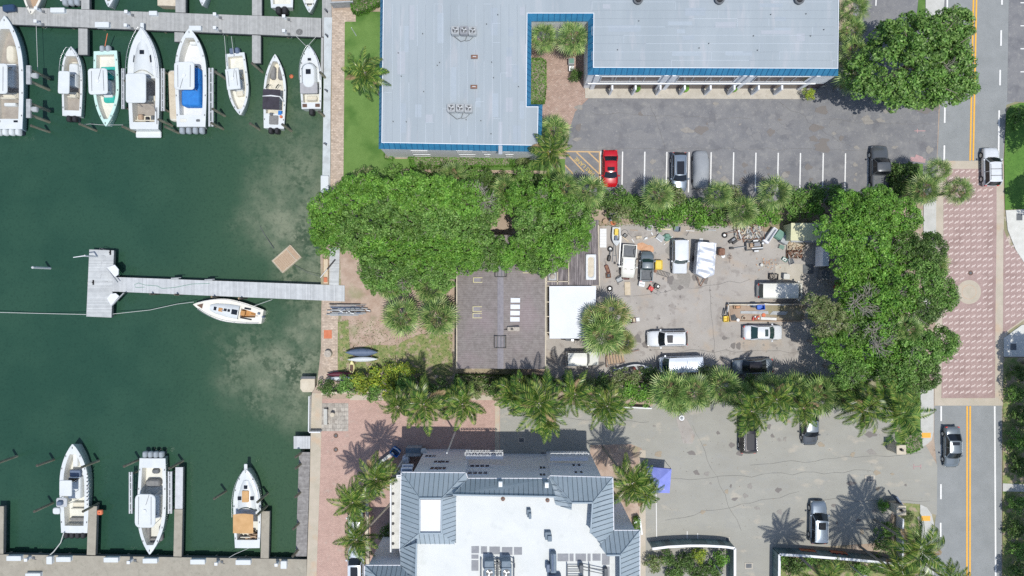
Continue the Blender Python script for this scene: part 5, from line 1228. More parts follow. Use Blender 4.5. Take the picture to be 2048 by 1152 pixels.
for nm, c, r_, me_ in (('p_white', (.68, .71, .74), .25, 0), ('p_red', (.5, .008, .015), .25, 0), ('p_silver', (.2, .235, .26), .25, .3), ('p_dark', (.05, .055, .06), .2, .2), ('p_black', (.018, .016, .02), .18, .1), ('p_grey', (.11, .12, .13), .25, .3), ('p_cream', (.7, .7, .64), .45, 0), ('p_ice', (.62, .68, .76), .3, .1), ('p_slate', (.15, .185, .205), .4, .1), ('p_bluegrey', (.2, .25, .31), .25, .3)):
    paint(nm, c, r_, me_)
car('red_coupe', 'glossy red coupe parked beside the yellow hatching', 'car', 1220.5, 337, 270, 4.4, 1.85, 1.32, 'p_red', kind='sedan', sunroof=(.55, .95))
car('dark_estate_car', 'silver and black car with a panoramic glass roof beside the covered car', 'car', 1358, 345, 270, 4.7, 1.85, 1.5, 'p_bluegrey', kind='suv', sunroof=(.3, 1.0), rack=1)
car('dark_pickup', 'dark grey crew cab pickup parked at the right end of the marked bays', 'pickup truck', 1758, 340, 90, 5.8, 2.0, 1.85, 'p_grey', kind='pickup')
car('white_suv', 'white SUV with black crossbars driving at the upper end of the brick crossing', 'SUV', 1981, 334, 91, 4.6, 1.9, 1.65, 'p_white', kind='suv', rack=2)
car('grey_sedan', 'dark silver sedan driving on the lower road', 'sedan', 1904, 894, 270, 4.9, 1.85, 1.45, 'p_silver', kind='sedan', sunroof=(.05, .35), roofm='p_silver')
car('old_white_truck', 'old white open truck filled with boxes between the small boat and the grey pickup', 'truck', 1257, 522, 266, 4.0, 1.75, 1.1, 'p_cream', kind='pickup', roofm='white')
car('junk_loaded_pickup', 'old slate grey pickup with junk in its bed next to the yellow bin', 'pickup truck', 1293, 533, 88, 3.6, 1.6, 1.5, 'p_slate', kind='pickup', glass='glass_teal')
car('white_jeep', 'boxy white off-roader with a flat white roof next to the silver tarp trailer', 'SUV', 1359, 513, 270, 4.1, 1.8, 1.85, 'p_white', kind='box', glass='glass_teal')
car('white_van', 'long worn white van parked across the upper right of the yard', 'van', 1560, 581.5, 0, 5.4, 1.95, 2.0, 'p_cream', kind='van', glass='glass_teal')
car('white_suv_parked', 'clean white SUV with a sunroof parked in the middle of the yard', 'SUV', 1334, 677, 181, 4.8, 1.95, 1.65, 'p_white', kind='suv', sunroof=(.62, .93), rack=1)
car('white_coupe', 'white sedan with a dark sunroof next to the junk strewn low wall', 'sedan', 1526, 665, 0, 4.7, 1.8, 1.4, 'p_white', kind='sedan', sunroof=(.6, .92), glass='glass_teal')
car('silver_van', 'silver white van half under the fan palms at the bottom of the yard', 'van', 1361, 728, 182, 5.2, 1.95, 1.95, 'p_ice', kind='van', glass='glass_teal')
car('silver_sedan', 'silver sedan half hidden under the fan palms right of the silver van', 'sedan', 1505, 733, 183, 4.8, 1.85, 1.45, 'p_silver', roofm='p_black', kind='sedan')
car('small_white_truck', 'small boxy white truck with a flat roof beside the lone fan palm clump', 'truck', 1164, 717, 0, 3.9, 1.7, 1.85, 'p_cream', kind='box')
car('black_suv', 'glossy black SUV reversed out from under the palm fronds of the lower lot', 'SUV', 1495, 866, 90, 4.8, 1.95, 1.75, 'p_black', kind='suv', rack=1, sunroof=(.05, .9))
car('grey_saloon', 'grey sedan nosing out of the palm hedge beside the black SUV', 'sedan', 1620, 853, 270, 4.5, 1.85, 1.45, 'p_grey', roofm='p_silver', kind='sedan')
car('silver_pickup', 'silver SUV with roof rails parked at the palm shadows of the lower lot', 'SUV', 1636, 1044, 89, 5.1, 1.95, 1.75, 'p_bluegrey', kind='suv', sunroof=(.6, .95), rack=1)
car('white_hatchback', 'white car mostly under two palm crowns beside the condominium', 'car', 712, 1046, 90, 4.1, 1.8, 1.5, 'p_white', kind='suv')
car('pearl_suv', 'pearl white SUV cut by the bottom edge of the brick forecourt', 'SUV', 712, 1132, 90, 4.7, 1.9, 1.65, 'p_ice', kind='suv', sunroof=(.3, .95))

# covered car
t = thing('covered_car', 'car under a pale grey fitted cover beside the dark estate car', 'covered car', (*P(1402, 339, .7), 0), R(270)); mb = MB()
def cring(x, w, h):
    return [(x, -w, .05), (x, -w * 1.0, h * .5), (x, -w * .88, h * .72), (x, -w * .62, h * .95), (x, 0, h), (x, w * .62, h * .95), (x, w * .88, h * .72), (x, w * 1.0, h * .5), (x, w, .05)]
mb.loft([cring(x, w, h) for x, w, h in ((-2.25, .62, .7), (-2.15, .8, .85), (-1.8, .9, 1.0), (-1.3, .95, 1.15), (-.8, .97, 1.4), (0, .95, 1.45), (.5, .94, 1.4), (1.1, .97, 1.05), (1.7, .95, .95), (2.1, .82, .8), (2.25, .62, .6))])
mb.build('cover', mat('cover_grey', (.28, .3, .32), (.32, .34, .36), 2, rough=.8, bump=.02, bscale=3), t)
for sx in (-1.35, 1.35):
    for s_ in (-1, 1): mb = MB(); mb.tube([(sx, s_ * .75, .3), (sx, s_ * .97, .3)], .3, 12); mb.build('wheel', 'rubber', t)
# tarped trailer
t = thing('tarped_trailer', 'box trailer under a wrinkled silver tarp in the yard', 'trailer', (*P(1408, 521, 1.2), 0), R(266)); mb = MB()
mb.prism([(-2.05, -1.05), (1.6, -1.05), (2.1, 0), (1.6, 1.05), (-2.05, 1.05)], .5, 2.05); mb.build('body', 'tarp_silver', t)
mb = MB()
def tarp(u, v):
    x = -2.1 + 3.75 * u; y = -1.1 + 2.2 * v; e = max(0, abs(y) - .98) * 4
    return (x, y, 2.12 + .05 * math.sin(x * 5 + y * .6) + .03 * math.sin(x * 9 - y * 3) - e * .25)
mb.grid(tarp, 30, 10); mb.add([tarp(1, i / 4) for i in range(5)] + [(2.15, 0, 2.08)], [[0, 1, 5], [1, 2, 5], [2, 3, 5], [3, 4, 5]][:4]); mb.build('tarp', 'tarp_silver', t)
mb = MB(); mb.tube([(2.0, -.5, .5), (3.1, 0, .45)], .05, 5); mb.tube([(2.0, .5, .5), (3.1, 0, .45)], .05, 5); mb.build('tow_bar', 'rust', t)
for s_ in (-1, 1): mb = MB(); mb.tube([(-.2, s_ * .95, .33), (-.2, s_ * 1.16, .33)], .33, 12); mb.build('wheel', 'rubber', t)


# ---------------------------------------------------------------- boats
def rbx(mb, *a, **k): mb.rbox(*a, **k)


def boat(name, label, px, py, ang, L, B, fb=1.05, hullm='gelcoat', deckm='gelcoat', floorm='floor_cream', cock=(.05, .9), bp=2.3, gw=.26, sheer=.45, fz=.35, flare=.84, sternw=.9, ref=.0):
    t = thing(name, label, 'boat', (*P(px, py, ref), WL), R(ang))
    N = 22

    def w(u):
        if u < .5: return B / 2 * (sternw + (1 - sternw) * math.sin(u / .5 * math.pi / 2))
        k = (u - .5) / .5; return B / 2 * max(0.0, 1 - k ** bp) ** .92 + .0
    us = [i / N for i in range(N + 1)]
    us[-1] = .995

    def X(u): return -L / 2 + L * u
    def Z(u): return fb + sheer * u * u
    rings = []
    for u in us:
        a = w(u); z = Z(u); k = max(.0, 1 - max(0, u - .75) * 2.2)
        xo = -.08 * L * max(0, u - .6)
        rings.append([(X(u) + xo * 1.6, 0, -.45 * k), (X(u) + xo * 1.4, a * flare * .55 * k, -.3 * k), (X(u) + xo, a * flare, .12), (X(u), a, z - .12), (X(u), a * 1.015, z - .05), (X(u), a, z)][::1])
    full = [[(x, -y, z) for x, y, z in r[::-1]][:-1] + r for r in rings]
    mb = MB(); mb.loft(full, closed=False, caps=False)
    b0 = full[0]; mb.poly([p for p in b0][::-1]); mb.build('hull', hullm, t)
    # deck: gunwale ring + end decks, cockpit well
    c0, c1 = cock; mb = MB(); inn = []
    us2 = sorted(set(us + [c0, c1])); 

    def wi(u): return max(.0, min(w(u) - gw, (w(u)) * .86))
    for i in range(len(us2) - 1):
        u, v = us2[i], us2[i + 1]; um = (u + v) / 2
        for s_ in (-1, 1):
            if c0 <= um <= c1:
                q_ = [(X(u), s_ * w(u), Z(u)), (X(v), s_ * w(v), Z(v)), (X(v), s_ * wi(v), Z(v) + .02), (X(u), s_ * wi(u), Z(u) + .02)]
            else: q_ = [(X(u), s_ * w(u), Z(u)), (X(v), s_ * w(v), Z(v)), (X(v), 0, Z(v) + .06), (X(u), 0, Z(u) + .06)]
            mb.add(q_ if s_ < 0 else q_[::-1], [[0, 1, 2, 3]], 0)
    mb.build('deck', deckm, t)
    cu = [u for u in us2 if c0 <= u <= c1]
    mb = MB()
    for s_ in (-1, 1):
        for u, v in zip(cu, cu[1:]):
            q_ = [(X(u), s_ * wi(u), Z(u) + .02), (X(v), s_ * wi(v), Z(v) + .02), (X(v), s_ * wi(v) * .97, fz), (X(u), s_ * wi(u) * .97, fz)]
            mb.add(q_ if s_ < 0 else q_[::-1], [[0, 1, 2, 3]])
    for u, sg in ((c0, 1), (c1, -1)):
        a = wi(u); q_ = [(X(u), -a, Z(u) + .04), (X(u), a, Z(u) + .04), (X(u), a, fz), (X(u), -a, fz)]; mb.add(q_ if sg > 0 else q_[::-1], [[0, 1, 2, 3]])
    mb.build('cockpit_liner', 'gel_cream', t)
    mb = MB(); mb.poly([(X(u), -wi(u) * .98, fz) for u in cu] + [(X(u), wi(u) * .98, fz) for u in cu[::-1]]); mb.build('cockpit_floor', floorm, t)
    t['_'] = 0; del t['_']
    return t, X, Z, w, wi


def engines(t, x, n, m='engine_grey', z=.75, sp=.72, s=1.0):
    me = None
    for k in range(n):
        y = (k - (n - 1) / 2) * sp
        if me is None:
            mb = MB()
            mb.loft([[(xx, yy * .26 * ww * s, zz) for xx, yy, zz in ()] for _ in ()] if False else
                    [[(-.36 * s + c * .0, -.2 * s * q_, z + .1), (-.36 * s, .2 * s * q_, z + .1), (.36 * s, .24 * s * q_, z + .1), (.36 * s, -.24 * s * q_, z + .1)] for q_, c in ((1, 0),)] , 0, True, False) if False else None
            mb.rbox(-.72 * s, .06 * s, -.27 * s, .27 * s, z, z + .5 * s, .2 * s, 0, .12 * s)
            mb.rbox(-.5 * s, -.12 * s, -.1, .1, -.7, z, .05, 1); mb.rbox(-.12 * s, .2, -.14, .14, z - .25, z + .05, .04, 1); mb.rbox(-.62 * s, .0, -.2 * s, .2 * s, -.35, -.3, .1, 1)
            me = mb.build('outboard_engine', [m, 'grey_dark'], t); me.location = (x, y, 0)
        else:
            o = me.copy(); COL.objects.link(o); o.location = (x, y, 0)


def hardtop(t, x0, x1, hw, z=2.45, m='gelcoat', gear=True, posts=True, r=.35, crown=.0):
    mb = MB(); mb.rbox(x0, x1, -hw, hw, z - .1, z, r, 0, .05); ht = mb.build('hardtop', m, t)
    if posts:
        mb = MB()
        for xx in (x0 + .25, x1 - .35):
            for s_ in (-1, 1): mb.tube([(xx, s_ * hw * .6, .6), (xx, s_ * hw * .85, z - .08)], .035, 5)
        mb.build('hardtop_frame', 'alu', t)
    if gear:
        mb = MB(); mb.cyl(((x0 + x1) / 2, 0), .22, .2, z, z + .12, 14); mb.build('radar_dome', 'white', ht)
        mb = MB(); mb.tube([(x0 + .3, hw * .6, z + .02), (x1 - .4, hw * .62, z + .02)], .025, 4); mb.tube([(x0 + .3, -hw * .6, z + .02), (x1 - .4, -hw * .62, z + .02)], .025, 4)
        mb.tube([(x0 + .1, hw * .4, z + .03), (x0 + 1.3, hw * .1, z + .05)], .02, 4); mb.build('outrigger_poles', 'grey_dark', ht)


def part(t, name, m, fn): mb = MB(); fn(mb); return mb.build(name, m, t)


def console(t, x0, x1, hw, z0=.35, z1=1.35, glass=True):
    part(t, 'console', 'gelcoat', lambda b: (b.rbox(x0, x1, -hw, hw, z0, z1, .12), b.rbox(x1 - .02, x1 + .5, -hw * .9, hw * .9, z0, z0 + .45, .12)))
    if glass: part(t, 'windscreen', 'glass_dark', lambda b: b.add([(x1 - .1, -hw * .9, z1), (x1 - .1, hw * .9, z1), (x1 - .4, hw * .75, z1 + .5), (x1 - .4, -hw * .75, z1 + .5)], [[0, 1, 2, 3], [3, 2, 1, 0]]))
    part(t, 'steering_wheel', 'black', lambda b: b.tube([(x0 - .08 + .05 * math.sin(R(a * 30)), .0 + .2 * math.cos(R(a * 30)), z1 - .15 + .18 * math.sin(R(a * 30))) for a in range(13)], .02, 4))


def seat(t, x, y, sx=.25, sy=.5, z=.35, m='cushion_cream', h=.5, back=-1):
    o = part(t, 'helm_seat', m, lambda b: b.rbox(x - sx, x + sx, y - sy, y + sy, z, z + h, .08))
    if back: part(o, 'seat_back', m, lambda b: b.rbox(min(x + back * sx, x + back * (sx + .12)), max(x + back * sx, x + back * (sx + .12)), y - sy, y + sy, z + h * .6, z + h + .4, .05))


def cleats(t, X, Z, w):
    def f(b):
        for u in (.12, .32, .52, .72, .86):
            for s_ in (-1, 1): b.rbox(X(u) - .1, X(u) + .1, min(s_ * (w(u) - .08), s_ * (w(u) - .16)), max(s_ * (w(u) - .08), s_ * (w(u) - .16)), Z(u), Z(u) + .07, .02)
        b.rbox(X(.955) - .12, X(.955) + .12, -.03, .03, Z(.955) + .05, Z(.955) + .14, .02)
    part(t, 'deck_cleats', 'grey_dark', f)


def rail(t, X, Z, w, u0, u1, h=.55, m='chrome'):
    def f(b):
        us = [u0 + (u1 - u0) * k / 10 for k in range(11)]
        for s_ in (-1, 1):
            b.tube([(X(u), s_ * (w(u) - .05), Z(u) + h) for u in us], .025, 4)
            for u in us[::2]: b.tube([(X(u), s_ * (w(u) - .08), Z(u)), (X(u), s_ * (w(u) - .05), Z(u) + h)], .018, 4, cap=False)
    part(t, 'bow_rail', m, f)


# big boat at the left edge
t, X, Z, w, wi = boat('centre_console_boat', 'largest console boat with a grey teak deck and blue sides at the left edge', 15, 146, 90, 13.6, 4.0, hullm='gel_blue', floorm='teak', bp=2.4, gw=.5, cock=(.09, .88), fb=1.3, ref=.1)
console(t, -1.6, .8, .75); hardtop(t, -3.0, .6, 1.25, 3.0); engines(t, -6.75, 4, 'gelcoat', .8, .78, 1.1); cleats(t, X, Z, w)
seat(t, -2.6, 0, .35, .9); part(t, 'bow_lounge', 'cushion_cream', lambda b: b.rbox(1.4, 3.6, -.6, .6, .35, .85, .5)); part(t, 'transom_box', 'gelcoat', lambda b: b.rbox(-3.9, -3.5, -.7, .7, .35, .9, .08)); part(t, 'stern_hatches', 'glass_dark', lambda b: (b.rbox(-6.0, -5.75, -1.3, -.8, Z(0) + .02, Z(0) + .08, .04), b.rbox(-6.0, -5.75, .8, 1.3, Z(0) + .02, Z(0) + .08, .04)))
# narrow white console
t, X, Z, w, wi = boat('centre_console_boat', 'narrow white console boat with a plain white top and dark cockpit floor', 144, 163, 88.5, 8.3, 2.5, floorm='teak_tan' if 0 else 'teak', bp=3.2, gw=.25, cock=(.08, .86))
console(t, -.6, .9, .55); hardtop(t, -1.9, .8, .68, 2.7, gear=False, r=.2); engines(t, -4.15, 2, 'black', .7, .7); seat(t, -1.5, 0, .3, .5); rail(t, X, Z, w, .55, .97); cleats(t, X, Z, w)
part(t, 'bow_cushion', 'cushion_cream', lambda b: b.rbox(1.2, 2.6, -.5, .5, .35, .8, .3)); part(t, 'spray_hood', 'gelcoat', lambda b: b.rbox(.9, 2.3, -.62, .62, .35, 1.0, .3))
# mint
t, X, Z, w, wi = boat('centre_console_boat', 'mint green console boat with its bow pointing down', 212, 178, 272, 9.3, 3.1, hullm='gel_mint', deckm='gel_mint', floorm='floor_cream', bp=1.9, gw=.34)
console(t, -1.0, .4, .6); hardtop(t, -2.0, 1.1, 1.15, 2.8, gear=True); engines(t, -4.6, 2, 'engine_grey', .75, .72); seat(t, -1.6, 0, .3, .6, m='teal'); part(t, 'bow_seat', 'teal', lambda b: b.rbox(.5, 1.5, -.7, .7, .35, .62, .3)); cleats(t, X, Z, w)
part(t, 'leaning_post', 'teal', lambda b: b.rbox(-2.9, -2.5, -.9, .9, .35, .55, .1)); part(t, 'rod', 'orange', lambda b: b.tube([(-5.1, .2, 1.4), (-6.4, .9, 2.0)], .05, 4))
# express cruiser
t, X, Z, w, wi = boat('express_cruiser', 'wide white express cruiser with a hardtop and cluttered cockpit', 289, 158, 90, 12.2, 3.8, floorm='teak', bp=2.5, gw=.45, cock=(.07, .5), fb=1.5, ref=.2)
part(t, 'cabin_trunk', 'gelcoat', lambda b: b.loft([[(x, y * s_, z_) for y, z_ in ((-.9, 1.5), (-.75, 1.85), (0, 1.95), (.75, 1.85), (.9, 1.5))] for x, s_, z0_ in ((.2, 1.45, 0), (2.2, 1.3, 0), (3.8, .85, 0), (4.6, .35, 0))], 0, False, False))
part(t, 'windscreen', 'cushion_cream', lambda b: b.grid(lambda u, v: (.2 + 1.1 * math.sin(math.pi * u) * (1 - .45 * v), -1.35 + 2.7 * u, 1.6 + .5 * v), 10, 3)); part(t, 'bow_hatch', 'glass_dark', lambda b: b.rbox(2.8, 3.3, -.27, .27, 1.95, 2.0, .04))
for s_ in (-1, 1): part(t, 'deck_window', 'glass_dark', lambda b: b.add([(1.9, s_ * 1.12, 1.88), (2.8, s_ * 1.02, 1.86), (2.6, s_ * .9, 1.93), (1.8, s_ * 1.0, 1.95)], [[0, 1, 2, 3], [3, 2, 1, 0]]))
hardtop(t, -3.4, .1, 1.2, 3.3, gear=False, r=.3); rail(t, X, Z, w, .5, .985); part(t, 'bow_pulpit', 'gelcoat', lambda b: b.rbox(5.7, 6.6, -.22, .22, 1.85, 1.95, .1)); part(t, 'swim_platform', 'gelcoat', lambda b: b.rbox(-6.9, -6.1, -1.55, 1.55, .35, .5, .15))
seat(t, -2.2, -.6, .35, .4); seat(t, -4.6, 0, .3, 1.2); part(t, 'gear_bags', ['wood', 'black', 'grey_dark'], lambda b: (b.rbox(-4.9, -4.2, .3, .9, .9, 1.3, .2, 0), b.rbox(-5.1, -4.5, -.4, .0, .5, 1.2, .1, 1), b.rbox(-4.9, -4.3, -1.0, -.6, .5, 1.1, .15, 2))); part(t, 'coaming_rails', 'grey_dark', lambda b: (b.tube([(-3.5, -1.6, 1.6), (-5.5, -1.6, 1.55)], .04, 4), b.tube([(-2.6, -1.2, 1.7), (-4.0, -1.5, 1.65)], .04, 4)))
# blue-covered big boat
t, X, Z, w, wi = boat('centre_console_boat', 'big white console boat with a bright blue console cover', 382, 156, 90, 11.8, 3.8, floorm='white', bp=2.6, gw=.42, cock=(.12, .9), fb=1.35, ref=.2)
console(t, -1.2, 1.2, .8, glass=False); hardtop(t, -1.9, 1.4, 1.2, 3.1); engines(t, -5.95, 4, 'engine_grey', .85, .8, 1.05); cleats(t, X, Z, w)
part(t, 'console_cover', 'boat_blue', lambda b: (b.rbox(-3.4, -.6, -1.15, 1.15, .4, 1.5, .35), b.rbox(-.8, 1.2, -1.1, .9, .4, 1.7, .3))); part(t, 'bow_seats', 'gelcoat', lambda b: (b.rbox(1.2, 1.8, -.6, .6, .35, .8, .1), b.rbox(4.2, 4.6, -.4, .4, .35, .9, .1))); part(t, 'livewell_hatch', 'grey_dark', lambda b: b.rbox(-5.3, -5.0, -1.1, -.65, Z(0) + .05, Z(0) + .1, .1)); part(t, 'fish_box', 'floor_cream', lambda b: b.rbox(-5.35, -4.95, .5, 1.3, Z(0) + .04, Z(0) + .09, .1))
# tender beside
t = thing('inflatable_cover_raft', 'pale tan hull cover or dinghy lying between the express cruiser and the blue covered boat', 'dinghy', (*P(343, 190, 0), WL), R(92)); mb = MB(); mb.rbox(-3.0, 3.2, -.62, .62, 0, .7, .4, 0, .15); mb.build('hull', 'canvas_tan' if 0 else 'gel_cream', t)
mb = MB(); mb.rbox(-2.8, 3.0, -.5, .5, .7, .74, .3); mb.build('cover', 'stone_cream', t)
# white console, bow down
t, X, Z, w, wi = boat('centre_console_boat', 'white console boat with a square white top, bow pointing down', 475.5, 169, 276, 7.7, 2.55, bp=2.2, gw=.28, hullm='gelcoat')
console(t, -.6, .6, .5); hardtop(t, -1.5, 1.0, .82, 2.6, r=.1); engines(t, -3.8, 2, 'slate_blue', .75, .66); seat(t, -1.2, 0, .28, .5, m='cushion_cream'); seat(t, 1.0, 0, .3, .4, back=0); cleats(t, X, Z, w)
# bowrider with dark bimini
t, X, Z, w, wi = boat('bowrider', 'white bowrider with a black bimini and grey bow seats', 549.5, 183, 88, 8.9, 2.7, bp=2.1, gw=.28, cock=(.2, .9), hullm='gelcoat', floorm='cushion_cream')
part(t, 'bow_seats', 'cushion_grey', lambda b: (b.rbox(1.6, 3.2, .15, .8, .35, .75, .25), b.rbox(1.6, 3.2, -.8, -.15, .35, .75, .25))); part(t, 'bimini', 'canvas_black', lambda b: (b.grid(lambda u, v: (-2.5 + 1.55 * u, -1.0 + 2.0 * v, 2.3 + .12 * math.sin(math.pi * v) - .2 * (1 - u) * 0), 6, 8), b.grid(lambda u, v: (-.8 + .75 * u, -1.05 + 2.1 * v, 2.2 + .1 * math.sin(math.pi * v)), 4, 8)))
part(t, 'tower_arch', 'white', lambda b: (b.tube([(-1.2, -1.15, 1.2), (-.9, -1.0, 2.2), (-.85, 0, 2.42), (-.9, 1.0, 2.2), (-1.2, 1.15, 1.2)], .09, 6),)); part(t, 'windscreen', 'glass_teal', lambda b: (b.grid(lambda u, v: (.3 + .5 * math.sin(math.pi * u), -1.0 + .8 * u, 1.3 + .3 * v), 4, 2), b.grid(lambda u, v: (.3 + .5 * math.sin(math.pi * u), .2 + .8 * u, 1.3 + .3 * v), 4, 2)))
part(t, 'sun_pad', 'cushion_grey', lambda b: b.rbox(-4.0, -2.9, -.55, .55, Z(.1) + .02, Z(.1) + .16, .1)); part(t, 'cooler', ['boat_blue', 'orange', 'grey_dark'], lambda b: (b.rbox(-2.8, -2.3, -.9, -.5, .4, 1.2, .05, 0), b.rbox(-3.2, -2.9, -1.05, -.75, 1.1, 1.4, .1, 1), b.rbox(-2.9, -2.6, .1, .5, 1.1, 1.35, .1, 2))); engines(t, -4.4, 2, 'black', .7, .75); cleats(t, X, Z, w)
# small cruiser
t, X, Z, w, wi = boat('cabin_boat', 'small cabin cruiser with a grey canvas top at the seawall', 621.5, 155, 91, 7.6, 2.6, bp=2.3, gw=.25, cock=(.1, .42), fb=1.15)
part(t, 'cabin_top', 'gelcoat', lambda b: b.rbox(-1.6, 1.5, -.85, .85, 1.3, 2.15, .75, 0, .2)); part(t, 'canvas_top', 'canvas_grey', lambda b: b.rbox(-2.2, -.9, -1.05, 1.05, 2.0, 2.1, .15)); part(t, 'roof_hatch', 'glass_dark', lambda b: b.rbox(.1, .7, -.3, .3, 2.16, 2.2, .05)); part(t, 'bow_hatch', 'glass_dark', lambda b: b.rbox(1.9, 2.2, -.2, .2, 1.62, 1.68, .04))
part(t, 'windscreen', 'cushion_grey', lambda b: b.grid(lambda u, v: (.9 + .9 * math.sin(math.pi * u) * (1 - .3 * v), -1.0 + 2.0 * u, 1.35 + .35 * v), 8, 2)); rail(t, X, Z, w, .45, .98, .45); engines(t, -3.8, 1, 'black', .7, s=1.1); seat(t, -2.4, 0, .25, .6); part(t, 'stern_lockers', 'wood_dark', lambda b: (b.rbox(-3.6, -3.2, .5, 1.05, Z(0) + .02, Z(0) + .1, .05), b.rbox(-3.6, -3.2, -1.05, -.5, Z(0) + .02, Z(0) + .1, .05))); cleats(t, X, Z, w)
# partial boats at the top edge
t, X, Z, w, wi = boat('top_edge_boat', 'cream boat with a brown deck cut by the top edge at the left', 66, -26, 270, 7.0, 2.6, hullm='gel_cream', deckm='gel_cream', floorm='wood', bp=1.9); cleats(t, X, Z, w)
t, X, Z, w, wi = boat('top_edge_boat', 'boat with three pale outboards cut by the top edge', 139, -70, 92, 8.5, 3.0, bp=2.4); engines(t, -4.1, 3, 'engine_grey', .8, .72, 1.1)
t, X, Z, w, wi = boat('top_edge_boat', 'white pointed bow cut by the top edge right of the triple outboards', 220, -45, 270, 7.5, 2.3, bp=1.8); cleats(t, X, Z, w)
t, X, Z, w, wi = boat('top_edge_boat', 'tan sterned boat cut by the top edge above the small dock box', 336, -60, 88, 8.6, 2.6, hullm='stone_cream', deckm='stone_cream', cock=(.12, .9))
t, X, Z, w, wi = boat('top_edge_boat', 'white pointed bow cut by the top edge above the blue covered boat', 407, -48, 270, 7.6, 2.0, bp=1.8); cleats(t, X, Z, w)
t, X, Z, w, wi = boat('top_edge_boat', 'white stern with two black outboards cut by the top edge', 562, -54, 91, 8.3, 2.9); engines(t, -4.15, 2, 'black', .8, .75, 1.2)
t, X, Z, w, wi = boat('top_edge_boat', 'white bow with a rope locker cut by the top edge beside the seawall', 620, -38, 270, 8.0, 2.5, bp=1.9); part(t, 'bow_locker', 'floor_cream', lambda b: b.rbox(1.6, 2.8, -.5, .5, Z(.8), Z(.8) + .06, .1)); cleats(t, X, Z, w)
# lower marina
t, X, Z, w, wi = boat('centre_console_boat', 'white fishing boat with four black outboards and a busy helm tower', 148.5, 976, 89.5, 10.9, 3.5, bp=2.3, gw=.48, cock=(.08, .88), fb=1.3, ref=.2)
console(t, -1.3, 1.3, .75); hardtop(t, -.5, 1.4, .75, 3.0, gear=False, r=.15); engines(t, -5.4, 4, 'black', .85, .68, 1.05); cleats(t, X, Z, w)
part(t, 'helm_tower', 'alu', lambda b: (b.rbox(-1.7, -.6, -.4, .9, 3.2, 3.3, .2), b.tube([(-1.5, .8, 1), (-1.4, .8, 3.2)], .04, 5), b.tube([(-1.5, -.3, 1), (-1.4, -.3, 3.2)], .04, 5), b.tube([(-.7, .8, 1), (-.8, .8, 3.2)], .04, 5))); part(t, 'tower_pod', 'slate_blue', lambda b: b.rbox(-1.4, -.9, .0, .6, 3.3, 3.7, .12)); part(t, 'tower_seat', 'gelcoat', lambda b: b.rbox(-2.6, -1.8, .5, 1.4, 3.0, 3.2, .25))
seat(t, -2.2, -.3, .3, .8); part(t, 'console_cushion', 'slate_blue', lambda b: b.rbox(1.3, 2.1, -.6, .7, .8, 1.2, .1)); part(t, 'stern_seat', 'cushion_grey', lambda b: b.rbox(-4.2, -3.8, -.9, .9, .35, .75, .1)); part(t, 'bow_console', 'gelcoat', lambda b: b.rbox(2.4, 4.4, .0, .6, .35, .75, .1)); part(t, 'rod_rack', 'black', lambda b: [b.tube([(-1.5 + k * .45, -1.6, 1.35), (-1.3 + k * .45, -1.85, 1.9)], .06, 4) for k in range(8)])
t, X, Z, w, wi = boat('centre_console_boat', 'white sport boat with four pale outboards at its upper end, bow down', 303.5, 1012, 269.5, 11.5, 3.45, bp=2.4, gw=.38, cock=(.1, .9), fb=1.3, ref=.2)
hardtop(t, -1.9, 2.1, 1.22, 2.9, gear=True, r=.6); engines(t, -5.85, 4, 'engine_grey', .85, .66, 1.0); console(t, -1.2, 1.2, .8); cleats(t, X, Z, w)
part(t, 'bow_lounge', 'cushion_grey', lambda b: (b.rbox(2.6, 4.5, .55, .95, .35, .75, .15), b.rbox(2.6, 4.3, -.95, -.55, .35, .75, .15), b.rbox(4.1, 4.8, -.6, .6, .35, .75, .2))); part(t, 'helm_bench', 'cushion_grey', lambda b: b.rbox(-3.1, -2.2, -1.0, .8, .4, 1.1, .35)); part(t, 'bean_bag', 'grey_dark', lambda b: b.rbox(-4.3, -3.7, -.4, .5, .35, .7, .25)); part(t, 'stern_bench', 'floor_cream', lambda b: b.rbox(-5.3, -4.9, -1.2, 1.2, .6, 1.2, .08))
t, X, Z, w, wi = boat('express_cruiser', 'white cruiser with a tan canvas top and tan deck cushion', 494.5, 1015, 90, 9.8, 3.3, bp=2.4, gw=.3, cock=(.1, .42), fb=1.35, ref=.2, floorm='floor_cream')
part(t, 'cabin_trunk', 'gelcoat', lambda b: b.loft([[(x, y * s_, z_) for y, z_ in ((-.9, 1.4), (-.75, 1.75), (0, 1.85), (.75, 1.75), (.9, 1.4))] for x, s_ in ((-.3, 1.3), (1.6, 1.2), (2.8, .8), (3.4, .4))], 0, False, False)); part(t, 'bimini', 'canvas_tan', lambda b: b.grid(lambda u, v: (-2.6 + 2.2 * u + .15 * math.sin(math.pi * v) * (1 if u > .5 else 0), -1.25 + 2.4 * v, 2.75 + .1 * math.sin(math.pi * v)), 4, 10))
part(t, 'sun_pad', 'canvas_tan', lambda b: b.rbox(.8, 2.2, -.42, .42, 1.82, 1.95, .08)); part(t, 'windscreen', 'glass_teal', lambda b: b.grid(lambda u, v: (-.3 + .7 * math.sin(math.pi * u) * (1 - .4 * v), -1.3 + 2.5 * u, 1.5 + .5 * v), 10, 2)); part(t, 'windscreen_bars', 'white', lambda b: (b.tube([(.25, -.45, 1.5), (-.2, -.4, 2.0)], .04, 4), b.tube([(.25, .35, 1.5), (-.2, .35, 2.0)], .04, 4)))
for hx, hy in ((2.6, 0), (1.25, .75), (1.25, -.75)): part(t, 'deck_hatch', 'glass_dark', lambda b: b.rbox(hx - .22, hx + .22, hy - .22, hy + .22, 1.8, 1.88, .04))
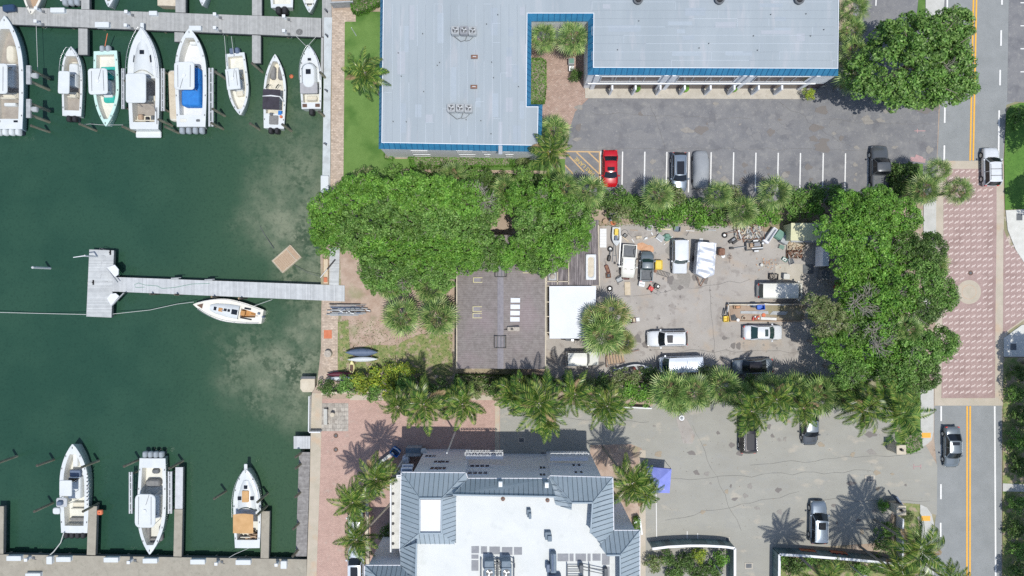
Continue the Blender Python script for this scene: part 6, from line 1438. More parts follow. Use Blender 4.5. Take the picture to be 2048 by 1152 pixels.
rail(t, X, Z, w, .4, .985); part(t, 'bow_pulpit', 'gelcoat', lambda b: b.rbox(4.6, 5.4, -.2, .2, 1.8, 1.88, .1)); part(t, 'swim_platform', 'cushion_cream', lambda b: b.rbox(-5.1, -4.8, -1.3, 1.3, .5, .65, .1)); part(t, 'cockpit_gear', ['wood', 'slate_blue', 'white', 'black'], lambda b: [b.rbox(-4.3 + rnd.random() * 1.3, -3.9 + rnd.random() * 1.3, y - .18, y + .15, .4, 1.0 + rnd.random() * .5, .05, int(rnd.random() * 4)) for y in (-1.0, -.6, -.2, .2, .6, .9, -.4, .4)]); seat(t, -3.3, .3, .3, .6); cleats(t, X, Z, w)
# sailboat
t, X, Z, w, wi = boat('sailboat', 'small cream sailing yacht without sails moored below the long pier', 457, 621, 169.5, 8.4, 2.75, hullm='gel_cream', deckm='gel_cream', floorm='teak_tan', cock=(.1, .32), bp=1.75, gw=.75, fb=.95, sternw=.62, ref=-.2)
part(t, 'coachroof', 'gelcoat', lambda b: b.loft([[(x, y * s_, z_) for y, z_ in ((-.85, 1.0), (-.75, 1.4), (0, 1.5), (.75, 1.4), (.85, 1.0))] for x, s_ in ((-1.4, 1.0), (0, 1.0), (1.4, .8), (2.1, .45))], 0, False, False)); part(t, 'hatches', 'glass_dark', lambda b: (b.rbox(1.25, 1.6, -.22, .22, 1.43, 1.5, .03), b.rbox(.0, .35, -.22, .1, 1.5, 1.54, .03), b.rbox(-.4, -.1, -.22, .1, 1.5, 1.54, .03), b.rbox(-1.3, -.6, -.3, .3, 1.48, 1.55, .03)))
part(t, 'mast', 'alu', lambda b: b.tube([(.7, .05, 1.45), (.3, .05, 1.62)], .07, 6)); part(t, 'anchor_locker', 'wood_dark', lambda b: b.add([(3.7, 0, Z(.97) + .08), (3.0, .32, Z(.9) + .08), (3.0, -.32, Z(.9) + .08)], [[0, 1, 2]])); part(t, 'locker_boards', 'teak_tan', lambda b: (b.rbox(.5, 1.0, -.2, .25, 1.48, 1.53, .03), b.rbox(-2.0, -1.5, -.3, .3, .7, 1.0, .03))); part(t, 'solar_panels', 'glass_dark', lambda b: (b.rbox(-2.7, -1.9, -.75, -.55, 1.05, 1.1, .02), b.rbox(-3.0, -1.6, .5, .65, 1.05, 1.1, .02)))
rail(t, X, Z, w, .03, .9, .5); part(t, 'tiller', 'wood', lambda b: b.tube([(-3.7, 0, 1.0), (-2.7, .1, 1.15)], .04, 4)); part(t, 'mizzen_gear', 'slate_blue', lambda b: (b.rbox(-3.9, -3.6, -.45, -.2, 1.0, 1.2, .05), b.rbox(-4.3, -4.15, -.1, .1, .3, 1.1, .03)))
# floating platform
t = thing('floating_platform', 'square brown floating platform tethered off the shore', 'raft', (*P(573.5, 518, -.9), WL), R(41)); mb = MB(); mb.rbox(-1.5, 1.5, -1.0, 1.0, -.1, .35, .05); mb.build('hull', 'stone_cream', t)
mb = MB()
for k in range(9): mb.box(-1.35 + k * .24, -1.35 + k * .24 + .2, -.85, .85, .352, .39)
mb.box(.9, 1.4, -.9, .9, .352, .41); mb.build('boards', 'wood', t); mb = MB(); mb.box(-1.5, 1.5, -1.0, -.93, .352, .46); mb.box(-1.5, 1.5, .93, 1.0, .352, .46); mb.box(-1.5, -1.43, -.93, .93, .352, .46); mb.box(.75, .85, -.8, .8, .412, .46); mb.build('rim', 'concrete_band', t)
# hulls ashore
def canoe(name, label, px, py, ang, L, B, m, z=.1, deck=None, cat='kayak', h=.45):
    t = thing(name, label, cat, (*P(px, py, z), z), R(ang)); N = 14; rings = []
    for i in range(N + 1):
        u = -1 + 2 * i / N; a = B / 2 * max(.02, 1 - abs(u) ** 2.2); rings.append([(u * L / 2, -a, h * .75 + .12 * abs(u) ** 3), (u * L / 2, -a * .6, .05), (u * L / 2, a * .6, .05), (u * L / 2, a, h * .75 + .12 * abs(u) ** 3), (u * L / 2, 0, h * (1.0 if deck else .95) + .1 * abs(u) ** 3)])
    mb = MB(); mb.loft(rings); mb.build('hull', m, t)
    if deck: mb = MB(); mb.rbox(-.45, .35, -B * .26, B * .26, h * .9, h + .03, .15); mb.build('cockpit', deck, t)
    mb = MB()
    for x in (-L * .28, L * .28): mb.box(x - .04, x + .04, -B * .6, B * .6, -.05, .06)
    mb.build('cradle', 'wood_dark', t); return t


canoe('blue_canoe', 'slate blue upturned hull on the sand by the yellow kayak', 725, 704, 0, 3.9, .95, 'slate_blue', .35, h=.5, cat='canoe'); canoe('white_canoe', 'long white upturned hull on trestles below the slate blue one', 727, 718, 1, 3.7, .6, 'gelcoat', .4, cat='canoe'); canoe('yellow_kayak', 'yellow kayak pointing down towards the maroon canoe', 705, 734, 90, 1.7, .75, 'yellow_pale', .1, 'wood_dark')
canoe('maroon_canoe', 'maroon and blue canoe beside the hedge at the quay', 683, 748, 0, 3.4, .65, 'maroon', .3, cat='canoe'); canoe('white_kayak', 'white kayak half under the shrubs below the maroon canoe', 684, 756, 1, 3.4, .55, 'gelcoat', .3)
t, X, Z, w, wi = boat('small_runabout', 'small white boat with a yellow engine hatch among the yard junk', 1231.5, 474, 268, 2.3, 1.05, fb=.55, fz=.25, gw=.16, cock=(.1, .7), bp=2.2, ref=.3); t.location.z = .05
part(t, 'engine_hatch', 'yellow', lambda b: b.rbox(-1.0, -.2, -.22, .22, .3, .68, .08)); part(t, 'seat', 'slate_blue', lambda b: b.rbox(-.1, .5, -.18, .18, .28, .6, .08))
t, X, Z, w, wi = boat('skiff', 'grey skiff full of gear in the palm shade at the bottom of the yard', 1262, 742, 14, 4.3, 1.6, fb=.6, fz=.2, gw=.12, cock=(.06, .85), bp=2.0, hullm='galv', deckm='alu', floorm='galv', ref=.3); t.location.z = .1
part(t, 'fuel_can', 'red', lambda b: b.rbox(.2, .55, .0, .4, .5, .85, .08)); part(t, 'gear', ['rubble', 'grey_dark', 'wood'], lambda b: [b.rbox(x, x + .4, y, y + .35, .25, .5 + rnd.random() * .2, .06, int(rnd.random() * 3)) for x, y in ((-1.6, -.4), (-1.1, .1), (-.7, -.5), (-.2, .1), (.6, -.5), (1.0, -.1))])


# ---------------------------------------------------------------- vegetation
rng = np.random.default_rng(11)


def mesh_np(name, V, F, m):
    me = bpy.data.meshes.new(name); nv, nf, k = len(V), len(F), F.shape[1]
    me.vertices.add(nv); me.vertices.foreach_set('co', V.astype(np.float32).ravel())
    me.loops.add(nf * k); me.loops.foreach_set('vertex_index', F.astype(np.int32).ravel())
    me.polygons.add(nf); me.polygons.foreach_set('loop_start', np.arange(0, nf * k, k, dtype=np.int32))
    me.update(calc_edges=True); me.materials.append(M[m]); return me


def leaves(pos, nrm, size, asp=.55):
    """one pointed leaf (a rhombus) per position"""
    n = len(pos); nrm = nrm / np.linalg.norm(nrm, axis=1, keepdims=True)
    r = rng.normal(size=(n, 3)); a = np.cross(nrm, r); a /= np.linalg.norm(a, axis=1, keepdims=True) + 1e-9; b = np.cross(nrm, a)
    s = size[:, None]; V = np.stack([pos - a * s, pos + b * s * asp - a * s * .1, pos + a * s, pos - b * s * asp - a * s * .1], 1)
    return V.reshape(-1, 3), np.arange(n * 4).reshape(n, 4)


def crown_mesh(name, Rr, Ht, n, m, clump=1.0, leaf=.2, seed=0, fl=.35):
    g = np.random.default_rng(seed); K = int(5.2 * (Rr / clump) ** 2); ph = g.uniform(0, 6.28, 5)
    ang = g.uniform(0, 2 * np.pi, K); rad = np.sqrt(g.uniform(0, 1, K))
    lobe = 1 + .10 * np.sin(2 * ang + ph[0]) + .09 * np.sin(3 * ang + ph[1]) + .06 * np.sin(5 * ang + ph[2]) + .05 * np.sin(9 * ang + ph[3])
    rr = rad * (Rr - clump * .55) * lobe
    dome = np.sqrt(np.clip(1 - (rad * .97) ** 2, 0, 1))
    z = Ht * (fl + (1 - fl) * dome) - g.uniform(0, 1, K) ** 1.2 * Ht * .5 + g.normal(0, .16 * clump, K)
    C = np.stack([rr * np.cos(ang), rr * np.sin(ang), z], 1); cr = clump * g.uniform(.55, 1.1, K)
    idx = g.integers(0, K, n); d = g.normal(size=(n, 3)); d[:, 2] = np.abs(d[:, 2]) * 1.1 - .35; d /= np.linalg.norm(d, axis=1, keepdims=True)
    pos = C[idx] + d * (cr[idx] * g.uniform(.55, 1.05, n) ** .6)[:, None] * np.array([1, 1, .8])
    nrm = d * 1.1 + g.normal(0, .55, (n, 3)) + np.array([0, 0, .55])
    V, F = leaves(pos, nrm, leaf * g.uniform(.6, 1.25, n)); return mesh_np(name, V, F, m)


def trunk_mesh(name, h, r0, Rr, Ht, seed, m='bark', limbs=7, pale=True):
    g = random.Random(seed); mb = MB(); top = (g.uniform(-.2, .2), g.uniform(-.2, .2), h)
    mb.tube([(0, 0, -.1), (top[0] * .5, top[1] * .5, h * .5), top], r0, 8, 0, r1=r0 * .65)
    for k in range(limbs):
        a = 2 * math.pi * (k + g.random() * .6) / limbs; l = Rr * g.uniform(.55, .9)
        mb.tube([(top[0], top[1], h * g.uniform(.7, .95)), (l * .5 * math.cos(a), l * .5 * math.sin(a), h + Ht * .3), (l * math.cos(a + .2), l * math.sin(a + .2), h + Ht * g.uniform(.55, .8))], r0 * .4, 5, 0, r1=.03)
    mb2 = mb.build(name, m); me = mb2.data; bpy.data.objects.remove(mb2); return me


PROTO = {}


def proto(kind, v, m):
    k = (kind, v, m)
    if k in PROTO: return PROTO[k]
    spec = {'shrub': (1.5, 1.1, 1300, .45, .12, .15), 'small': (2.2, 1.9, 3200, .62, .135, .3), 'mid': (3.0, 2.8, 7200, .62, .15, .3), 'huge': (6.2, 5.0, 27000, .85, .175, .3)}[kind]
    b = (kind, v, None)
    if b not in PROTO: PROTO[b] = crown_mesh('crown', spec[0], spec[1], spec[2], m, spec[3], spec[4], seed=hash((len(kind), v)) % 1000, fl=spec[5])
    me = PROTO[b].copy(); me.materials[0] = M[m]; PROTO[k] = me; return me


BASE = {'shrub': (1.5, 1.1), 'small': (2.2, 1.9), 'mid': (3.0, 2.8), 'huge': (6.2, 5.0)}


def tree(px, py, r, m, label, top=7.0, kind=None, name='broadleaf_tree', group=None, cat='tree', tw=None):
    kind = kind or ('shrub' if r < 25 else 'small' if r < 34 else 'mid' if r < 90 else 'huge')
    br, bh = BASE[kind]; Rm = r / S * (1 - top * .85 / HC); k = Rm / br; base = max(.0, top - bh * k)
    t = thing(name, label, cat, (*P(px, py, top * .85), 0), rnd.random() * 6.28, group)
    o = bpy.data.objects.new('crown', proto(kind, rnd.randint(0, 2), m)); COL.objects.link(o); o.parent = t; o.location = (0, 0, base)
    o.scale = (k * rnd.uniform(.95, 1.08), k * rnd.uniform(.95, 1.08), k)
    tk = ('trunk', kind)
    if tk not in PROTO: PROTO[tk] = trunk_mesh('trunk', 1.0, {'shrub': .05, 'small': .1, 'mid': .18, 'huge': .4}[kind], br, bh, 5)
    o2 = bpy.data.objects.new('trunk', PROTO[tk]); COL.objects.link(o2); o2.parent = t
    o2.scale = (k, k, k); o2.location = (0, 0, base - 1.0 * k + .25 * bh * k)
    if o2.location.z > .05:
        mb = MB(); rr_ = {'shrub': .05, 'small': .1, 'mid': .18, 'huge': .4}[kind] * k; mb.cyl((0, 0), rr_ * 1.25, rr_, -.1, o2.location.z, 8)
        mb.build('trunk_base', 'bark', t)
    if kind in ('mid', 'huge') and rnd.random() < (.8 if m == 'leaf_olive' else .42) or (kind == 'shrub' and m == 'leaf_olive'):
        if 'twigs' not in PROTO:
            g = random.Random(2); mb = MB()
            for q in range(16):
                a = g.random() * 6.28; l = g.uniform(.5, 1.3); p0 = (g.uniform(-.2, .2), g.uniform(-.2, .2), 0); p1 = (p0[0] + l * .5 * math.cos(a), p0[1] + l * .5 * math.sin(a), .35); p2 = (p0[0] + l * math.cos(a + .3), p0[1] + l * math.sin(a + .3), .5 + g.random() * .3)
                mb.tube([p0, p1, p2], .03, 4, 0, r1=.012)
                for w_ in (-.7, .6): mb.tube([p1, (p1[0] + l * .5 * math.cos(a + w_), p1[1] + l * .5 * math.sin(a + w_), .6)], .016, 4, 0, r1=.008)
            o4 = mb.build('twigs', 'twig'); PROTO['twigs'] = o4.data; bpy.data.objects.remove(o4)
        a = rnd.random() * 6.28; o3 = bpy.data.objects.new('twigs', PROTO['twigs']); COL.objects.link(o3); o3.parent = t; rr3 = Rm * .45 * rnd.random(); o3.location = (rr3 * math.cos(a), rr3 * math.sin(a), top - .55 - .3 * rnd.random()); k3 = .8 if kind != 'shrub' else .6; o3.scale = (k3, k3, k3); o3.rotation_euler = (0, 0, a)
    return t


def fan_palm_mesh(seed, m, nf=30, Rr=2.1):
    g = random.Random(seed); Vs = []; Fs = []; n0 = 0
    for i in range(nf):
        az = i * 2.39996 + g.uniform(-.2, .2); u = (i + .5) / nf; el = math.radians(82 - 118 * u ** .9 + g.uniform(-6, 6)); pl = Rr * g.uniform(.42, .56)
        d = Vector((math.cos(az) * math.cos(el), math.sin(az) * math.cos(el), math.sin(el))); c = d * pl; side = Vector((-math.sin(az), math.cos(az), 0)); up = side.cross(d) * -1
        tw = g.uniform(-.5, .5); side2 = side * math.cos(tw) + up * math.sin(tw)
        w = side * .022; Vs += [-w * 1.0, w * 1.0, c + w, c - w]; Fs.append([n0, n0 + 1, n0 + 2, n0 + 3]); n0 += 4
        nl = 13
        for k in range(nl):
            a = math.radians(-88 + 176 * k / (nl - 1)); L = Rr * (.6 - .14 * abs(a) / 1.6) * g.uniform(.9, 1.08)
            dr = (d * math.cos(a) + side2 * math.sin(a)); dr.normalize(); wv = (side2 * math.cos(a) - d * math.sin(a)) * .05
            nb = up * -.0
            mid = c + dr * L * .6 + Vector((0, 0, -.03)); tip = c + dr * L + Vector((0, 0, -.22 - .12 * g.random()))
            Vs += [c, mid - wv, tip, mid + wv]; Fs.append([n0, n0 + 1, n0 + 2, n0 + 3]); n0 += 4
    return mesh_np('crown', np.array([tuple(v) for v in Vs]), np.array(Fs), m)


def coco_mesh(seed, m, nf=22, L0=3.5):
    g = random.Random(seed); Vs = []; Fs = []; n0 = 0; wind = g.uniform(0, 6.28)
    for i in range(nf):
        az = i * 2.39996 + g.uniform(-.25, .25); u = (i + .5) / nf; el0 = math.radians(72 - 82 * u); L = L0 * g.uniform(.85, 1.08) * (.75 + .25 * min(1, u * 3)); bend = g.uniform(.15, .32); tw = g.uniform(-.6, .6); curl = .06 * math.sin(az - wind) + g.uniform(-.025, .025)
        p = Vector((0, 0, 0)); el = el0; seg = 16; pts = [p.copy()]; ds = []
        for k in range(seg):
            d = Vector((math.cos(az) * math.cos(el), math.sin(az) * math.cos(el), math.sin(el))); p = p + d * (L / seg); pts.append(p.copy()); ds.append(d); el -= bend * .42 * (.5 + k / seg); az += curl
        for k in range(seg):
            d = ds[k]; side = Vector((-d.y, d.x, 0)); side.normalize(); up = side.cross(d)
            if up.z < 0: up = -up
            wv = side * .035 * (1 - k / seg * .7); Vs += [pts[k] - wv, pts[k] + wv, pts[k + 1] + wv, pts[k + 1] - wv]; Fs.append([n0, n0 + 1, n0 + 2, n0 + 3]); n0 += 4
            if k < 2: continue
            s2 = side * math.cos(tw) + up * math.sin(tw); ll = .74 * math.sin(math.pi * min(.97, (k + .5) / (seg + .6)) ** .75) + .12
            for h in range(3):
                q = pts[k] + (pts[k + 1] - pts[k]) * (h / 3)
                for sg in (-1, 1):
                    l = ll * g.uniform(.85, 1.1); dr = (s2 * sg * .78 + d * .7 + Vector((0, 0, -.35 - .2 * g.random()))).normalized(); wv2 = d * .036
                    Vs += [q - wv2 * .6, q + dr * l * .5 - wv2 * 1.1, q + dr * l + Vector((0, 0, -.1)), q + dr * l * .5 + wv2]; Fs.append([n0, n0 + 1, n0 + 2, n0 + 3]); n0 += 4
    return mesh_np('crown', np.array([tuple(v) for v in Vs]), np.array(Fs), m)


M['dead_leaf'] = leafmat('dead_leaf', [(.16, .1, .05), (.26, .18, .09), (.34, .25, .14)], .1, .7)
DEAD = [coco_mesh(s_ + 60, 'dead_leaf', nf=3, L0=2.6) for s_ in range(3)]
FAN = {}
for m_ in ('fan_leaf', 'fan_leaf_dry'):
    for s_ in range(3): FAN[m_, s_] = fan_palm_mesh(s_ + 20, m_)
CO = [coco_mesh(s_ + 40, 'coco_leaf', nf=n_) for s_, n_ in ((1, 19), (2, 22), (3, 17), (4, 20), (5, 18), (6, 21))]


def palm(px, py, r, top, label, kind='fan', m='fan_leaf', name=None, group=None, lean=None, clump=1):
    """crown centre as seen at (px, py); the trunk comes down from it with a lean"""
    x, y = P(px, py, top); k = r / S * (1 - top / HC) / (1.95 if kind == 'fan' else 2.75)
    lx, ly = lean or (rnd.uniform(-.3, .3), rnd.uniform(-.3, .3))
    t = thing(name or ('fan_palm' if kind == 'fan' else 'coconut_palm'), label, 'palm', (x + lx, y + ly, 0), 0, group)
    o = bpy.data.objects.new('crown', FAN[m, rnd.randint(0, 2)] if kind == 'fan' else rnd.choice(CO)); COL.objects.link(o); o.parent = t
    o.location = (-lx, -ly, top); o.rotation_euler = (rnd.uniform(-.12, .12), rnd.uniform(-.12, .12), rnd.random() * 6.28); o.scale = (k, k, k * .95)
    if rnd.random() < .75:
        o5 = bpy.data.objects.new('dead_fronds', rnd.choice(DEAD)); COL.objects.link(o5); o5.parent = t; o5.location = (-lx, -ly, top - .15); o5.rotation_euler = (rnd.uniform(-.3, .3), rnd.uniform(-.3, .3), rnd.random() * 6.28); k5 = k * (.7 if kind == 'fan' else 1); o5.scale = (k5, k5, k5 * .3)
    mb = MB(); r0 = .17 if kind == 'fan' else .15
    mb.tube([(0, 0, -.1), (-lx * .15, -ly * .15, top * .3), (-lx * .5, -ly * .5, top * .65), (-lx, -ly, top + .05)], r0, 8, 0, r1=r0 * .75); mb.cyl((-lx, -ly), r0 * 1.3, r0 * .5, top - .35, top + .2, 8, 0); mb.build('trunk', 'palm_bark', t)
    if kind != 'fan' and rnd.random() < .7:
        mb = MB()
        for q in range(6): a = q * 1.05; mb.rbox(-lx + .28 * math.cos(a) - .12, -lx + .28 * math.cos(a) + .12, -ly + .28 * math.sin(a) - .12, -ly + .28 * math.sin(a) + .12, top - .45, top - .2, .1)
        mb.build('coconuts', 'leaf_olive' if rnd.random() < .5 else 'teak_tan', t)
    return t


def hedge(label, pts, h, m='hedge_leaf', name='hedge', dens=170, leaf=.085, top_noise=.06):
    pp = [P(*p) for p in pts]; x0, x1 = min(p[0] for p in pp), max(p[0] for p in pp); y0, y1 = min(p[1] for p in pp), max(p[1] for p in pp)
    t = thing(name, label, 'hedge'); n = int((x1 - x0) * (y1 - y0) * dens); pos = np.stack([rng.uniform(x0, x1, n), rng.uniform(y0, y1, n), np.zeros(n)], 1)
    inside = np.zeros(n, bool); P_ = np.array(pp)
    for i in range(len(pp)):
        a, b_ = P_[i], P_[i - 1]; c = ((a[1] > pos[:, 1]) != (b_[1] > pos[:, 1])) & (pos[:, 0] < (b_[0] - a[0]) * (pos[:, 1] - a[1]) / (b_[1] - a[1] + 1e-12) + a[0]); inside ^= c
    pos = pos[inside]; n = len(pos); pos[:, 2] = h - rng.uniform(0, 1, n) ** 2 * .3 + rng.normal(0, top_noise, n)
    nrm = rng.normal(0, .5, (n, 3)) + np.array([0, 0, 1.0])
    side = []
    for i in range(len(pp)):
        a, b_ = P_[i - 1], P_[i]; l = np.linalg.norm(b_ - a); k = int(l * h * dens * .9); u = rng.uniform(0, 1, k)[:, None]; q = a + (b_ - a) * u; side.append(np.concatenate([q + rng.normal(0, .05, (k, 2)), rng.uniform(0, h, k)[:, None]], 1))
    sp = np.concatenate(side); pos = np.concatenate([pos, sp]); nrm = np.concatenate([nrm, rng.normal(0, 1, (len(sp), 3))])
    V, F = leaves(pos, nrm, leaf * rng.uniform(.6, 1.3, len(pos))); me = mesh_np('foliage', V, F, m); o = bpy.data.objects.new('foliage', me); COL.objects.link(o); o.parent = t
    mb = MB(); cx, cy = P_.mean(0); mb.prism([(cx + (a - cx) * .9, cy + (b_ - cy) * .9) for a, b_ in pp], 0, h * .8); mb.build('stems', 'bark', t); return t


hedge('clipped green hedge at the top of the promenade lawn', [(709, -30), (706, 12), (708, 28), (716, 33), (735, 28), (768, 10), (770, -30)], 1.3)
hedge('clipped courtyard hedge between the office wall and the paved walk', [(1061, 121), (1084, 121), (1091, 126), (1091, 180), (1088, 209), (1059, 210)], 1.0, 'leaf_mid')
hedge('long clipped hedge along the foot of the office building', [(819, 316), (1030, 317), (1028, 334), (822, 334)], .9)
sheet('shrub_bed', [(1240, 755), (1305, 760), (1305, 812), (1240, 812)], .03, 'soil')
hedge('green shrub bed by the upper entrance gate pillar', [(1802, 870), (1836, 860), (1838, 893), (1815, 905), (1803, 895)], .7)
hedge('small hedge inside the narrow white planter', [(1266, 1033), (1276, 1030), (1276, 1060), (1268, 1060)], 1.3, 'leaf_bright')
hedge('dark hedge strip below the small shingled house', [(912, 748), (1090, 752), (1090, 770), (912, 768)], .8, 'leaf_dark')
sheet('lawn_path', [(800, 338), (1095, 342), (1095, 348), (800, 345)], .07, 'sand')
hedge('small green bush at the corner of the office building', [(772, 300), (782, 300), (788, 312), (786, 322), (771, 318)], .8)

# left grove
gl = [(652, 428, 42, 'overhanging the harbour at the western tip of the grove'), (655, 470, 40, 'above the shore boardwalk'), (700, 392, 44, 'at the north west rim of the grove by the promenade'), (704, 462, 46, 'inland of the shore boardwalk'), (752, 385, 42, 'at the north rim facing the lawn'), (762, 438, 50, 'in the western heart of the grove'),
      (748, 498, 46, 'above the sandy bank'), (752, 545, 42, 'at the south west rim above the sand'), (812, 385, 46, 'on the north rim below the long hedge'), (824, 446, 52, 'in the centre west of the grove'), (812, 508, 50, 'north of the paired fan palms'), (806, 552, 38, 'just above the paired fan palms'), (872, 388, 44, 'on the north rim behind the grey twigs'),
      (884, 444, 50, 'in the middle of the grove'), (876, 502, 48, 'above the left corner of the shingled house'), (880, 550, 36, 'overhanging the corner of the shingled house roof'), (928, 402, 42, 'on the north rim in the centre'), (938, 458, 46, 'left of the rusty hut roof'), (930, 512, 42, 'over the upper roof of the shingled house'), (968, 415, 36, 'left of the dark cleft between crowns'),
      (1044, 400, 40, 'right of the dark cleft between crowns'), (1062, 450, 42, 'right of the rusty hut roof'), (1052, 504, 36, 'over the ridge of the shingled house'), (1078, 522, 34, 'above the white carport'), (1096, 408, 46, 'on the north rim below the coconut palm'), (1110, 460, 48, 'over the corrugated shed roof'), (1108, 502, 38, 'left of the tub on the shed roof'),
      (1148, 430, 40, 'at the north east rim of the grove'), (1150, 472, 36, 'at the east end of the grove'), (980, 505, 38, 'closing the cleft above the dark square roof vent'), (1014, 516, 26, 'small one just over the dark square roof vent')]
for i, (px, py, r, l) in enumerate(gl):
    tree(px, py, r, ('leaf_bright', 'leaf_mid', 'leaf_bright', 'leaf_olive' if 860 < px < 960 and py < 420 else 'leaf_mid')[i % 4] if px > 700 else 'leaf_bright', 'dense green waterside tree ' + l, top=5.8 + rnd.random() * 1.6, group='trees of the grove by the harbour')
ge = [(1705, 415, 42, 'leaf_bright', 'at the north west corner of the roadside grove'), (1752, 408, 40, 'leaf_bright', 'at the north end behind the dark pickup'), (1680, 470, 46, 'leaf_bright', 'overhanging the cream shed'), (1742, 462, 52, 'leaf_bright', 'in the upper heart of the roadside grove'), (1800, 438, 44, 'leaf_bright', 'beside the sidewalk corner'),
      (1704, 528, 44, 'leaf_bright', 'above the long box trailer'), (1758, 530, 54, 'leaf_bright', 'in the middle of the roadside grove'), (1812, 500, 42, 'leaf_mid', 'right of the middle near the sidewalk'), (1722, 590, 48, 'leaf_bright', 'right of the orange bin'), (1788, 590, 50, 'leaf_bright', 'level with the crossing medallion'),
      (1856, 498, 36, 'leaf_dark', 'dark crown beside the sidewalk'), (1846, 555, 40, 'leaf_mid', 'dark crown overhanging the crossing'), (1884, 590, 34, 'leaf_mid', 'nearest the crossing medallion'), (1842, 618, 44, 'leaf_dark', 'dark crown left of the medallion'), (1880, 690, 40, 'leaf_mid', 'reaching over the lower crossing'), (1836, 700, 46, 'leaf_mid', 'darker crown at the lower right'),
      (1772, 648, 46, 'leaf_bright', 'with bare twigs in the lower middle'), (1716, 655, 42, 'leaf_mid', 'crown at the yard edge'), (1792, 710, 46, 'leaf_bright', 'in the lower heart of the grove'), (1732, 722, 46, 'leaf_bright', 'above the palm hedge at the lower end'), (1655, 640, 40, 'leaf_olive', 'thin olive crown over the pipes'), (1668, 690, 40, 'leaf_bright', 'beside the white sedan bonnet'),
      (1630, 610, 28, 'leaf_olive', 'small one over the end of the low wall'), (1700, 745, 38, 'leaf_mid', 'at the lower left of the roadside grove'), (1790, 752, 40, 'leaf_mid', 'above the coconut palms by the road'), (1845, 748, 36, 'leaf_dark', 'at the lower tip by the sidewalk')]
for px, py, r, m, l in ge: tree(px, py, r, m, ('thin twiggy tree ' if m == 'leaf_olive' else 'leafy tree ') + l, top=7 + rnd.random() * 2.2, group='trees of the roadside grove')
tree(1843, 118, 112, 'leaf_mid', 'huge dark green spreading tree over the road beside the office car park', top=10.5, kind='huge')
tree(1900, 60, 52, 'leaf_mid', 'lighter green lobe tree at the roadside behind the huge spreading tree', top=9)
tree(1905, 165, 50, 'leaf_mid', 'lighter green crown over the yellow centre line beside the huge tree', top=9)
sh = [(1216, 405, 'leaf_dark', 'below the red coupe'), (1246, 400, 'leaf_mid', 'right of the red coupe bonnet'), (1272, 412, 'leaf_mid', 'between the red coupe and the first parking palm'), (1240, 426, 'leaf_olive', 'above the small yard boat'), (1285, 430, 'leaf_mid', 'above the junk strip'), (1352, 398, 'leaf_olive', 'with dry twigs at the nose of the dark estate car'), (1350, 428, 'leaf_bright', 'above the white jeep'),
      (1385, 412, 'leaf_mid', 'below the covered car'), (1402, 435, 'leaf_bright', 'above the silver tarp trailer'), (1440, 428, 'leaf_mid', 'below the middle parking palm'), (1470, 395, 'leaf_olive', 'between the two middle parking palms'), (1512, 428, 'leaf_bright', 'above the scrap heap'), (1545, 430, 'leaf_bright', 'below the right parking palm'), (1592, 395, 'leaf_mid', 'right of the last parking palm'), (1590, 422, 'leaf_mid', 'above the cream shed roof'),
      (1628, 392, 'leaf_mid', 'two bays left of the dark pickup'), (1632, 418, 'leaf_bright', 'behind the cream shed'), (1665, 390, 'leaf_mid', 'left of the grove crown by the pickup'), (1320, 428, 'leaf_bright', 'below the first parking palm'), (1800, 345, 'leaf_dark', 'right of the dark pickup'), (1822, 348, 'leaf_dark', 'at the lot corner beside the roadside palms'), (1800, 370, 'leaf_dark', 'in the corner below the dark shrubs')]
for i, (px, py, h) in enumerate(((1735, 612, 8.0), (1770, 672, 8.2), (955, 385, 6.4))):
    t = thing('bare_tree', 'bare twiggy crown poking out of the leaves ' + ('left of the crossing medallion', 'in the lower roadside grove', 'in the northern harbour grove')[i], 'tree', (*P(px, py, h), 0), i * 1.3)
    mb = MB(); mb.cyl((0, 0), .14, .06, 0, h - .8, 7); mb.build('trunk', 'bark', t)
    for q in range(3): o3 = bpy.data.objects.new('branches', PROTO['twigs']); COL.objects.link(o3); o3.parent = t; o3.location = (1.1 * math.cos(q * 1.4) * (q > 0), 1.1 * math.sin(q * 1.4) * (q > 0), h - .9 + .1 * q); o3.scale = (1.3, 1.3, 1.5); o3.rotation_euler = (0, 0, q * 2.1)
for px, py, m, l in sh: tree(px, py, rnd.uniform(24, 30), m, 'shrub in the parking belt ' + l, top=rnd.uniform(1.8, 2.6), kind='shrub', name='shrub', cat='shrub', group='shrubs below the parking bays')
nb = [(728, 356), (790, 350), (842, 352), (880, 356), (938, 352), (972, 358), (1012, 362), (1045, 356), (1078, 372), (1150, 398), (1175, 415)]
for i, (px, py) in enumerate(nb): tree(px, py, rnd.uniform(22, 28), ('leaf_olive', 'leaf_mid', 'leaf_dark')[i % 3], 'scrubby shrub on the north edge of the harbour grove, number %s from the west' % ('one two three four five six seven eight nine ten eleven'.split()[i]), top=rnd.uniform(2, 3.4), kind='shrub', name='shrub', cat='shrub', group='shrubs along the office lawn')
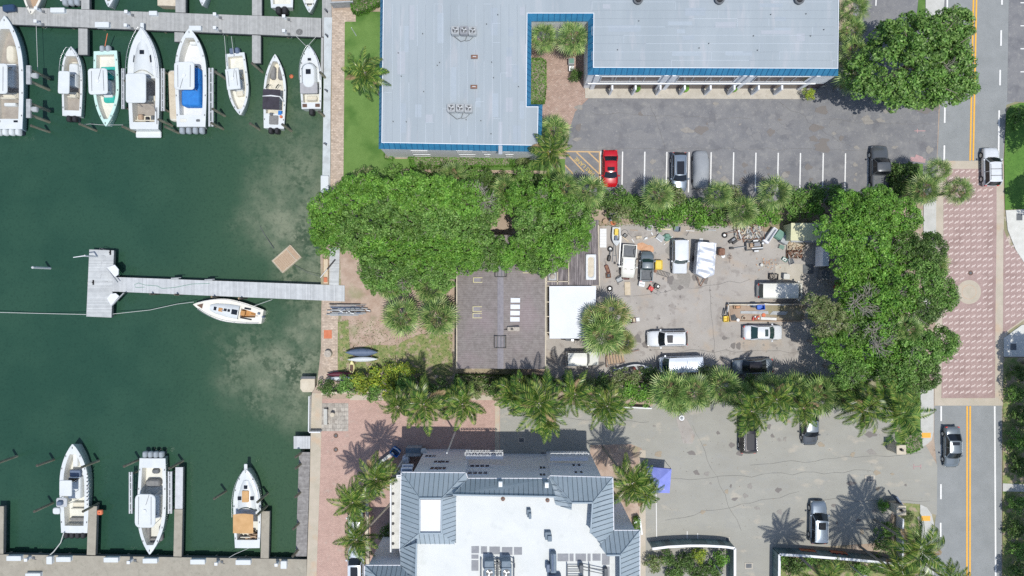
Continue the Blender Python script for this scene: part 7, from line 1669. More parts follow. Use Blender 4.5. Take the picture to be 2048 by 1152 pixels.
cs = [(655, 775, 20, 'leaf_dark'), (690, 772, 24, 'leaf_mid'), (722, 768, 26, 'leaf_yellow'), (752, 758, 28, 'leaf_yellow'), (785, 748, 26, 'leaf_yellow'), (745, 785, 24, 'leaf_mid'), (778, 780, 26, 'leaf_yellow'), (812, 765, 24, 'leaf_mid'), (815, 742, 20, 'leaf_yellow'), (845, 775, 24, 'leaf_dark'), (880, 780, 24, 'leaf_dark'), (915, 775, 22, 'leaf_mid'), (955, 778, 26, 'leaf_olive'), (990, 775, 24, 'leaf_dark'),
      (1030, 770, 24, 'leaf_dark'), (1065, 775, 24, 'leaf_dark'), (1100, 772, 22, 'leaf_mid'), (1135, 768, 24, 'leaf_dark'), (1170, 772, 24, 'leaf_olive'), (1205, 770, 24, 'leaf_dark'), (1235, 760, 22, 'leaf_olive'), (1265, 758, 24, 'leaf_olive'), (1300, 752, 20, 'leaf_dark'), (1330, 800, 22, 'leaf_olive'), (1415, 790, 24, 'leaf_olive'), (1415, 745, 22, 'leaf_olive'), (1500, 772, 24, 'leaf_dark'), (1620, 770, 24, 'leaf_dark'), (1665, 790, 24, 'leaf_dark'), (1700, 785, 26, 'leaf_mid'), (1820, 790, 22, 'leaf_dark'), (1258, 785, 25, 'leaf_bright'), (1288, 790, 25, 'leaf_bright')]
for i, (px, py, r, m) in enumerate(cs):
    tree(px, py, r, m, '%s shrub in the lower palm hedge, %s from the quay' % ({'leaf_yellow': 'yellow green croton', 'leaf_mid': 'leafy', 'leaf_dark': 'dark', 'leaf_olive': 'twiggy', 'leaf_bright': 'bright green'}[m], ['%s metres' % w for w in ['two', 'four', 'six', 'eight', 'ten', 'seven', 'nine', 'eleven', 'twelve', 'thirteen', 'fifteen', 'seventeen', 'nineteen', 'twenty one', 'twenty four', 'twenty six', 'twenty eight', 'thirty', 'thirty two', 'thirty four', 'thirty six', 'thirty eight', 'forty', 'forty two', 'forty seven', 'forty six', 'fifty two', 'fifty nine', 'sixty two', 'sixty four', 'seventy one', 'just thirty seven metres', 'just thirty nine metres']][i]), top=rnd.uniform(1.8, 3), kind='shrub', name='shrub', cat='shrub', group='shrubs of the lower palm hedge')
er = [(2052, 778, 'below the white corner pavement'), (2072, 838, 'beside the lower end of the crossing'), (2058, 900, 'level with the dark sedan'), (2074, 958, 'beside the narrow crossing path'), (2060, 1035, 'level with the lower gate pillar'), (2070, 1098, 'above the lowest roadside shadow'), (2052, 1160, 'in the bottom right corner'), (2056, 286, 'on the upper verge behind the white SUV'), (2078, 415, 'at the lower end of the upper verge'), (2045, 725, 'throwing shade on the white corner pavement')]
for gx_, gy_, l in er:
    hh = 9.5 if l[0] != 't' else 7.5; k = 1 / (1 - hh * .85 / HC)
    tree(1024 + (gx_ - 1024) * k, 576 + (gy_ - 576) * k, rnd.uniform(38, 48) * k, 'leaf_dark', 'verge tree shading the right edge ' + l, top=hh, group='trees on the far side of the road')
for i, (px, py) in enumerate([(2042, 748), (2036, 790), (2044, 835), (2038, 885), (2044, 930), (2040, 1010), (2034, 1060), (2042, 1105), (2036, 1145), (2046, 235)]):
    tree(px, py, rnd.uniform(18, 26), ('leaf_dark', 'leaf_mid')[i % 2], 'low shrub on the far verge, %s from the top' % 'second third fourth fifth sixth seventh eighth ninth tenth first'.split()[i], top=1.4, kind='shrub', name='shrub', cat='shrub', group='shrubs on the far verge')


fp = [(1087, 76, 30, 4.5, 'left one of two in the office courtyard'), (1145, 78, 34, 5, 'right one of two in the office courtyard'), (1108, 262, 34, 4.5, 'at the mouth of the courtyard walk'), (1707, 18, 32, 5, 'topmost beside the right end of the office'), (1704, 62, 27, 4.5, 'second from the top beside the office end'), (1706, 105, 32, 5, 'third from the top beside the office end'), (1707, 152, 36, 5, 'at the lower right corner of the office'),
      (1128, 375, 32, 4.5, 'below the yellow hatching'), (1180, 382, 34, 5, 'left of the red coupe bonnet'), (1317, 390, 34, 4.2, 'first parking palm, left of the dark estate car'), (1438, 389, 29, 4, 'second parking palm, right of the covered car'), (1485, 424, 33, 3.6, 'low one between the middle parking palms and the scrap'), (1549, 386, 36, 4.5, 'large parking palm in the centre of the empty bays'),
      (1875, 341, 27, 5.5, 'upper one of the trio over the crossing corner'), (1846, 380, 33, 5, 'left one of the trio over the crossing corner'), (1915, 381, 29, 6, 'right one of the trio, standing over the bricks'), (803, 634, 40, 4, 'left one of the pair on the sand'), (876, 634, 42, 4.2, 'right one of the pair, touching the shingled house'), (862, 578, 34, 4, 'behind the pair at the grove edge'), (780, 572, 30, 4, 'at the grove edge above the sand'), (905, 352, 30, 4, 'poking out of the grove below the long hedge'), (1010, 378, 30, 4, 'at the grove edge left of the coconut palm'),
      (1340, 780, 42, 4.5, 'below the silver van nose'), (1388, 784, 40, 4.8, 'below the silver van tail'), (1442, 772, 40, 4.6, 'between the silver van and the silver sedan'), (1482, 794, 32, 4.5, 'below the left end of the silver sedan'), (1540, 776, 32, 4.6, 'below the tail of the silver sedan'), (1590, 780, 36, 4.6, 'right of the yellow crown in the palm hedge'), (1636, 790, 44, 5, 'beside the grey sedan tail'), (1352, 800, 34, 4, 'lowest beside the lamp post'),
      (1866, 530, 32, 6, 'dark one in the roadside grove by the medallion'), (1815, 660, 30, 8, 'poking through the roadside grove'), (1690, 790, 36, 5, 'at the left foot of the roadside grove')]
for px, py, r, top, l in fp: palm(px, py, r, top, 'round fan palm ' + l, 'fan', group='fan palms')
palm(1205, 668, 46, 4.6, 'large green fan palm of the lone clump beside the white carport', 'fan'); palm(1226, 630, 38, 4.2, 'yellowing fan palm at the top of the lone clump beside the white carport', 'fan', 'fan_leaf_dry'); palm(1192, 640, 32, 3.8, 'dry fan palm at the carport side of the lone clump', 'fan', 'fan_leaf_dry'); palm(1245, 685, 28, 1.6, 'low fan palm at the foot of the lone clump', 'fan', 'fan_leaf_dry')
cp = [(730, 146, 46, 7.5, 'alone on the promenade lawn', (1.6, -2.4)), (1100, 304, 46, 7, 'at the lower right corner of the office', None), (796, 812, 34, 7, 'smallest at the left of the lower row', None), (848, 808, 56, 8.5, 'large one left of the bench lawn in the lower row', None), (925, 808, 48, 8.5, 'third in the lower row above the condominium shadow', None), (1028, 788, 44, 7.5, 'above the driveway divider strip', None), (1078, 806, 60, 9, 'largest of the lower row', None),
      (1092, 842, 38, 8, 'lowest of the row over the condominium shadow', None), (1150, 788, 46, 8, 'left of the palm beside the white fence', None), (1214, 812, 46, 8, 'beside the thin white fence', None), (1502, 822, 50, 8, 'over the black SUV', None), (1552, 798, 52, 8.5, 'between the black SUV and the grey sedan', None), (1605, 815, 44, 8, 'over the grey sedan', None), (1728, 820, 50, 8, 'left of the upper entrance gate', None), (1800, 826, 58, 8.5, 'over the upper entrance gate pillar', None), (1768, 795, 42, 8, 'behind the pair at the upper entrance', None),
      (753, 957, 46, 9, 'first by the condominium corner', (.5, .4)), (706, 1004, 44, 9, 'leaning over the brick forecourt', (1.0, .5)), (714, 1078, 44, 8.5, 'lowest by the brick forecourt, leaning on a long trunk', (4.2, 3.6)), (1264, 966, 50, 9, 'beside the blue canopy', (-2.0, 1.8)), (1290, 985, 36, 8.2, 'overhanging the blue canopy corner', (-.6, .3)), (1838, 1098, 62, 9, 'over the lower entrance verge', None), (1802, 1152, 56, 9, 'in the lower verge beside the white fence', None), (1656, 1166, 50, 9, 'at the bottom edge left of the red planters', None), (1896, 1160, 44, 9, 'reaching over the road at the bottom edge', None)]
for px, py, r, top, l, ln in cp: palm(px, py, r, top, 'feathery coconut palm ' + l, 'coco', lean=ln, group='coconut palms')
# garden beds behind the teal walls
gb = [(1310, 1130, 22, 'leaf_olive', 1.5), (1335, 1118, 18, 'leaf_dark', 1.2), (1375, 1125, 22, 'leaf_dark', 1.4), (1400, 1112, 18, 'leaf_yellow', 1.2), (1440, 1118, 20, 'leaf_bright', 1.8), (1432, 1142, 22, 'leaf_dark', 1.3), (1400, 1145, 22, 'leaf_dark', 1.2), (1350, 1148, 22, 'leaf_dark', 1.2), (1565, 1122, 18, 'leaf_mid', 1.0), (1590, 1135, 22, 'leaf_dark', 1.2), (1620, 1125, 20, 'leaf_mid', 1.1), (1650, 1130, 20, 'leaf_dark', 1.2), (1690, 1130, 20, 'leaf_olive', 1.2), (1725, 1140, 20, 'leaf_mid', 1.2), (1760, 1130, 20, 'leaf_dark', 1.2), (1775, 1060, 20, 'leaf_mid', 1.6), (1770, 1090, 20, 'leaf_dark', 1.6), (1768, 1012, 13, 'leaf_bright', 1.0), (1820, 1035, 12, 'leaf_olive', .8)]
for i, (px, py, r, m, h) in enumerate(gb): tree(px, py, r, m, '%s bush in the walled garden beds at the bottom, %s' % ({'leaf_yellow': 'yellow', 'leaf_mid': 'green', 'leaf_dark': 'dark', 'leaf_olive': 'olive', 'leaf_bright': 'bright'}[m], ['in the left corner', 'second from the left wall end', 'left of the small lamp', 'yellow leaved one', 'by the driveway wall return', 'below the bright one', 'in the lower middle', 'at the lower left', 'first right of the driveway', 'second right of the driveway', 'third right of the driveway', 'under the red planters', 'right of the red planters', 'near the white fence', 'beside the white fence', 'left of the fence top', 'left of the fence middle', 'by the lower gate pillar', 'on the dry verge'][i]), top=h, kind='shrub', name='bush', cat='bush', group='bushes in the garden beds')
for px, py, r, l in ((700, 1075, 0, ''), ):
    pass
tree(775, 1070, 22, 'leaf_dark', 'dark bush in the shade beside the condominium balcony', top=2.2, kind='shrub', name='bush', cat='bush'); tree(768, 940, 16, 'leaf_olive', 'scrubby bush by the curved entrance wall', top=1.4, kind='shrub', name='bush', cat='bush')
tree(1620, 187, 14, 'leaf_yellow', 'ornamental bush at the right end of the office apron', top=1.6, kind='shrub', name='bush', cat='bush'); tree(1150, 150, 16, 'leaf_dark', 'dark planting in the shaded courtyard corner', top=1.2, kind='shrub', name='bush', cat='bush'); tree(1045, 318, 16, 'leaf_olive', 'reddish scrub at the end of the long hedge', top=1.4, kind='shrub', name='bush', cat='bush')
# grass tufts and weeds as one cover
n = 5200; gx = np.concatenate([rng.uniform(676, 905, n // 2), rng.uniform(1195, 1660, n // 4), rng.uniform(700, 1190, n // 4)]); gy = np.concatenate([rng.uniform(640, 752, n // 2), rng.uniform(442, 452, n // 4), rng.uniform(338, 372, n // 4)])
pos = np.stack([(gx - 1024) / S, (576 - gy) / S, np.full(len(gx), .09)], 1); V, F = leaves(pos, rng.normal(0, .6, (len(gx), 3)) + np.array([0, 0, .6]), rng.uniform(.05, .13, len(gx)), .3)
o = bpy.data.objects.new('grass', mesh_np('grass', V, F, 'leaf_olive')); COL.objects.link(o); tag(o, 'loose grass and weeds on the sandy ground', 'grass', kind='stuff')


# ---------------------------------------------------------------- yard clutter and small things
def item(name, label, cat, px, py, ang, parts, z=0.0, h=0.3, group=None):
    if len(parts) == 1:
        mb = MB(); parts[0][2](mb); o = mb.build(name, parts[0][1]); o.location = (*P(px, py, h), z); o.rotation_euler = (0, 0, R(ang)); return tag(o, label, cat, group)
    t = thing(name, label, cat, (*P(px, py, h), z), R(ang), group)
    for pn, m, fn in parts: mb = MB(); fn(mb); mb.build(pn, m, t)
    return t


def hollow(b, w, l, h, t=.05, r=.08, mi=0, mi2=1, taper=1.0):
    """open topped tray, bin or tub"""
    b.rbox(-w, w, -l, l, 0, h * .3, r, mi, .01)
    o_ = rr(w, l, r); i_ = rr(w - t, l - t, max(.01, r - t * .5)); b.loft([[(*p, 0) for p in o_], [(*p, h) for p in o_], [(*p, h) for p in i_], [(*p, h * .35) for p in i_]], mi, True, False); b.poly([(*p, h * .36) for p in i_], mi2)


def ringm(b, r, r2, z=.1, n=16, mi=0): b.tube([(r * math.cos(2 * math.pi * k / n), r * math.sin(2 * math.pi * k / n), z) for k in range(n + 1)], r2, 6, mi, cap=False)


def legs4(b, w, l, h, r=.025):
    for x in (-w, w):
        for y in (-l, l): b.cyl((x, y), r, r, 0, h, 5)


BOX = [('body', None), ('lid', None)]
item('yellow_bin', 'bright yellow box bin beside the junk loaded pickup', 'bin', 1317, 530, 0, [('body', ['yellow', 'yellow'], lambda b: hollow(b, .42, .58, .6)), ('lid', 'yellow', lambda b: b.rbox(-.36, .36, -.5, .5, .4, .52, .1))])
item('white_cooler', 'white cooler with a black handle below the junk loaded pickup', 'cooler', 1283, 568, -10, [('body', 'white', lambda b: b.rbox(-.34, .34, -.3, .3, 0, .45, .05)), ('lid', 'white', lambda b: b.rbox(-.36, .36, -.32, .32, .45, .52, .05)), ('handle', 'black', lambda b: b.rbox(-.22, .22, -.03, .03, .52, .56, .02))])
item('red_mower', 'red lawn mower with a long handle in the yard', 'lawn mower', 1302, 577, -35, [('body', 'red', lambda b: (b.rbox(-.3, .3, -.25, .25, .12, .35, .1), b.cyl((0, 0), .14, .12, .35, .5, 12))), ('handle', 'grey_dark', lambda b: b.tube([(.3, -.2, .3), (1.1, -.22, .8), (1.1, .22, .8), (.3, .2, .3)], .02, 5)), ('wheels', 'rubber', lambda b: [b.cyl((x, y), .1, .1, 0, .14, 10) for x in (-.3, .3) for y in (-.28, .28)])])
item('black_mower', 'black machine with a pale engine beside the red mower', 'lawn mower', 1314, 572, -30, [('body', 'black', lambda b: b.rbox(-.35, .35, -.28, .28, .1, .35, .12)), ('engine', 'alu', lambda b: b.cyl((.1, 0), .14, .12, .35, .52, 10))])
item('tan_board', 'tan sheet of board lying below the old white truck', 'board', 1255.5, 577, 2, [('board', 'wood_pale', lambda b: b.rbox(-.35, .35, -.8, .8, .05, .12, .02))])
item('rust_box', 'rusty red box behind the nose of the old white truck', 'box', 1252, 556, 0, [('body', ['rust', 'maroon'], lambda b: hollow(b, .4, .2, .35, .04, .04)), ('slat', 'wood_dark', lambda b: b.rbox(-.35, .35, -.04, .04, .3, .38, .01))])
item('engine_block', 'grey scrap engine left of the rusty red box', 'engine', 1239, 559, 30, [('block', 'galv', lambda b: (b.rbox(-.4, .3, -.25, .25, .0, .4, .06), b.rbox(-.2, .5, -.35, -.1, .0, .3, .08), b.cyl((.1, .1), .13, .13, .4, .5, 10))), ('pipes', 'grey_dark', lambda b: (b.tube([(-.3, .3, .3), (.1, .35, .4), (.4, .2, .3)], .05, 6), b.tube([(-.4, -.2, .4), (.3, -.3, .45)], .04, 6)))])
item('outboard_motor', 'black outboard motor lying left of the old white truck', 'motor', 1219, 512, 80, [('cowl', 'black', lambda b: b.rbox(-.65, .1, -.2, .2, .0, .35, .15, 0, .1)), ('shaft', 'grey_dark', lambda b: b.tube([(.1, 0, .15), (.8, 0, .12)], .08, 6)), ('propeller', 'galv', lambda b: b.rbox(.75, .85, -.18, .18, .02, .25, .04))])
for px, py, l in ((1220, 577, 'with a silver hub left of the tan board'), (1221, 498, 'above the black outboard motor'), (1450, 470, 'at the left end of the scrap heap'), (1263, 641, 'half under the lone fan palm clump')):
    item('old_tyre', 'old tyre ' + l, 'tyre', px, py, 0, [('tyre', 'rubber', lambda b: ringm(b, .26, .1, .1)), ('hub', 'alu', lambda b: b.cyl((0, 0), .17, .16, .05, .12, 12))], group='old tyres in the yard')
item('red_trolley', 'rusty red trolley left of the white truck bonnet', 'trolley', 1215, 538, 20, [('tray', ['maroon', 'rust'], lambda b: hollow(b, .22, .5, .3, .04, .1)), ('handle', 'rust', lambda b: b.tube([(0, .5, .3), (.1, .9, .5)], .025, 5))])
item('rusty_frame', 'rusty engine frame below the red trolley', 'scrap', 1217, 551, 5, [('frame', 'rust', lambda b: (b.rbox(-.3, .3, -.3, -.22, 0, .3, .02), b.rbox(-.3, .3, .22, .3, 0, .3, .02), b.rbox(-.3, -.22, -.22, .22, 0, .3, .02), b.rbox(.22, .3, -.22, .22, 0, .3, .02))), ('motor', 'grey_dark', lambda b: b.rbox(-.15, .15, -.18, .18, 0, .35, .06))])
item('ribbed_sheet', 'white ribbed sheet leaning by the shed wall beside the small runabout', 'sheet', 1206.5, 476, 0, [('panel', 'white', lambda b: b.box(-.4, .4, -1.15, 1.15, .1, .16)), ('ribs', 'concrete_white', lambda b: [b.box(-.4, .4, -1.15 + k * .33, -1.12 + k * .33, .161, .18) for k in range(7)])])
item('long_beam', 'long pale beam lying between the runabout and the old white truck', 'beam', 1240, 503, 87, [('beam', 'alu', lambda b: b.rbox(-1.9, 1.9, -.09, .09, .05, .25, .02))])
item('boat_trailer_tongue', 'thin trailer tongue running down from the small runabout', 'trailer', 1230, 505, 90, [('bars', 'galv', lambda b: (b.tube([(-1.2, -.25, .2), (1.4, -.02, .25)], .03, 5), b.tube([(-1.2, .3, .2), (1.4, .05, .25)], .03, 5), b.tube([(-.4, -.25, .2), (-.4, .25, .2)], .03, 5))), ('hitch', 'black', lambda b: b.rbox(-1.4, -1.15, -.1, .1, .1, .3, .03))])
item('hose_coil', 'loop of dark hose right of the small runabout', 'hose', 1250, 466, 0, [('coil', 'grey_dark', lambda b: (ringm(b, .42, .025, .04, 20), b.tube([(.42, 0, .04), (.9, -.5, .04), (1.4, -.4, .04)], .02, 5)))])
item('black_crate', 'small black square crate on the dark hose loop', 'crate', 1250.5, 471, 40, [('body', ['black', 'galv'], lambda b: hollow(b, .22, .22, .25, .07, .02)), ('rim', 'black', lambda b: b.rbox(-.05, .05, -.05, .05, .1, .2, .02))])
item('round_wood_table', 'round brown wooden reel at the top left corner of the yard', 'table', 1210, 443, 0, [('top', 'wood', lambda b: b.cyl((0, 0), .3, .3, .35, .4, 16)), ('drum', 'wood_dark', lambda b: b.cyl((0, 0), .15, .15, 0, .35, 10))])
item('brown_tub', 'narrow dark brown tub beside the brown wooden reel', 'tub', 1217.5, 434, 15, [('body', ['wood_dark', 'black'], lambda b: hollow(b, .17, .35, .4, .05, .12)), ('rim', 'wood', lambda b: b.rbox(-.1, .1, -.02, .02, .3, .42, .01))])
item('terracotta_disc', 'reddish terracotta dish beside the brown tub', 'dish', 1227, 445, 0, [('dish', 'terracotta', lambda b: (b.cyl((0, 0), .3, .34, 0, .1, 16), b.cyl((0, 0), .12, .1, .1, .2, 10)))])
item('grey_slab', 'pale grey slab at the foot of the shrubs in the top left yard corner', 'slab', 1230, 430, 20, [('slab', 'seawall_cap', lambda b: b.prism([(-.9, -.5), (.6, -.6), (1.0, .2), (.2, .6), (-.8, .4)], .0, .3))])
item('white_lawn_chair', 'white square framed chair with a purple seat on the junk strip', 'chair', 1299, 456, -10, [('frame', 'white', lambda b: (b.tube([(-.3, -.3, .35), (.3, -.3, .35), (.3, .3, .35), (-.3, .3, .35), (-.3, -.3, .35)], .04, 5), legs4(b, .28, .28, .35))), ('seat', 'pad_grey', lambda b: b.rbox(-.2, .2, -.22, .22, .3, .36, .05)), ('backrest', 'white', lambda b: b.rbox(-.36, -.3, -.3, .3, .35, .75, .02))])
item('blue_grey_tub', 'blue grey plastic tub at the edge of the dirt strip', 'tub', 1354, 458, -8, [('body', ['pad_grey', 'ac_blue'], lambda b: hollow(b, .36, .34, .55, .04, .15)), ('rim', 'pad_grey', lambda b: b.rbox(.3, .4, -.3, .3, .5, .58, .03))])
item('white_jug', 'white plastic jug lying among the poles', 'jug', 1293, 476, 25, [('body', 'white', lambda b: b.rbox(-.26, .16, -.13, .13, 0, .24, .08)), ('neck', 'white', lambda b: b.tube([(-.26, -.04, .12), (-.42, -.1, .1)], .04, 6))])
item('grey_appliance', 'tipped grey and white appliance on the junk strip', 'appliance', 1321, 475, -38, [('body', 'galv', lambda b: b.rbox(-.45, .45, -.3, .3, 0, .35, .04)), ('door', 'white', lambda b: b.rbox(-.45, .45, -.42, -.32, 0, .4, .02))])
item('net_heap', 'dark green heap of netting beside the tipped appliance', 'netting', 1334, 475, 0, [('netting', 'bin_green', lambda b: [b.rbox(x - .3, x + .3, y - .22, y + .22, 0, .18 + .05 * k, .15, 0, .08) for k, (x, y) in enumerate(((-.2, .1), (.25, .0), (0, -.2), (.05, .25)))])])
for k, (a, b_, w, m, l) in enumerate((((1307, 457), (1341, 459), .05, 'yellow_pale', 'yellow pole lying along the dirt strip'), ((1300, 476), (1316, 471), .06, 'wood_pale', 'short pale plank right of the white jug'), ((1330, 487), (1348, 475), .07, 'wood_pale', 'upper of two pale poles pointing at the white jeep'), ((1327, 490), (1345, 473), .05, 'white', 'lower of two pale poles pointing at the white jeep'), ((1371, 461.5), (1388, 462), .05, 'white', 'white pipe above the silver tarp trailer'), ((1372, 472), (1380, 459), .03, 'grey_dark', 'thin dark rod crossing the white pipe'), ((1263, 478), (1268, 485), .06, 'white', 'white stick nearest the orange dirt'), ((1314, 467), (1318, 464), .06, 'white', 'small white offcut above the tipped appliance'),
                                         ((1245, 474), (1256, 483), .08, 'wood_pale', 'split plank below the dark hose loop'), ((1302, 465), (1305, 470), .08, 'white', 'short white tile below the square framed chair'), ((1250, 489), (1257, 497), .05, 'white', 'white lath above the windscreen of the old truck'), ((1404, 459), (1431, 461), .1, 'galv', 'flat grey ladder at the edge of the shrubs'), ((1260, 460), (1275, 461), .04, 'wood', 'brown lath above the dark hose loop'))):
    mb = MB(); p, q_ = P(*a), P(*b_); mb.seg(p, q_, w * 1.6, .02, .02 + w * 1.4); tag(mb.build('pole' if w < .06 else 'plank', m), l, 'pole' if w < .06 else 'plank')
item('cardboard', 'pale crumpled box on the ground left of the poles', 'box', 1277, 475, 10, [('body', ['wood_pale', 'stone_cream'], lambda b: hollow(b, .25, .18, .22, .03, .03)), ('flap', 'wood_pale', lambda b: b.rbox(.25, .42, -.15, .15, .1, .13, .02))])
mb = MB()
for k in range(7): mb.cyl(((rnd.random() - .5) * 1.2, (rnd.random() - .5) * .6), .35 + rnd.random() * .3, .1, 0.004, .06 + rnd.random() * .08, 9)
tag(mb.build('orange_sand_heap', 'orange_dirt', loc=(*P(1289, 495), 0)), 'spill of orange sand above the junk loaded pickup', 'sand heap')
item('wire_rack', 'flat rusty wire rack below the yellow bin', 'rack', 1327, 547, -18, [('wires', 'grey_dark', lambda b: [b.tube([(-.7 + k * .18, -.25, .1), (-.7 + k * .18, .25, .1)], .02, 4) for k in range(9)] + [b.tube([(-.75, s_ * .27, .12), (.75, s_ * .27, .12)], .03, 4) for s_ in (-1, 1)]), ('box', 'rust', lambda b: b.rbox(-1.2, -.85, -.2, .2, 0, .3, .03))])
item('white_hatch', 'small white slab above the silver tarp trailer', 'slab', 1403, 480, 0, [('slab', 'white', lambda b: b.rbox(-.22, .22, -.2, .2, 0, .12, .02))])
item('brown_armchair', 'tan topped bar stool grill standing right of the silver trailer', 'grill', 1441, 504, 0, [('body', 'rust', lambda b: b.rbox(-.38, .38, -.45, .45, .5, .9, .2, 0, .08)), ('legs', 'grey_dark', lambda b: legs4(b, .3, .38, .5)), ('shelf', 'wood_dark', lambda b: b.rbox(-.45, -.38, -.4, .4, .6, .7, .02))])
item('white_pan', 'white pan lid on the ground beside the tan grill', 'lid', 1447, 512, 0, [('lid', 'white', lambda b: (b.cyl((0, 0), .24, .24, .1, .14, 16), b.cyl((0, 0), .05, .05, .14, .2, 8)))])
item('wire_stands', 'pair of rusty wire plant stands right of the white pan lid', 'stand', 1460, 514, 0, [('rings', 'rust', lambda b: (ringm(b, .2, .02, .4, 12), b.tube([(0, .5, .3), (0, -.7, .2)], .02, 4))), ('legs', 'rust', lambda b: legs4(b, .15, .15, .4, .015))])
# scrap heap
t = thing('scrap_heap', 'heap of broken metal and rubble below the shrubs', 'scrap heap', (*P(1497, 465), 0)); mb = MB(); g_ = random.Random(5)
for k in range(230):
    x, y = g_.uniform(-1.6, 1.5), g_.uniform(-.95, .8); s_ = g_.uniform(.04, .16); a = g_.random() * 3; z = max(.02, .42 - abs(x) * .18 - abs(y) * .2) * g_.random(); c, sn = math.cos(a) * s_ * 1.8, math.sin(a) * s_ * 1.8
    mb.seg((x - c, y - sn), (x + c, y + sn), s_, z, z + s_ * .7, g_.choice([0, 0, 1, 2, 3, 4]))
mb.build('scrap', ['rubble', 'galv', 'rust', 'stone_cream', 'grey_dark'], t)
mb = MB(); mb.tube([(-1.75, 1.2, .9), (-1.6, -.9, .9)], .06, 5); mb.tube([(-3.0, -.2, .3), (-1.65, .1, .9)], .04, 5); mb.tube([(-1.7, .1, .9), (-2.0, .6, .1)], .03, 5); mb.tube([(1.6, 1.0, .5), (1.75, -.9, .5)], .04, 5); mb.tube([(-1.6, -.85, .5), (1.75, -.85, .5)], .035, 5); mb.tube([(-1.6, .7, .6), (1.6, 1.0, .6)], .03, 5); mb.build('frame', 'rust', t)
item('white_sink', 'white basin lying on the lower edge of the scrap heap', 'basin', 1498, 474, 10, [('body', ['white', 'galv'], lambda b: hollow(b, .26, .22, .3, .05, .12)), ('rim', 'black', lambda b: b.rbox(-.15, .3, -.42, -.28, 0, .3, .05))]); item('white_bar', 'white T shaped bar on the left of the scrap heap', 'bar', 1480, 472, 0, [('bar', 'white', lambda b: (b.tube([(-.25, .6, .5), (.15, -.5, .4)], .06, 5), b.rbox(-.35, -.12, .5, .7, .45, .55, .03)))])
item('black_motor', 'black folded motor cart left below the scrap heap', 'motor', 1465, 481, 35, [('body', 'black', lambda b: (b.rbox(-.5, .5, -.12, .2, 0, .35, .06), b.rbox(-.2, .5, -.45, -.15, 0, .3, .08))), ('casing', 'pad_grey', lambda b: b.rbox(-.1, .35, -.1, .18, .35, .45, .06))])
t = item('utility_trailer', 'small open utility trailer loaded with tools below the scrap heap', 'trailer', 1508, 492, 4, [('bed', ['grey_dark', 'rubble'], lambda b: hollow(b, 1.0, .5, .6, .06, .04)), ('tow_bar', 'galv', lambda b: b.tube([(-1.0, 0, .35), (-2.6, -.1, .3)], .04, 5)), ('hitch', 'black', lambda b: b.rbox(-2.9, -2.4, -.2, .05, .1, .35, .05)), ('mudguard', 'white', lambda b: (b.rbox(-.1, .5, .52, .72, .4, .5, .05), b.rbox(-.05, .5, -.72, -.52, .4, .5, .05)))], h=.4)
for s_ in (-1, 1): mb = MB(); mb.tube([(.2, s_ * .52, .25), (.2, s_ * .7, .25)], .24, 12); mb.build('wheel', 'rubber', t)
item('trailer_load', 'grey sheet and long white tube lying in the utility trailer', 'load', 1512, 491, 4, [('sheet', 'pad_grey', lambda b: b.rbox(-.25, .45, -.1, .35, .35, .5, .03)), ('tube', 'white', lambda b: b.rbox(-.6, .75, -.4, -.26, .5, .62, .03)), ('tools', 'wood', lambda b: (b.rbox(-.75, -.4, -.2, .3, .3, .5, .05), b.tube([(-.8, .3, .5), (-.2, .1, .55)], .03, 4))), ('bucket', 'white', lambda b: b.cyl((.75, .2), .12, .13, .4, .65, 10))], z=.1, h=.5)
item('grey_long_bin', 'long grey open locker tipped beside the scrap heap', 'bin', 1540, 470, 55, [('body', ['wall_grey', 'galv'], lambda b: hollow(b, .95, .28, .8, .05, .04)), ('lid', 'wall_grey', lambda b: b.rbox(-1.15, -.97, -.3, .45, .2, .8, .04))])
item('green_bin', 'faded green bin lid standing left of the cream shed', 'bin', 1556, 470, -35, [('body', ['bin_green', 'bin_green'], lambda b: hollow(b, .42, .5, .9, .04, .06)), ('lid', 'bin_green', lambda b: b.rbox(-.44, .44, -.5, .5, .9, .98, .06))]); item('blue_grey_bin', 'blue grey bin leaning against the faded green bin', 'bin', 1567, 480, -30, [('body', 'pad_grey', lambda b: b.rbox(-.42, .42, -.48, .48, 0, .85, .06)), ('lid', 'galv', lambda b: b.rbox(-.45, .45, -.5, .5, .85, .93, .1))])
item('small_green_bench', 'small green slatted seat below the bins', 'seat', 1563, 494, -20, [('slats', 'bin_green', lambda b: [b.rbox(-.3, .3, -.22 + k * .16, -.1 + k * .16, .3, .36, .01) for k in range(3)]), ('legs', 'black', lambda b: legs4(b, .27, .2, .3))])
def logs(b, w, l, n, seed, ms=2):
    g = random.Random(seed)
    for k in range(n):
        x, y = g.uniform(-w, w), g.uniform(-l, l); a = g.random() * 3.1; s_ = g.uniform(.12, .28); z = g.uniform(.15, .5); b.tube([(x - s_ * math.cos(a), y - s_ * math.sin(a), z), (x + s_ * math.cos(a), y + s_ * math.sin(a), z + .03)], g.uniform(.04, .08), 6, g.randint(0, ms))
item('firewood_rack', 'cream edged stack of cut firewood below the cream shed', 'firewood', 1592, 491, 0, [('logs', ['wood_pale', 'wood', 'stone_cream'], lambda b: logs(b, .85, .38, 90, 1)), ('tray', ['stone_cream', 'wood_dark'], lambda b: hollow(b, 1.05, .52, .3, .06, .03))]); item('dark_log_stack', 'dark stack of reddish scrap timber below the firewood', 'timber', 1589, 508, 0, [('logs', ['wood_dark', 'rubble', 'rust'], lambda b: logs(b, .8, .38, 80, 2)), ('tray', ['wood_dark', 'black'], lambda b: hollow(b, .95, .52, .25, .06, .03))])
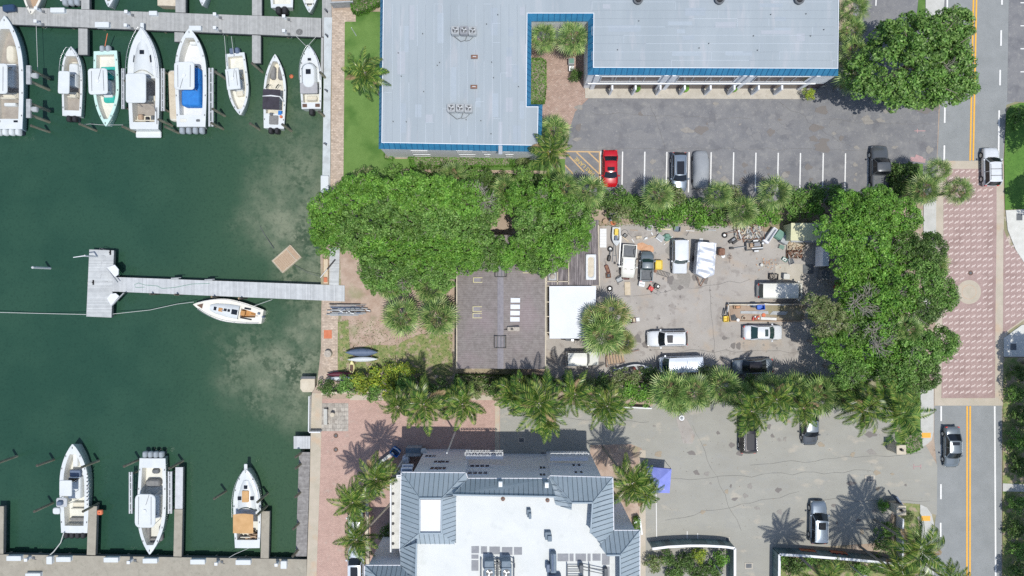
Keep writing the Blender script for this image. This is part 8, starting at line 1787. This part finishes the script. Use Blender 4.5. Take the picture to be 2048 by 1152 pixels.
item('green_white_crate', 'green crate with white contents at the pale concrete patch', 'crate', 1570, 519, -35, [('body', ['bin_green', 'white'], lambda b: hollow(b, .32, .22, .3, .04, .03)), ('rim', 'black', lambda b: b.rbox(-.1, .1, -.05, .05, .12, .25, .02))]); item('grey_tub', 'grey tub at the right of the green crate', 'tub', 1582, 522, 20, [('body', ['pad_grey', 'grey_dark'], lambda b: hollow(b, .28, .38, .4, .04, .1)), ('pole', 'alu', lambda b: b.tube([(-.3, -.6, .3), (-.1, .9, .5)], .02, 4))])
item('black_mat', 'black rubber mat on the ground by the long box trailer', 'mat', 1618, 538, 0, [('mat', 'grey_dark', lambda b: b.rbox(-.65, .65, -.55, .55, .02, .07, .03))]); item('white_bucket', 'white bucket left of the brick scatter', 'bucket', 1523, 530, 0, [('body', 'white', lambda b: b.cyl((0, 0), .15, .18, 0, .35, 14)), ('lid', 'concrete_white', lambda b: b.cyl((0, 0), .19, .18, .35, .38, 14))])
mb = MB(); g_ = random.Random(9)
for k in range(60): x, y = g_.gauss(0, .55), g_.gauss(0, .4); a = g_.random() * 3; mb.seg((x, y), (x + .16 * math.cos(a), y + .16 * math.sin(a)), .07, .015, .07, g_.randint(0, 2))
tag(mb.build('brick_rubble', ['orange_dirt', 'rubble', 'stone_cream'], loc=(*P(1535, 530), 0)), 'loose scatter of broken bricks on the yard', 'rubble', kind='stuff')
item('black_tray', 'black framed tray with pale contents above the white van', 'tray', 1547, 553, -3, [('body', ['black', 'rubble'], lambda b: hollow(b, .55, .35, .4, .06, .05)), ('contents', 'rubble', lambda b: logs(b, .35, .2, 14, 4, 0))]); item('grey_chest', 'pale grey rounded chest above the white van', 'chest', 1571, 553, -4, [('body', 'galv', lambda b: b.rbox(-.36, .36, -.32, .32, 0, .6, .08)), ('lid', 'concrete_white', lambda b: b.rbox(-.38, .38, -.34, .34, .6, .68, .1))])
item('orange_bin', 'orange red bin under the roadside trees', 'bin', 1677, 573, -30, [('body', ['terracotta', 'orange'], lambda b: hollow(b, .42, .4, .7, .05, .08)), ('lid', 'orange', lambda b: b.rbox(-.3, .4, -.3, .3, .5, .75, .1))])
# low walled bed in the yard
t = thing('raised_bed', 'long timber edged bed full of clutter above the white sedan', 'planter', (0, 0, 0)); mb = MB()
mb.seg(P(1453, 609), P(1616, 608), .14, 0, .85); mb.build('back_board', 'stone_cream', t); mb = MB(); mb.seg(P(1460, 642), P(1600, 642), .12, 0, .25); mb.seg(P(1452, 609), P(1459, 642), .12, 0, .5); mb.build('edge_board', 'wood', t)
mb = MB(); mb.prism([P(1459, 612), P(1612, 611), P(1606, 641), P(1461, 641)], 0, .06); mb.build('soil', 'soil', t); mb = MB(); mb.prism([P(1480, 622), P(1535, 622), P(1536, 628), P(1480, 627)], .061, .14); mb.prism([P(1538, 629), P(1545, 622), P(1575, 623), P(1570, 630)], .061, .13); mb.build('slabs', 'galv', t)
item('blue_tarp_bin', 'bright blue plastic bin against the timber edged bed', 'bin', 1520, 614, 5, [('body', ['bin_blue', 'bin_blue'], lambda b: hollow(b, .38, .32, .9, .04, .08)), ('lid', 'bin_blue', lambda b: b.rbox(-.6, -.1, -.2, .3, .8, .95, .08))]); item('dark_blue_sack', 'dark navy sack left of the bright blue bin', 'sack', 1509, 610, 0, [('sack', 'gel_navy', lambda b: b.rbox(-.45, .3, -.3, .3, 0, .7, .15, 0, .12))])
item('tan_sack', 'tan crate on the left end of the timber edged bed', 'crate', 1474, 614, 5, [('body', ['wood', 'wood_pale'], lambda b: hollow(b, .4, .22, .5, .05, .05)), ('contents', 'orange_dirt', lambda b: b.rbox(-.2, .3, -.15, .12, .2, .48, .08))]); item('yellow_crate', 'deep yellow crate at the lower left corner of the timber edged bed', 'crate', 1451.5, 638, 3, [('body', ['yellow', 'yellow'], lambda b: hollow(b, .28, .36, .5, .05, .05)), ('handle', 'orange', lambda b: b.rbox(-.2, .2, -.02, .02, .5, .56, .01))])
item('tent_scrap', 'grey tent like sheet beside the deep yellow crate', 'sheet', 1467, 636, 20, [('sheet', 'grey_dark', lambda b: b.add([(-.6, -.3, .02), (.5, -.4, .02), (.0, 0, .45), (-.3, .45, .02), (.4, .4, .02)], [[0, 1, 2], [1, 4, 2], [4, 3, 2], [3, 0, 2]]))]); item('white_lid_bucket', 'bucket with a round white lid on the bed edge', 'bucket', 1475.5, 640, 0, [('body', 'white', lambda b: b.cyl((0, 0), .17, .19, 0, .35, 14)), ('lid', 'white', lambda b: b.cyl((0, 0), .2, .19, .35, .4, 14))])
item('cream_pot', 'cream pot between two dark pots in the bed', 'pot', 1488, 636, 0, [('body', 'stone_cream', lambda b: b.cyl((0, 0), .18, .24, 0, .3, 12)), ('soil', 'wood_dark', lambda b: b.cyl((0, 0), .18, .18, .3, .31, 12))]); item('red_toolbox', 'heap of red and white cans in the bed', 'cans', 1512, 636, 0, [('cans', ['red', 'white', 'orange'], lambda b: [b.cyl((x, y), .1, .1, .05, .3, 8, k % 3) for k, (x, y) in enumerate(((-.3, 0), (-.1, .15), (0, -.1), (.15, .1), (.3, -.05), (.35, .2), (-.35, -.2)))]), ('tray', 'rust', lambda b: b.rbox(-.45, .45, -.3, .3, .0, .08, .05))])
item('red_cushion', 'round red cushion right of the red cans in the bed', 'cushion', 1528, 630, 0, [('cushion', 'orange', lambda b: b.cyl((0, 0), .25, .22, .06, .22, 12))]); item('white_sheet', 'long white worn plank along the lower edge of the bed', 'plank', 1538, 637.5, -3, [('plank', 'white_worn', lambda b: b.rbox(-.95, .95, -.16, .16, .1, .18, .02))])
mb = MB(); mb.seg(P(1489, 609.5), P(1508, 609), .07, .9, .95); mb.seg(P(1523, 607), P(1562, 610), .07, .9, .95); tag(mb.build('white_pipes', 'white'), 'white pipes resting along the top of the timber edged bed', 'pipes')
for px, py, l in ((1450, 620, 'left'),): item('roped_post', 'dark and white bundled posts at the upper left corner of the bed', 'posts', px + 2, py, -12, [('posts', 'grey_dark', lambda b: (b.tube([(0, .8, .3), (.1, -.6, .6)], .07, 5), b.tube([(-.25, .2, .2), (-.2, -.8, .4)], .06, 5))), ('wrap', 'white', lambda b: b.tube([(.05, .9, .5), (.15, -.2, .55)], .05, 5))])
# lone clump surroundings
item('folding_chair', 'dark red folding chair frame by the lone fan palm clump', 'chair', 1268, 640, 0, [('frame', 'maroon', lambda b: (b.tube([(-.25, -.3, .4), (.15, -.3, .4), (.15, .3, .4), (-.25, .3, .4)], .03, 5), legs4(b, .2, .28, .4))), ('seat', 'wood_pale', lambda b: b.rbox(-.15, .12, -.2, .2, .38, .42, .03)), ('backrest', 'maroon', lambda b: b.rbox(-.32, -.27, -.32, .32, .4, .8, .02))]); item('white_board', 'small white board beside the dark red folding chair', 'board', 1276, 639, 5, [('board', 'white', lambda b: b.rbox(-.2, .2, -.22, .22, .1, .16, .02))])
item('motorbike', 'black motorbike parked at the lower edge of the white carport', 'motorcycle', 1140, 679.5, -4, [('frame', 'black', lambda b: (b.rbox(-.5, .5, -.1, .1, .4, .8, .08), b.tube([(.55, -.35, .95), (.5, 0, .9), (.55, .35, .95)], .025, 5))), ('seat', 'grey_dark', lambda b: b.rbox(-.6, .05, -.13, .13, .8, .88, .06)), ('tank', 'chrome', lambda b: b.rbox(.1, .45, -.12, .12, .8, .92, .06)), ('front_wheel', 'rubber', lambda b: b.tube([(.8 + .28 * math.cos(a * .524), 0, .3 + .28 * math.sin(a * .524)) for a in range(13)], .06, 5)), ('rear_wheel', 'rubber', lambda b: b.tube([(-.75 + .28 * math.cos(a * .524), 0, .3 + .28 * math.sin(a * .524)) for a in range(13)], .07, 5))], h=.6)
item('trailer_skeleton', 'rusty trailer skeleton above the grey skiff', 'trailer', 1233, 716, 10, [('frame', 'rust', lambda b: (b.tube([(-1.4, -.9, .3), (-1.2, .6, .3)], .05, 5), b.tube([(-1.2, .6, .3), (.6, .75, .3)], .04, 5), b.tube([(.9, .4, .35), (2.9, .5, .35)], .045, 5), b.tube([(-1.3, -.8, .3), (1.0, -.6, .3)], .03, 5))), ('boards', 'wood', lambda b: [b.rbox(-1.1 + k * .35, -.85 + k * .35, -.6, .5, .2, .24, .01) for k in range(6)])])
# shore things
t = thing('spar_stack', 'stack of aluminium spars and poles lying across the shore below the long pier', 'spars', (*P(708, 620), .1)); mb = MB(); g_ = random.Random(4)
for k in range(13): y = .75 - k * .115; x0 = g_.uniform(-3.3, -1.6); mb.tube([(x0, y, .2 + g_.random() * .2), (x0 + g_.uniform(3.2, 4.6), y + g_.uniform(-.06, .06), .25 + g_.random() * .15)], g_.uniform(.025, .07), 5, g_.choice([0, 0, 1, 2, 3]))
mb.build('spars', ['galv', 'black', 'alu', 'slate_blue'], t); mb = MB()
for k in range(9): x = g_.uniform(-1.8, 1.6); mb.rbox(x, x + g_.uniform(.3, .7), -.45 + g_.random() * .7, -.3 + g_.random() * .7 + .12, .1, .5, .04, g_.randint(0, 2)) if False else mb.seg((x, g_.uniform(-.5, .4)), (x + .5, g_.uniform(-.5, .4)), .1, .3, .45, g_.randint(0, 2))
mb.build('fittings', ['alu', 'slate_blue', 'grey_dark'], t); mb = MB()
ringm(mb, .32, .03, .65, 14); mb.build('ring', 'grey_dark', t)
item('concrete_well', 'round concrete drum standing on the waterfront slab', 'drum', 657.5, 707, 0, [('drum', 'concrete', lambda b: b.cyl((0, 0), .42, .42, 0, .75, 20)), ('rim', 'rubble', lambda b: b.cyl((0, 0), .36, .36, .75, .78, 20))]); item('park_bench', 'white slatted bench on the lattice paving at the quay', 'bench', 652, 833, 0, [('seat', 'concrete_white', lambda b: [b.rbox(-.22 + k * .13, -.12 + k * .13, -.95, .95, .42, .46, .01) for k in range(3)]), ('backrest', 'concrete_white', lambda b: b.rbox(.2, .25, -.95, .95, .5, .9, .01)), ('legs', 'black', lambda b: [b.rbox(-.2, .25, y - .04, y + .04, 0, .42, .02) for y in (-.9, .9)])])
item('bird_bath', 'cream bird bath beside the slatted bench', 'bird bath', 667, 828, 0, [('bowl', 'stone_cream', lambda b: b.cyl((0, 0), .15, .26, .7, .85, 16)), ('pedestal', 'stone_cream', lambda b: b.cyl((0, 0), .12, .08, 0, .7, 10))]); item('mast_log', 'dark tipped mast lying diagonally over the shore boardwalk', 'mast', 657, 536, 50, [('shaft', 'alu', lambda b: b.tube([(-1.5, 0, .3), (-.2, 0, .35)], .06, 6)), ('tip', 'black', lambda b: b.tube([(-.2, 0, .35), (1.3, 0, .4)], .09, 6))])
item('timber_frame', 'empty timber framed trough beside the shore boardwalk', 'trough', 651, 543, 0, [('frame', ['wood', 'wood_pale'], lambda b: hollow(b, .32, 1.55, .25, .05, .02)), ('junk', 'terracotta', lambda b: b.rbox(-.2, .2, -1.3, -.7, .1, .3, .05))])
item('orange_buoy', 'round orange buoy floating between the bowrider and the grey topped cruiser', 'buoy', 582, 152, 0, [('ball', 'orange', lambda b: (b.cyl((0, 0), .14, .25, 0, .12, 14), b.cyl((0, 0), .25, .12, .12, .32, 14))), ('ring', 'black', lambda b: b.cyl((0, 0), .05, .05, .32, .38, 8))], z=WL, h=-.9)
item('orange_ladder_float', 'orange plastic float at the head of the tan finger dock', 'float', 201, 1024, 0, [('float', 'orange', lambda b: b.rbox(-.3, .3, -.3, .3, 0, .3, .12)), ('tie', 'black', lambda b: b.rbox(-.05, .05, -.05, .05, .3, .36, .02))], z=-.3, h=-.2)
item('rope_coil', 'flat grey spiral of rope on the upper pier', 'rope', 598, 63, 0, [('coil', 'grey_dark', lambda b: [ringm(b, .09 * k, .03, .12, 16) for k in (1, 2, 3, 4)])]); item('dock_cart', 'dark tarped cart at the left end of the upper pier', 'cart', 23, 19, 5, [('load', 'gel_navy', lambda b: b.rbox(-.7, .7, -.4, .4, .4, .8, .15, 0, .1)), ('frame', 'grey_dark', lambda b: legs4(b, .6, .35, .4, .05))], z=.09)
for px, py, l in ((652, 21, 'topmost'), (653, 71, 'level with the upper pier'), (652, 181, 'level with the small cabin cruiser stern'), (650, 288, 'lowest'), (571, 18, 'x')):
    if l == 'x': continue
    item('quay_bollard_lamp', 'dark bollard lamp on the seawall, ' + l, 'lamp', px, py, -20, [('post', 'black', lambda b: b.cyl((0, 0), .07, .05, 0, 1.0, 8)), ('head', 'grey_dark', lambda b: (b.rbox(-.1, .25, -.08, .08, .95, 1.05, .04), b.cyl((.0, 0), .12, .08, 1.0, 1.1, 10)))], z=.14, h=.8, group='quay lamps')


def lamp(label, gx, gy, h, m='white', head=True, arm=0, r=.07, name='street_lamp'):
    t = thing(name, label, 'lamp', (*P(gx, gy), 0)); mb = MB(); mb.cyl((0, 0), r * 1.3, r * .8, 0, h, 8); mb.build('pole', m, t)
    if head: mb = MB(); mb.cyl((arm, 0), .28, .3, h, h + .08, 14); mb.cyl((arm, 0), .2, .05, h + .08, h + .22, 12, 1); mb.build('lamp_head', ['white', 'galv'], t)
    if arm: mb = MB(); mb.tube([(0, 0, h - .1), (arm, 0, h)], .035, 5); mb.build('arm', m, t)


lamp('tall white pole beside the condominium north wall', 910.5, 864, 10.5, head=False, r=.09, name='flag_pole'); lamp('round white lamp at the edge of the palm hedge', 1345, 822, 4.4, 'galv'); lamp('grey lamp post in the left walled garden', 1424, 1120, 4.2, 'galv', False, .3); lamp('grey lamp post in the right walled garden with a white globe', 1692, 1124, 4.4, 'galv')
lamp('thin white pole on the promenade lawn by the hedge', 713, 72, 2.6, head=False, r=.05, name='lawn_pole'); lamp('black street lamp arm on the upper verge', 1990, 356, 7.0, 'black', False, 1.6) if False else None
# blue canopy
t = thing('blue_canopy', 'violet blue pop-up canopy with small white lettering beside the condominium palms', 'canopy', (0, 0, 0)); z = 2.3
c4 = [Q(1292, 933, z), Q(1343, 938, z), Q(1339, 986, z), Q(1298, 985, z)]; ap = Q(1318, 960, 3.1); mb = MB()
mb.add(c4 + [ap], [[1, 0, 4], [2, 1, 4], [3, 2, 4], [0, 3, 4]])
for i in range(4): a, b_ = c4[i], c4[(i + 1) % 4]; mb.add([a, b_, (b_[0], b_[1], z - .3), (a[0], a[1], z - .3)], [[0, 1, 2, 3], [3, 2, 1, 0]])
mb.build('roof', 'canvas_blue', t)
for a in c4: mb = MB(); mb.cyl((a[0] * .998, a[1] * .998), .03, .03, 0, z - .05, 6); mb.build('leg', 'galv', t)
x, y, _ = Q(1319, 978, 2.55); text_mesh('lettering', 'ALSEA', .42, (x, y, 2.62), 0, 'white', 0, t, rot=(R(33), 0, 0))
# condominium entrance things
item('utility_container', 'pale blue grey equipment cabin in the condominium shadow', 'cabin', 827, 904, 0, [('body', 'galv', lambda b: b.rbox(-.9, .9, -.5, .5, 0, 1.6, .06)), ('roof', 'ac_blue', lambda b: b.rbox(-.92, .92, -.1, .52, 1.6, 1.66, .05)), ('door', 'wall_grey', lambda b: b.rbox(-.3, .3, -.58, -.5, .1, 1.4, .02))], h=1.5)
item('round_parasol', 'small round pale parasol right of the equipment cabin', 'parasol', 848, 902, 0, [('canopy', 'dish', lambda b: b.cyl((0, 0), .38, .05, 2.0, 2.15, 16)), ('pole', 'galv', lambda b: b.cyl((0, 0), .03, .03, 0, 2.0, 6))], h=2)
item('blue_basin', 'blue curved planter with a white rim at the condominium entrance', 'planter', 790, 905, -35, [('body', ['boat_blue', 'ac_blue'], lambda b: hollow(b, .55, .4, 1.1, .06, .2)), ('rim', 'white', lambda b: b.tube([(-.5, .45, 1.15), (0, .55, 1.2), (.55, .4, 1.15)], .06, 6))], h=1); item('square_pillar', 'square grey gate post with a white cap lamp by the equipment cabin', 'post', 811, 920, 0, [('shaft', 'wall_grey', lambda b: b.rbox(-.35, .35, -.4, .4, 0, 1.4, .03)), ('lamp', 'white', lambda b: b.rbox(-.12, .12, -.12, .12, 1.4, 1.5, .03))], h=1.4)
for px, l in ((1618, 'left'), (1680, 'right')):
    item('red_planter', 'red flower trough behind the teal faced wall, the %s one' % l, 'planter', px, 1106 + (px - 1618) * .06, -6, [('trough', ['terracotta', 'red'], lambda b: hollow(b, .95, .22, .8, .04, .05)), ('flowers', 'red', lambda b: [b.cyl((-.8 + k * .2, (k % 3 - 1) * .08), .1, .05, .5, .95, 7) for k in range(9)])], h=.8)
item('courtyard_unit', 'pale green air conditioner cabinet in the office courtyard', 'air conditioner', 1143, 122, 0, [('casing', 'galv', lambda b: b.rbox(-.35, .35, -.35, .35, 0, .9, .05)), ('grille', 'bin_green', lambda b: b.rbox(-.28, .28, -.28, .28, .9, .94, .05))], h=.9); item('courtyard_table', 'small square table with plants in the courtyard', 'table', 1143, 137, 0, [('top', 'wall_white', lambda b: b.rbox(-.3, .3, -.3, .3, .65, .7, .03)), ('legs', 'galv', lambda b: legs4(b, .25, .25, .65))], h=.7)
for px, py, l in ((1010, 1075, 1),): pass
# fallen litter on the hard ground
mb = MB(); g_ = random.Random(21)
for k in range(420):
    px, py = (g_.uniform(1200, 1640), g_.uniform(450, 755)) if k % 3 else (g_.uniform(1300, 1800), g_.uniform(815, 1070))
    x, y = P(px, py); s_ = g_.uniform(.02, .06); a = g_.random() * 6.3; mb.add([(x, y, .03), (x + s_ * math.cos(a), y + s_ * math.sin(a), .045), (x + s_ * 1.4 * math.cos(a + .7), y + s_ * 1.4 * math.sin(a + .7), .035), (x + s_ * math.cos(a + 1.5), y + s_ * math.sin(a + 1.5), .04)], [[0, 1, 2, 3]], g_.choice([0, 0, 1, 2]))
tag(mb.build('litter', ['wood_dark', 'wood', 'stone_cream']), 'fallen leaves and small litter on the paved yard', 'litter', kind='stuff')
# stains, cracks and patches on the hard ground, each a mark with its own outline
def blot(mb, px, py, r, z, mi, g, sx=1.0):
    x, y = P(px, py); n_ = 12; ph = g.random() * 6
    mb.poly([(x + sx * r * (1 + .35 * math.sin(2 * a + ph) + g.uniform(-.2, .2)) * math.cos(a), y + r * (1 + .3 * math.sin(3 * a + ph)) * math.sin(a), z) for a in [2 * math.pi * k / n_ for k in range(n_)]], mi)


g_ = random.Random(31); mb = MB(); z = .031
for px in range(1222, 1740, 44):
    for k in range(3): z += .00003; blot(mb, px + g_.uniform(-8, 8), g_.uniform(318, 372), g_.uniform(.12, .45), z, g_.choice([0, 2]), g_)
for k in range(46): z += .00003; blot(mb, g_.uniform(1150, 1860), g_.uniform(205, 300), g_.uniform(.1, .6), z, g_.choice([0, 1, 1, 2]), g_, g_.uniform(.6, 2.5))
for k in range(60): z += .00003; blot(mb, g_.uniform(1300, 1850), g_.uniform(830, 1075), g_.uniform(.06, .35), z, g_.choice([0, 2, 3]), g_, g_.uniform(.6, 2))
for px, py, r in ((1370, 560, .8), (1352, 568, .7), (1340, 560, .5), (1466, 691, .35), (1476, 692, .4), (1449, 676, .25), (1390, 556, .4), (1410, 560, .45), (1361, 575, .3), (1345, 500, .7), (1362, 548, .8), (1290, 690, .4), (1275, 678, .5)): z += .00003; blot(mb, px, py, r, z, 0 if r < .6 else 2, g_)
for k in range(60): z += .00003; blot(mb, g_.uniform(1230, 1620), g_.uniform(500, 750), g_.uniform(.04, .16), z, g_.choice([0, 2]), g_)
struct(mb.build('ground_stains', [mat('st0', (.17, .155, .145), rough=.7), mat('st1', (.215, .215, .218), (.195, .195, .2), 3), mat('st2', (.24, .225, .205), (.29, .275, .25), 4), mat('st3', (.36, .3, .22), (.3, .26, .2), 4)]), 'oil stains and worn spots on the paving')
mb = MB()
for (x0, y0, x1, y1, n_) in ((1150, 298, 1740, 300, 26), (1180, 226, 1500, 240, 16), (1560, 205, 1700, 296, 12), (1640, 240, 1860, 250, 12), (1300, 210, 1330, 298, 8), (1010, 830, 1300, 846, 14), (1300, 960, 1750, 940, 22), (1330, 1040, 1600, 985, 14), (1500, 930, 1840, 905, 16), (1620, 1000, 1860, 1000, 10), (1385, 850, 1480, 1060, 12), (1200, 600, 1500, 560, 14), (1420, 560, 1430, 740, 10), (1300, 700, 1600, 705, 14)):
    p = P(x0, y0)
    for k in range(1, n_ + 1):
        q_ = P(x0 + (x1 - x0) * k / n_ + g_.uniform(-3, 3), y0 + (y1 - y0) * k / n_ + g_.uniform(-3.5, 3.5)); mb.flat(p, q_, g_.uniform(.015, .035), .0335 + k * .00002, 0); p = q_
struct(mb.build('paving_cracks', mat('crack', (.15, .147, .14), rough=.9)), 'thin cracks across the asphalt')
mb = MB()
for k in range(34):
    px, py = (g_.uniform(775, 1045), g_.uniform(12, 285)) if k < 20 else (g_.uniform(1190, 1660), g_.uniform(5, 128)); x, y = P(px, py, 6.52); w_, l_ = (g_.uniform(.4, .9), g_.uniform(.8, 4)) if k < 20 else (g_.uniform(.8, 4), g_.uniform(.4, .9))
    zz = 6.5225 + k * .0001; mb.poly([(x - w_ / 2, y - l_ / 2, zz), (x + w_ / 2, y - l_ / 2, zz), (x + w_ / 2, y + l_ / 2, zz), (x - w_ / 2, y + l_ / 2, zz)], k % 3)
o = mb.build('roof_patches', [mat('rp0', (.36, .41, .455), (.34, .39, .43), 2), mat('rp1', (.38, .41, .445), (.36, .39, .43), 2), mat('rp2', (.32, .37, .41), (.34, .385, .43), 2)], ob)
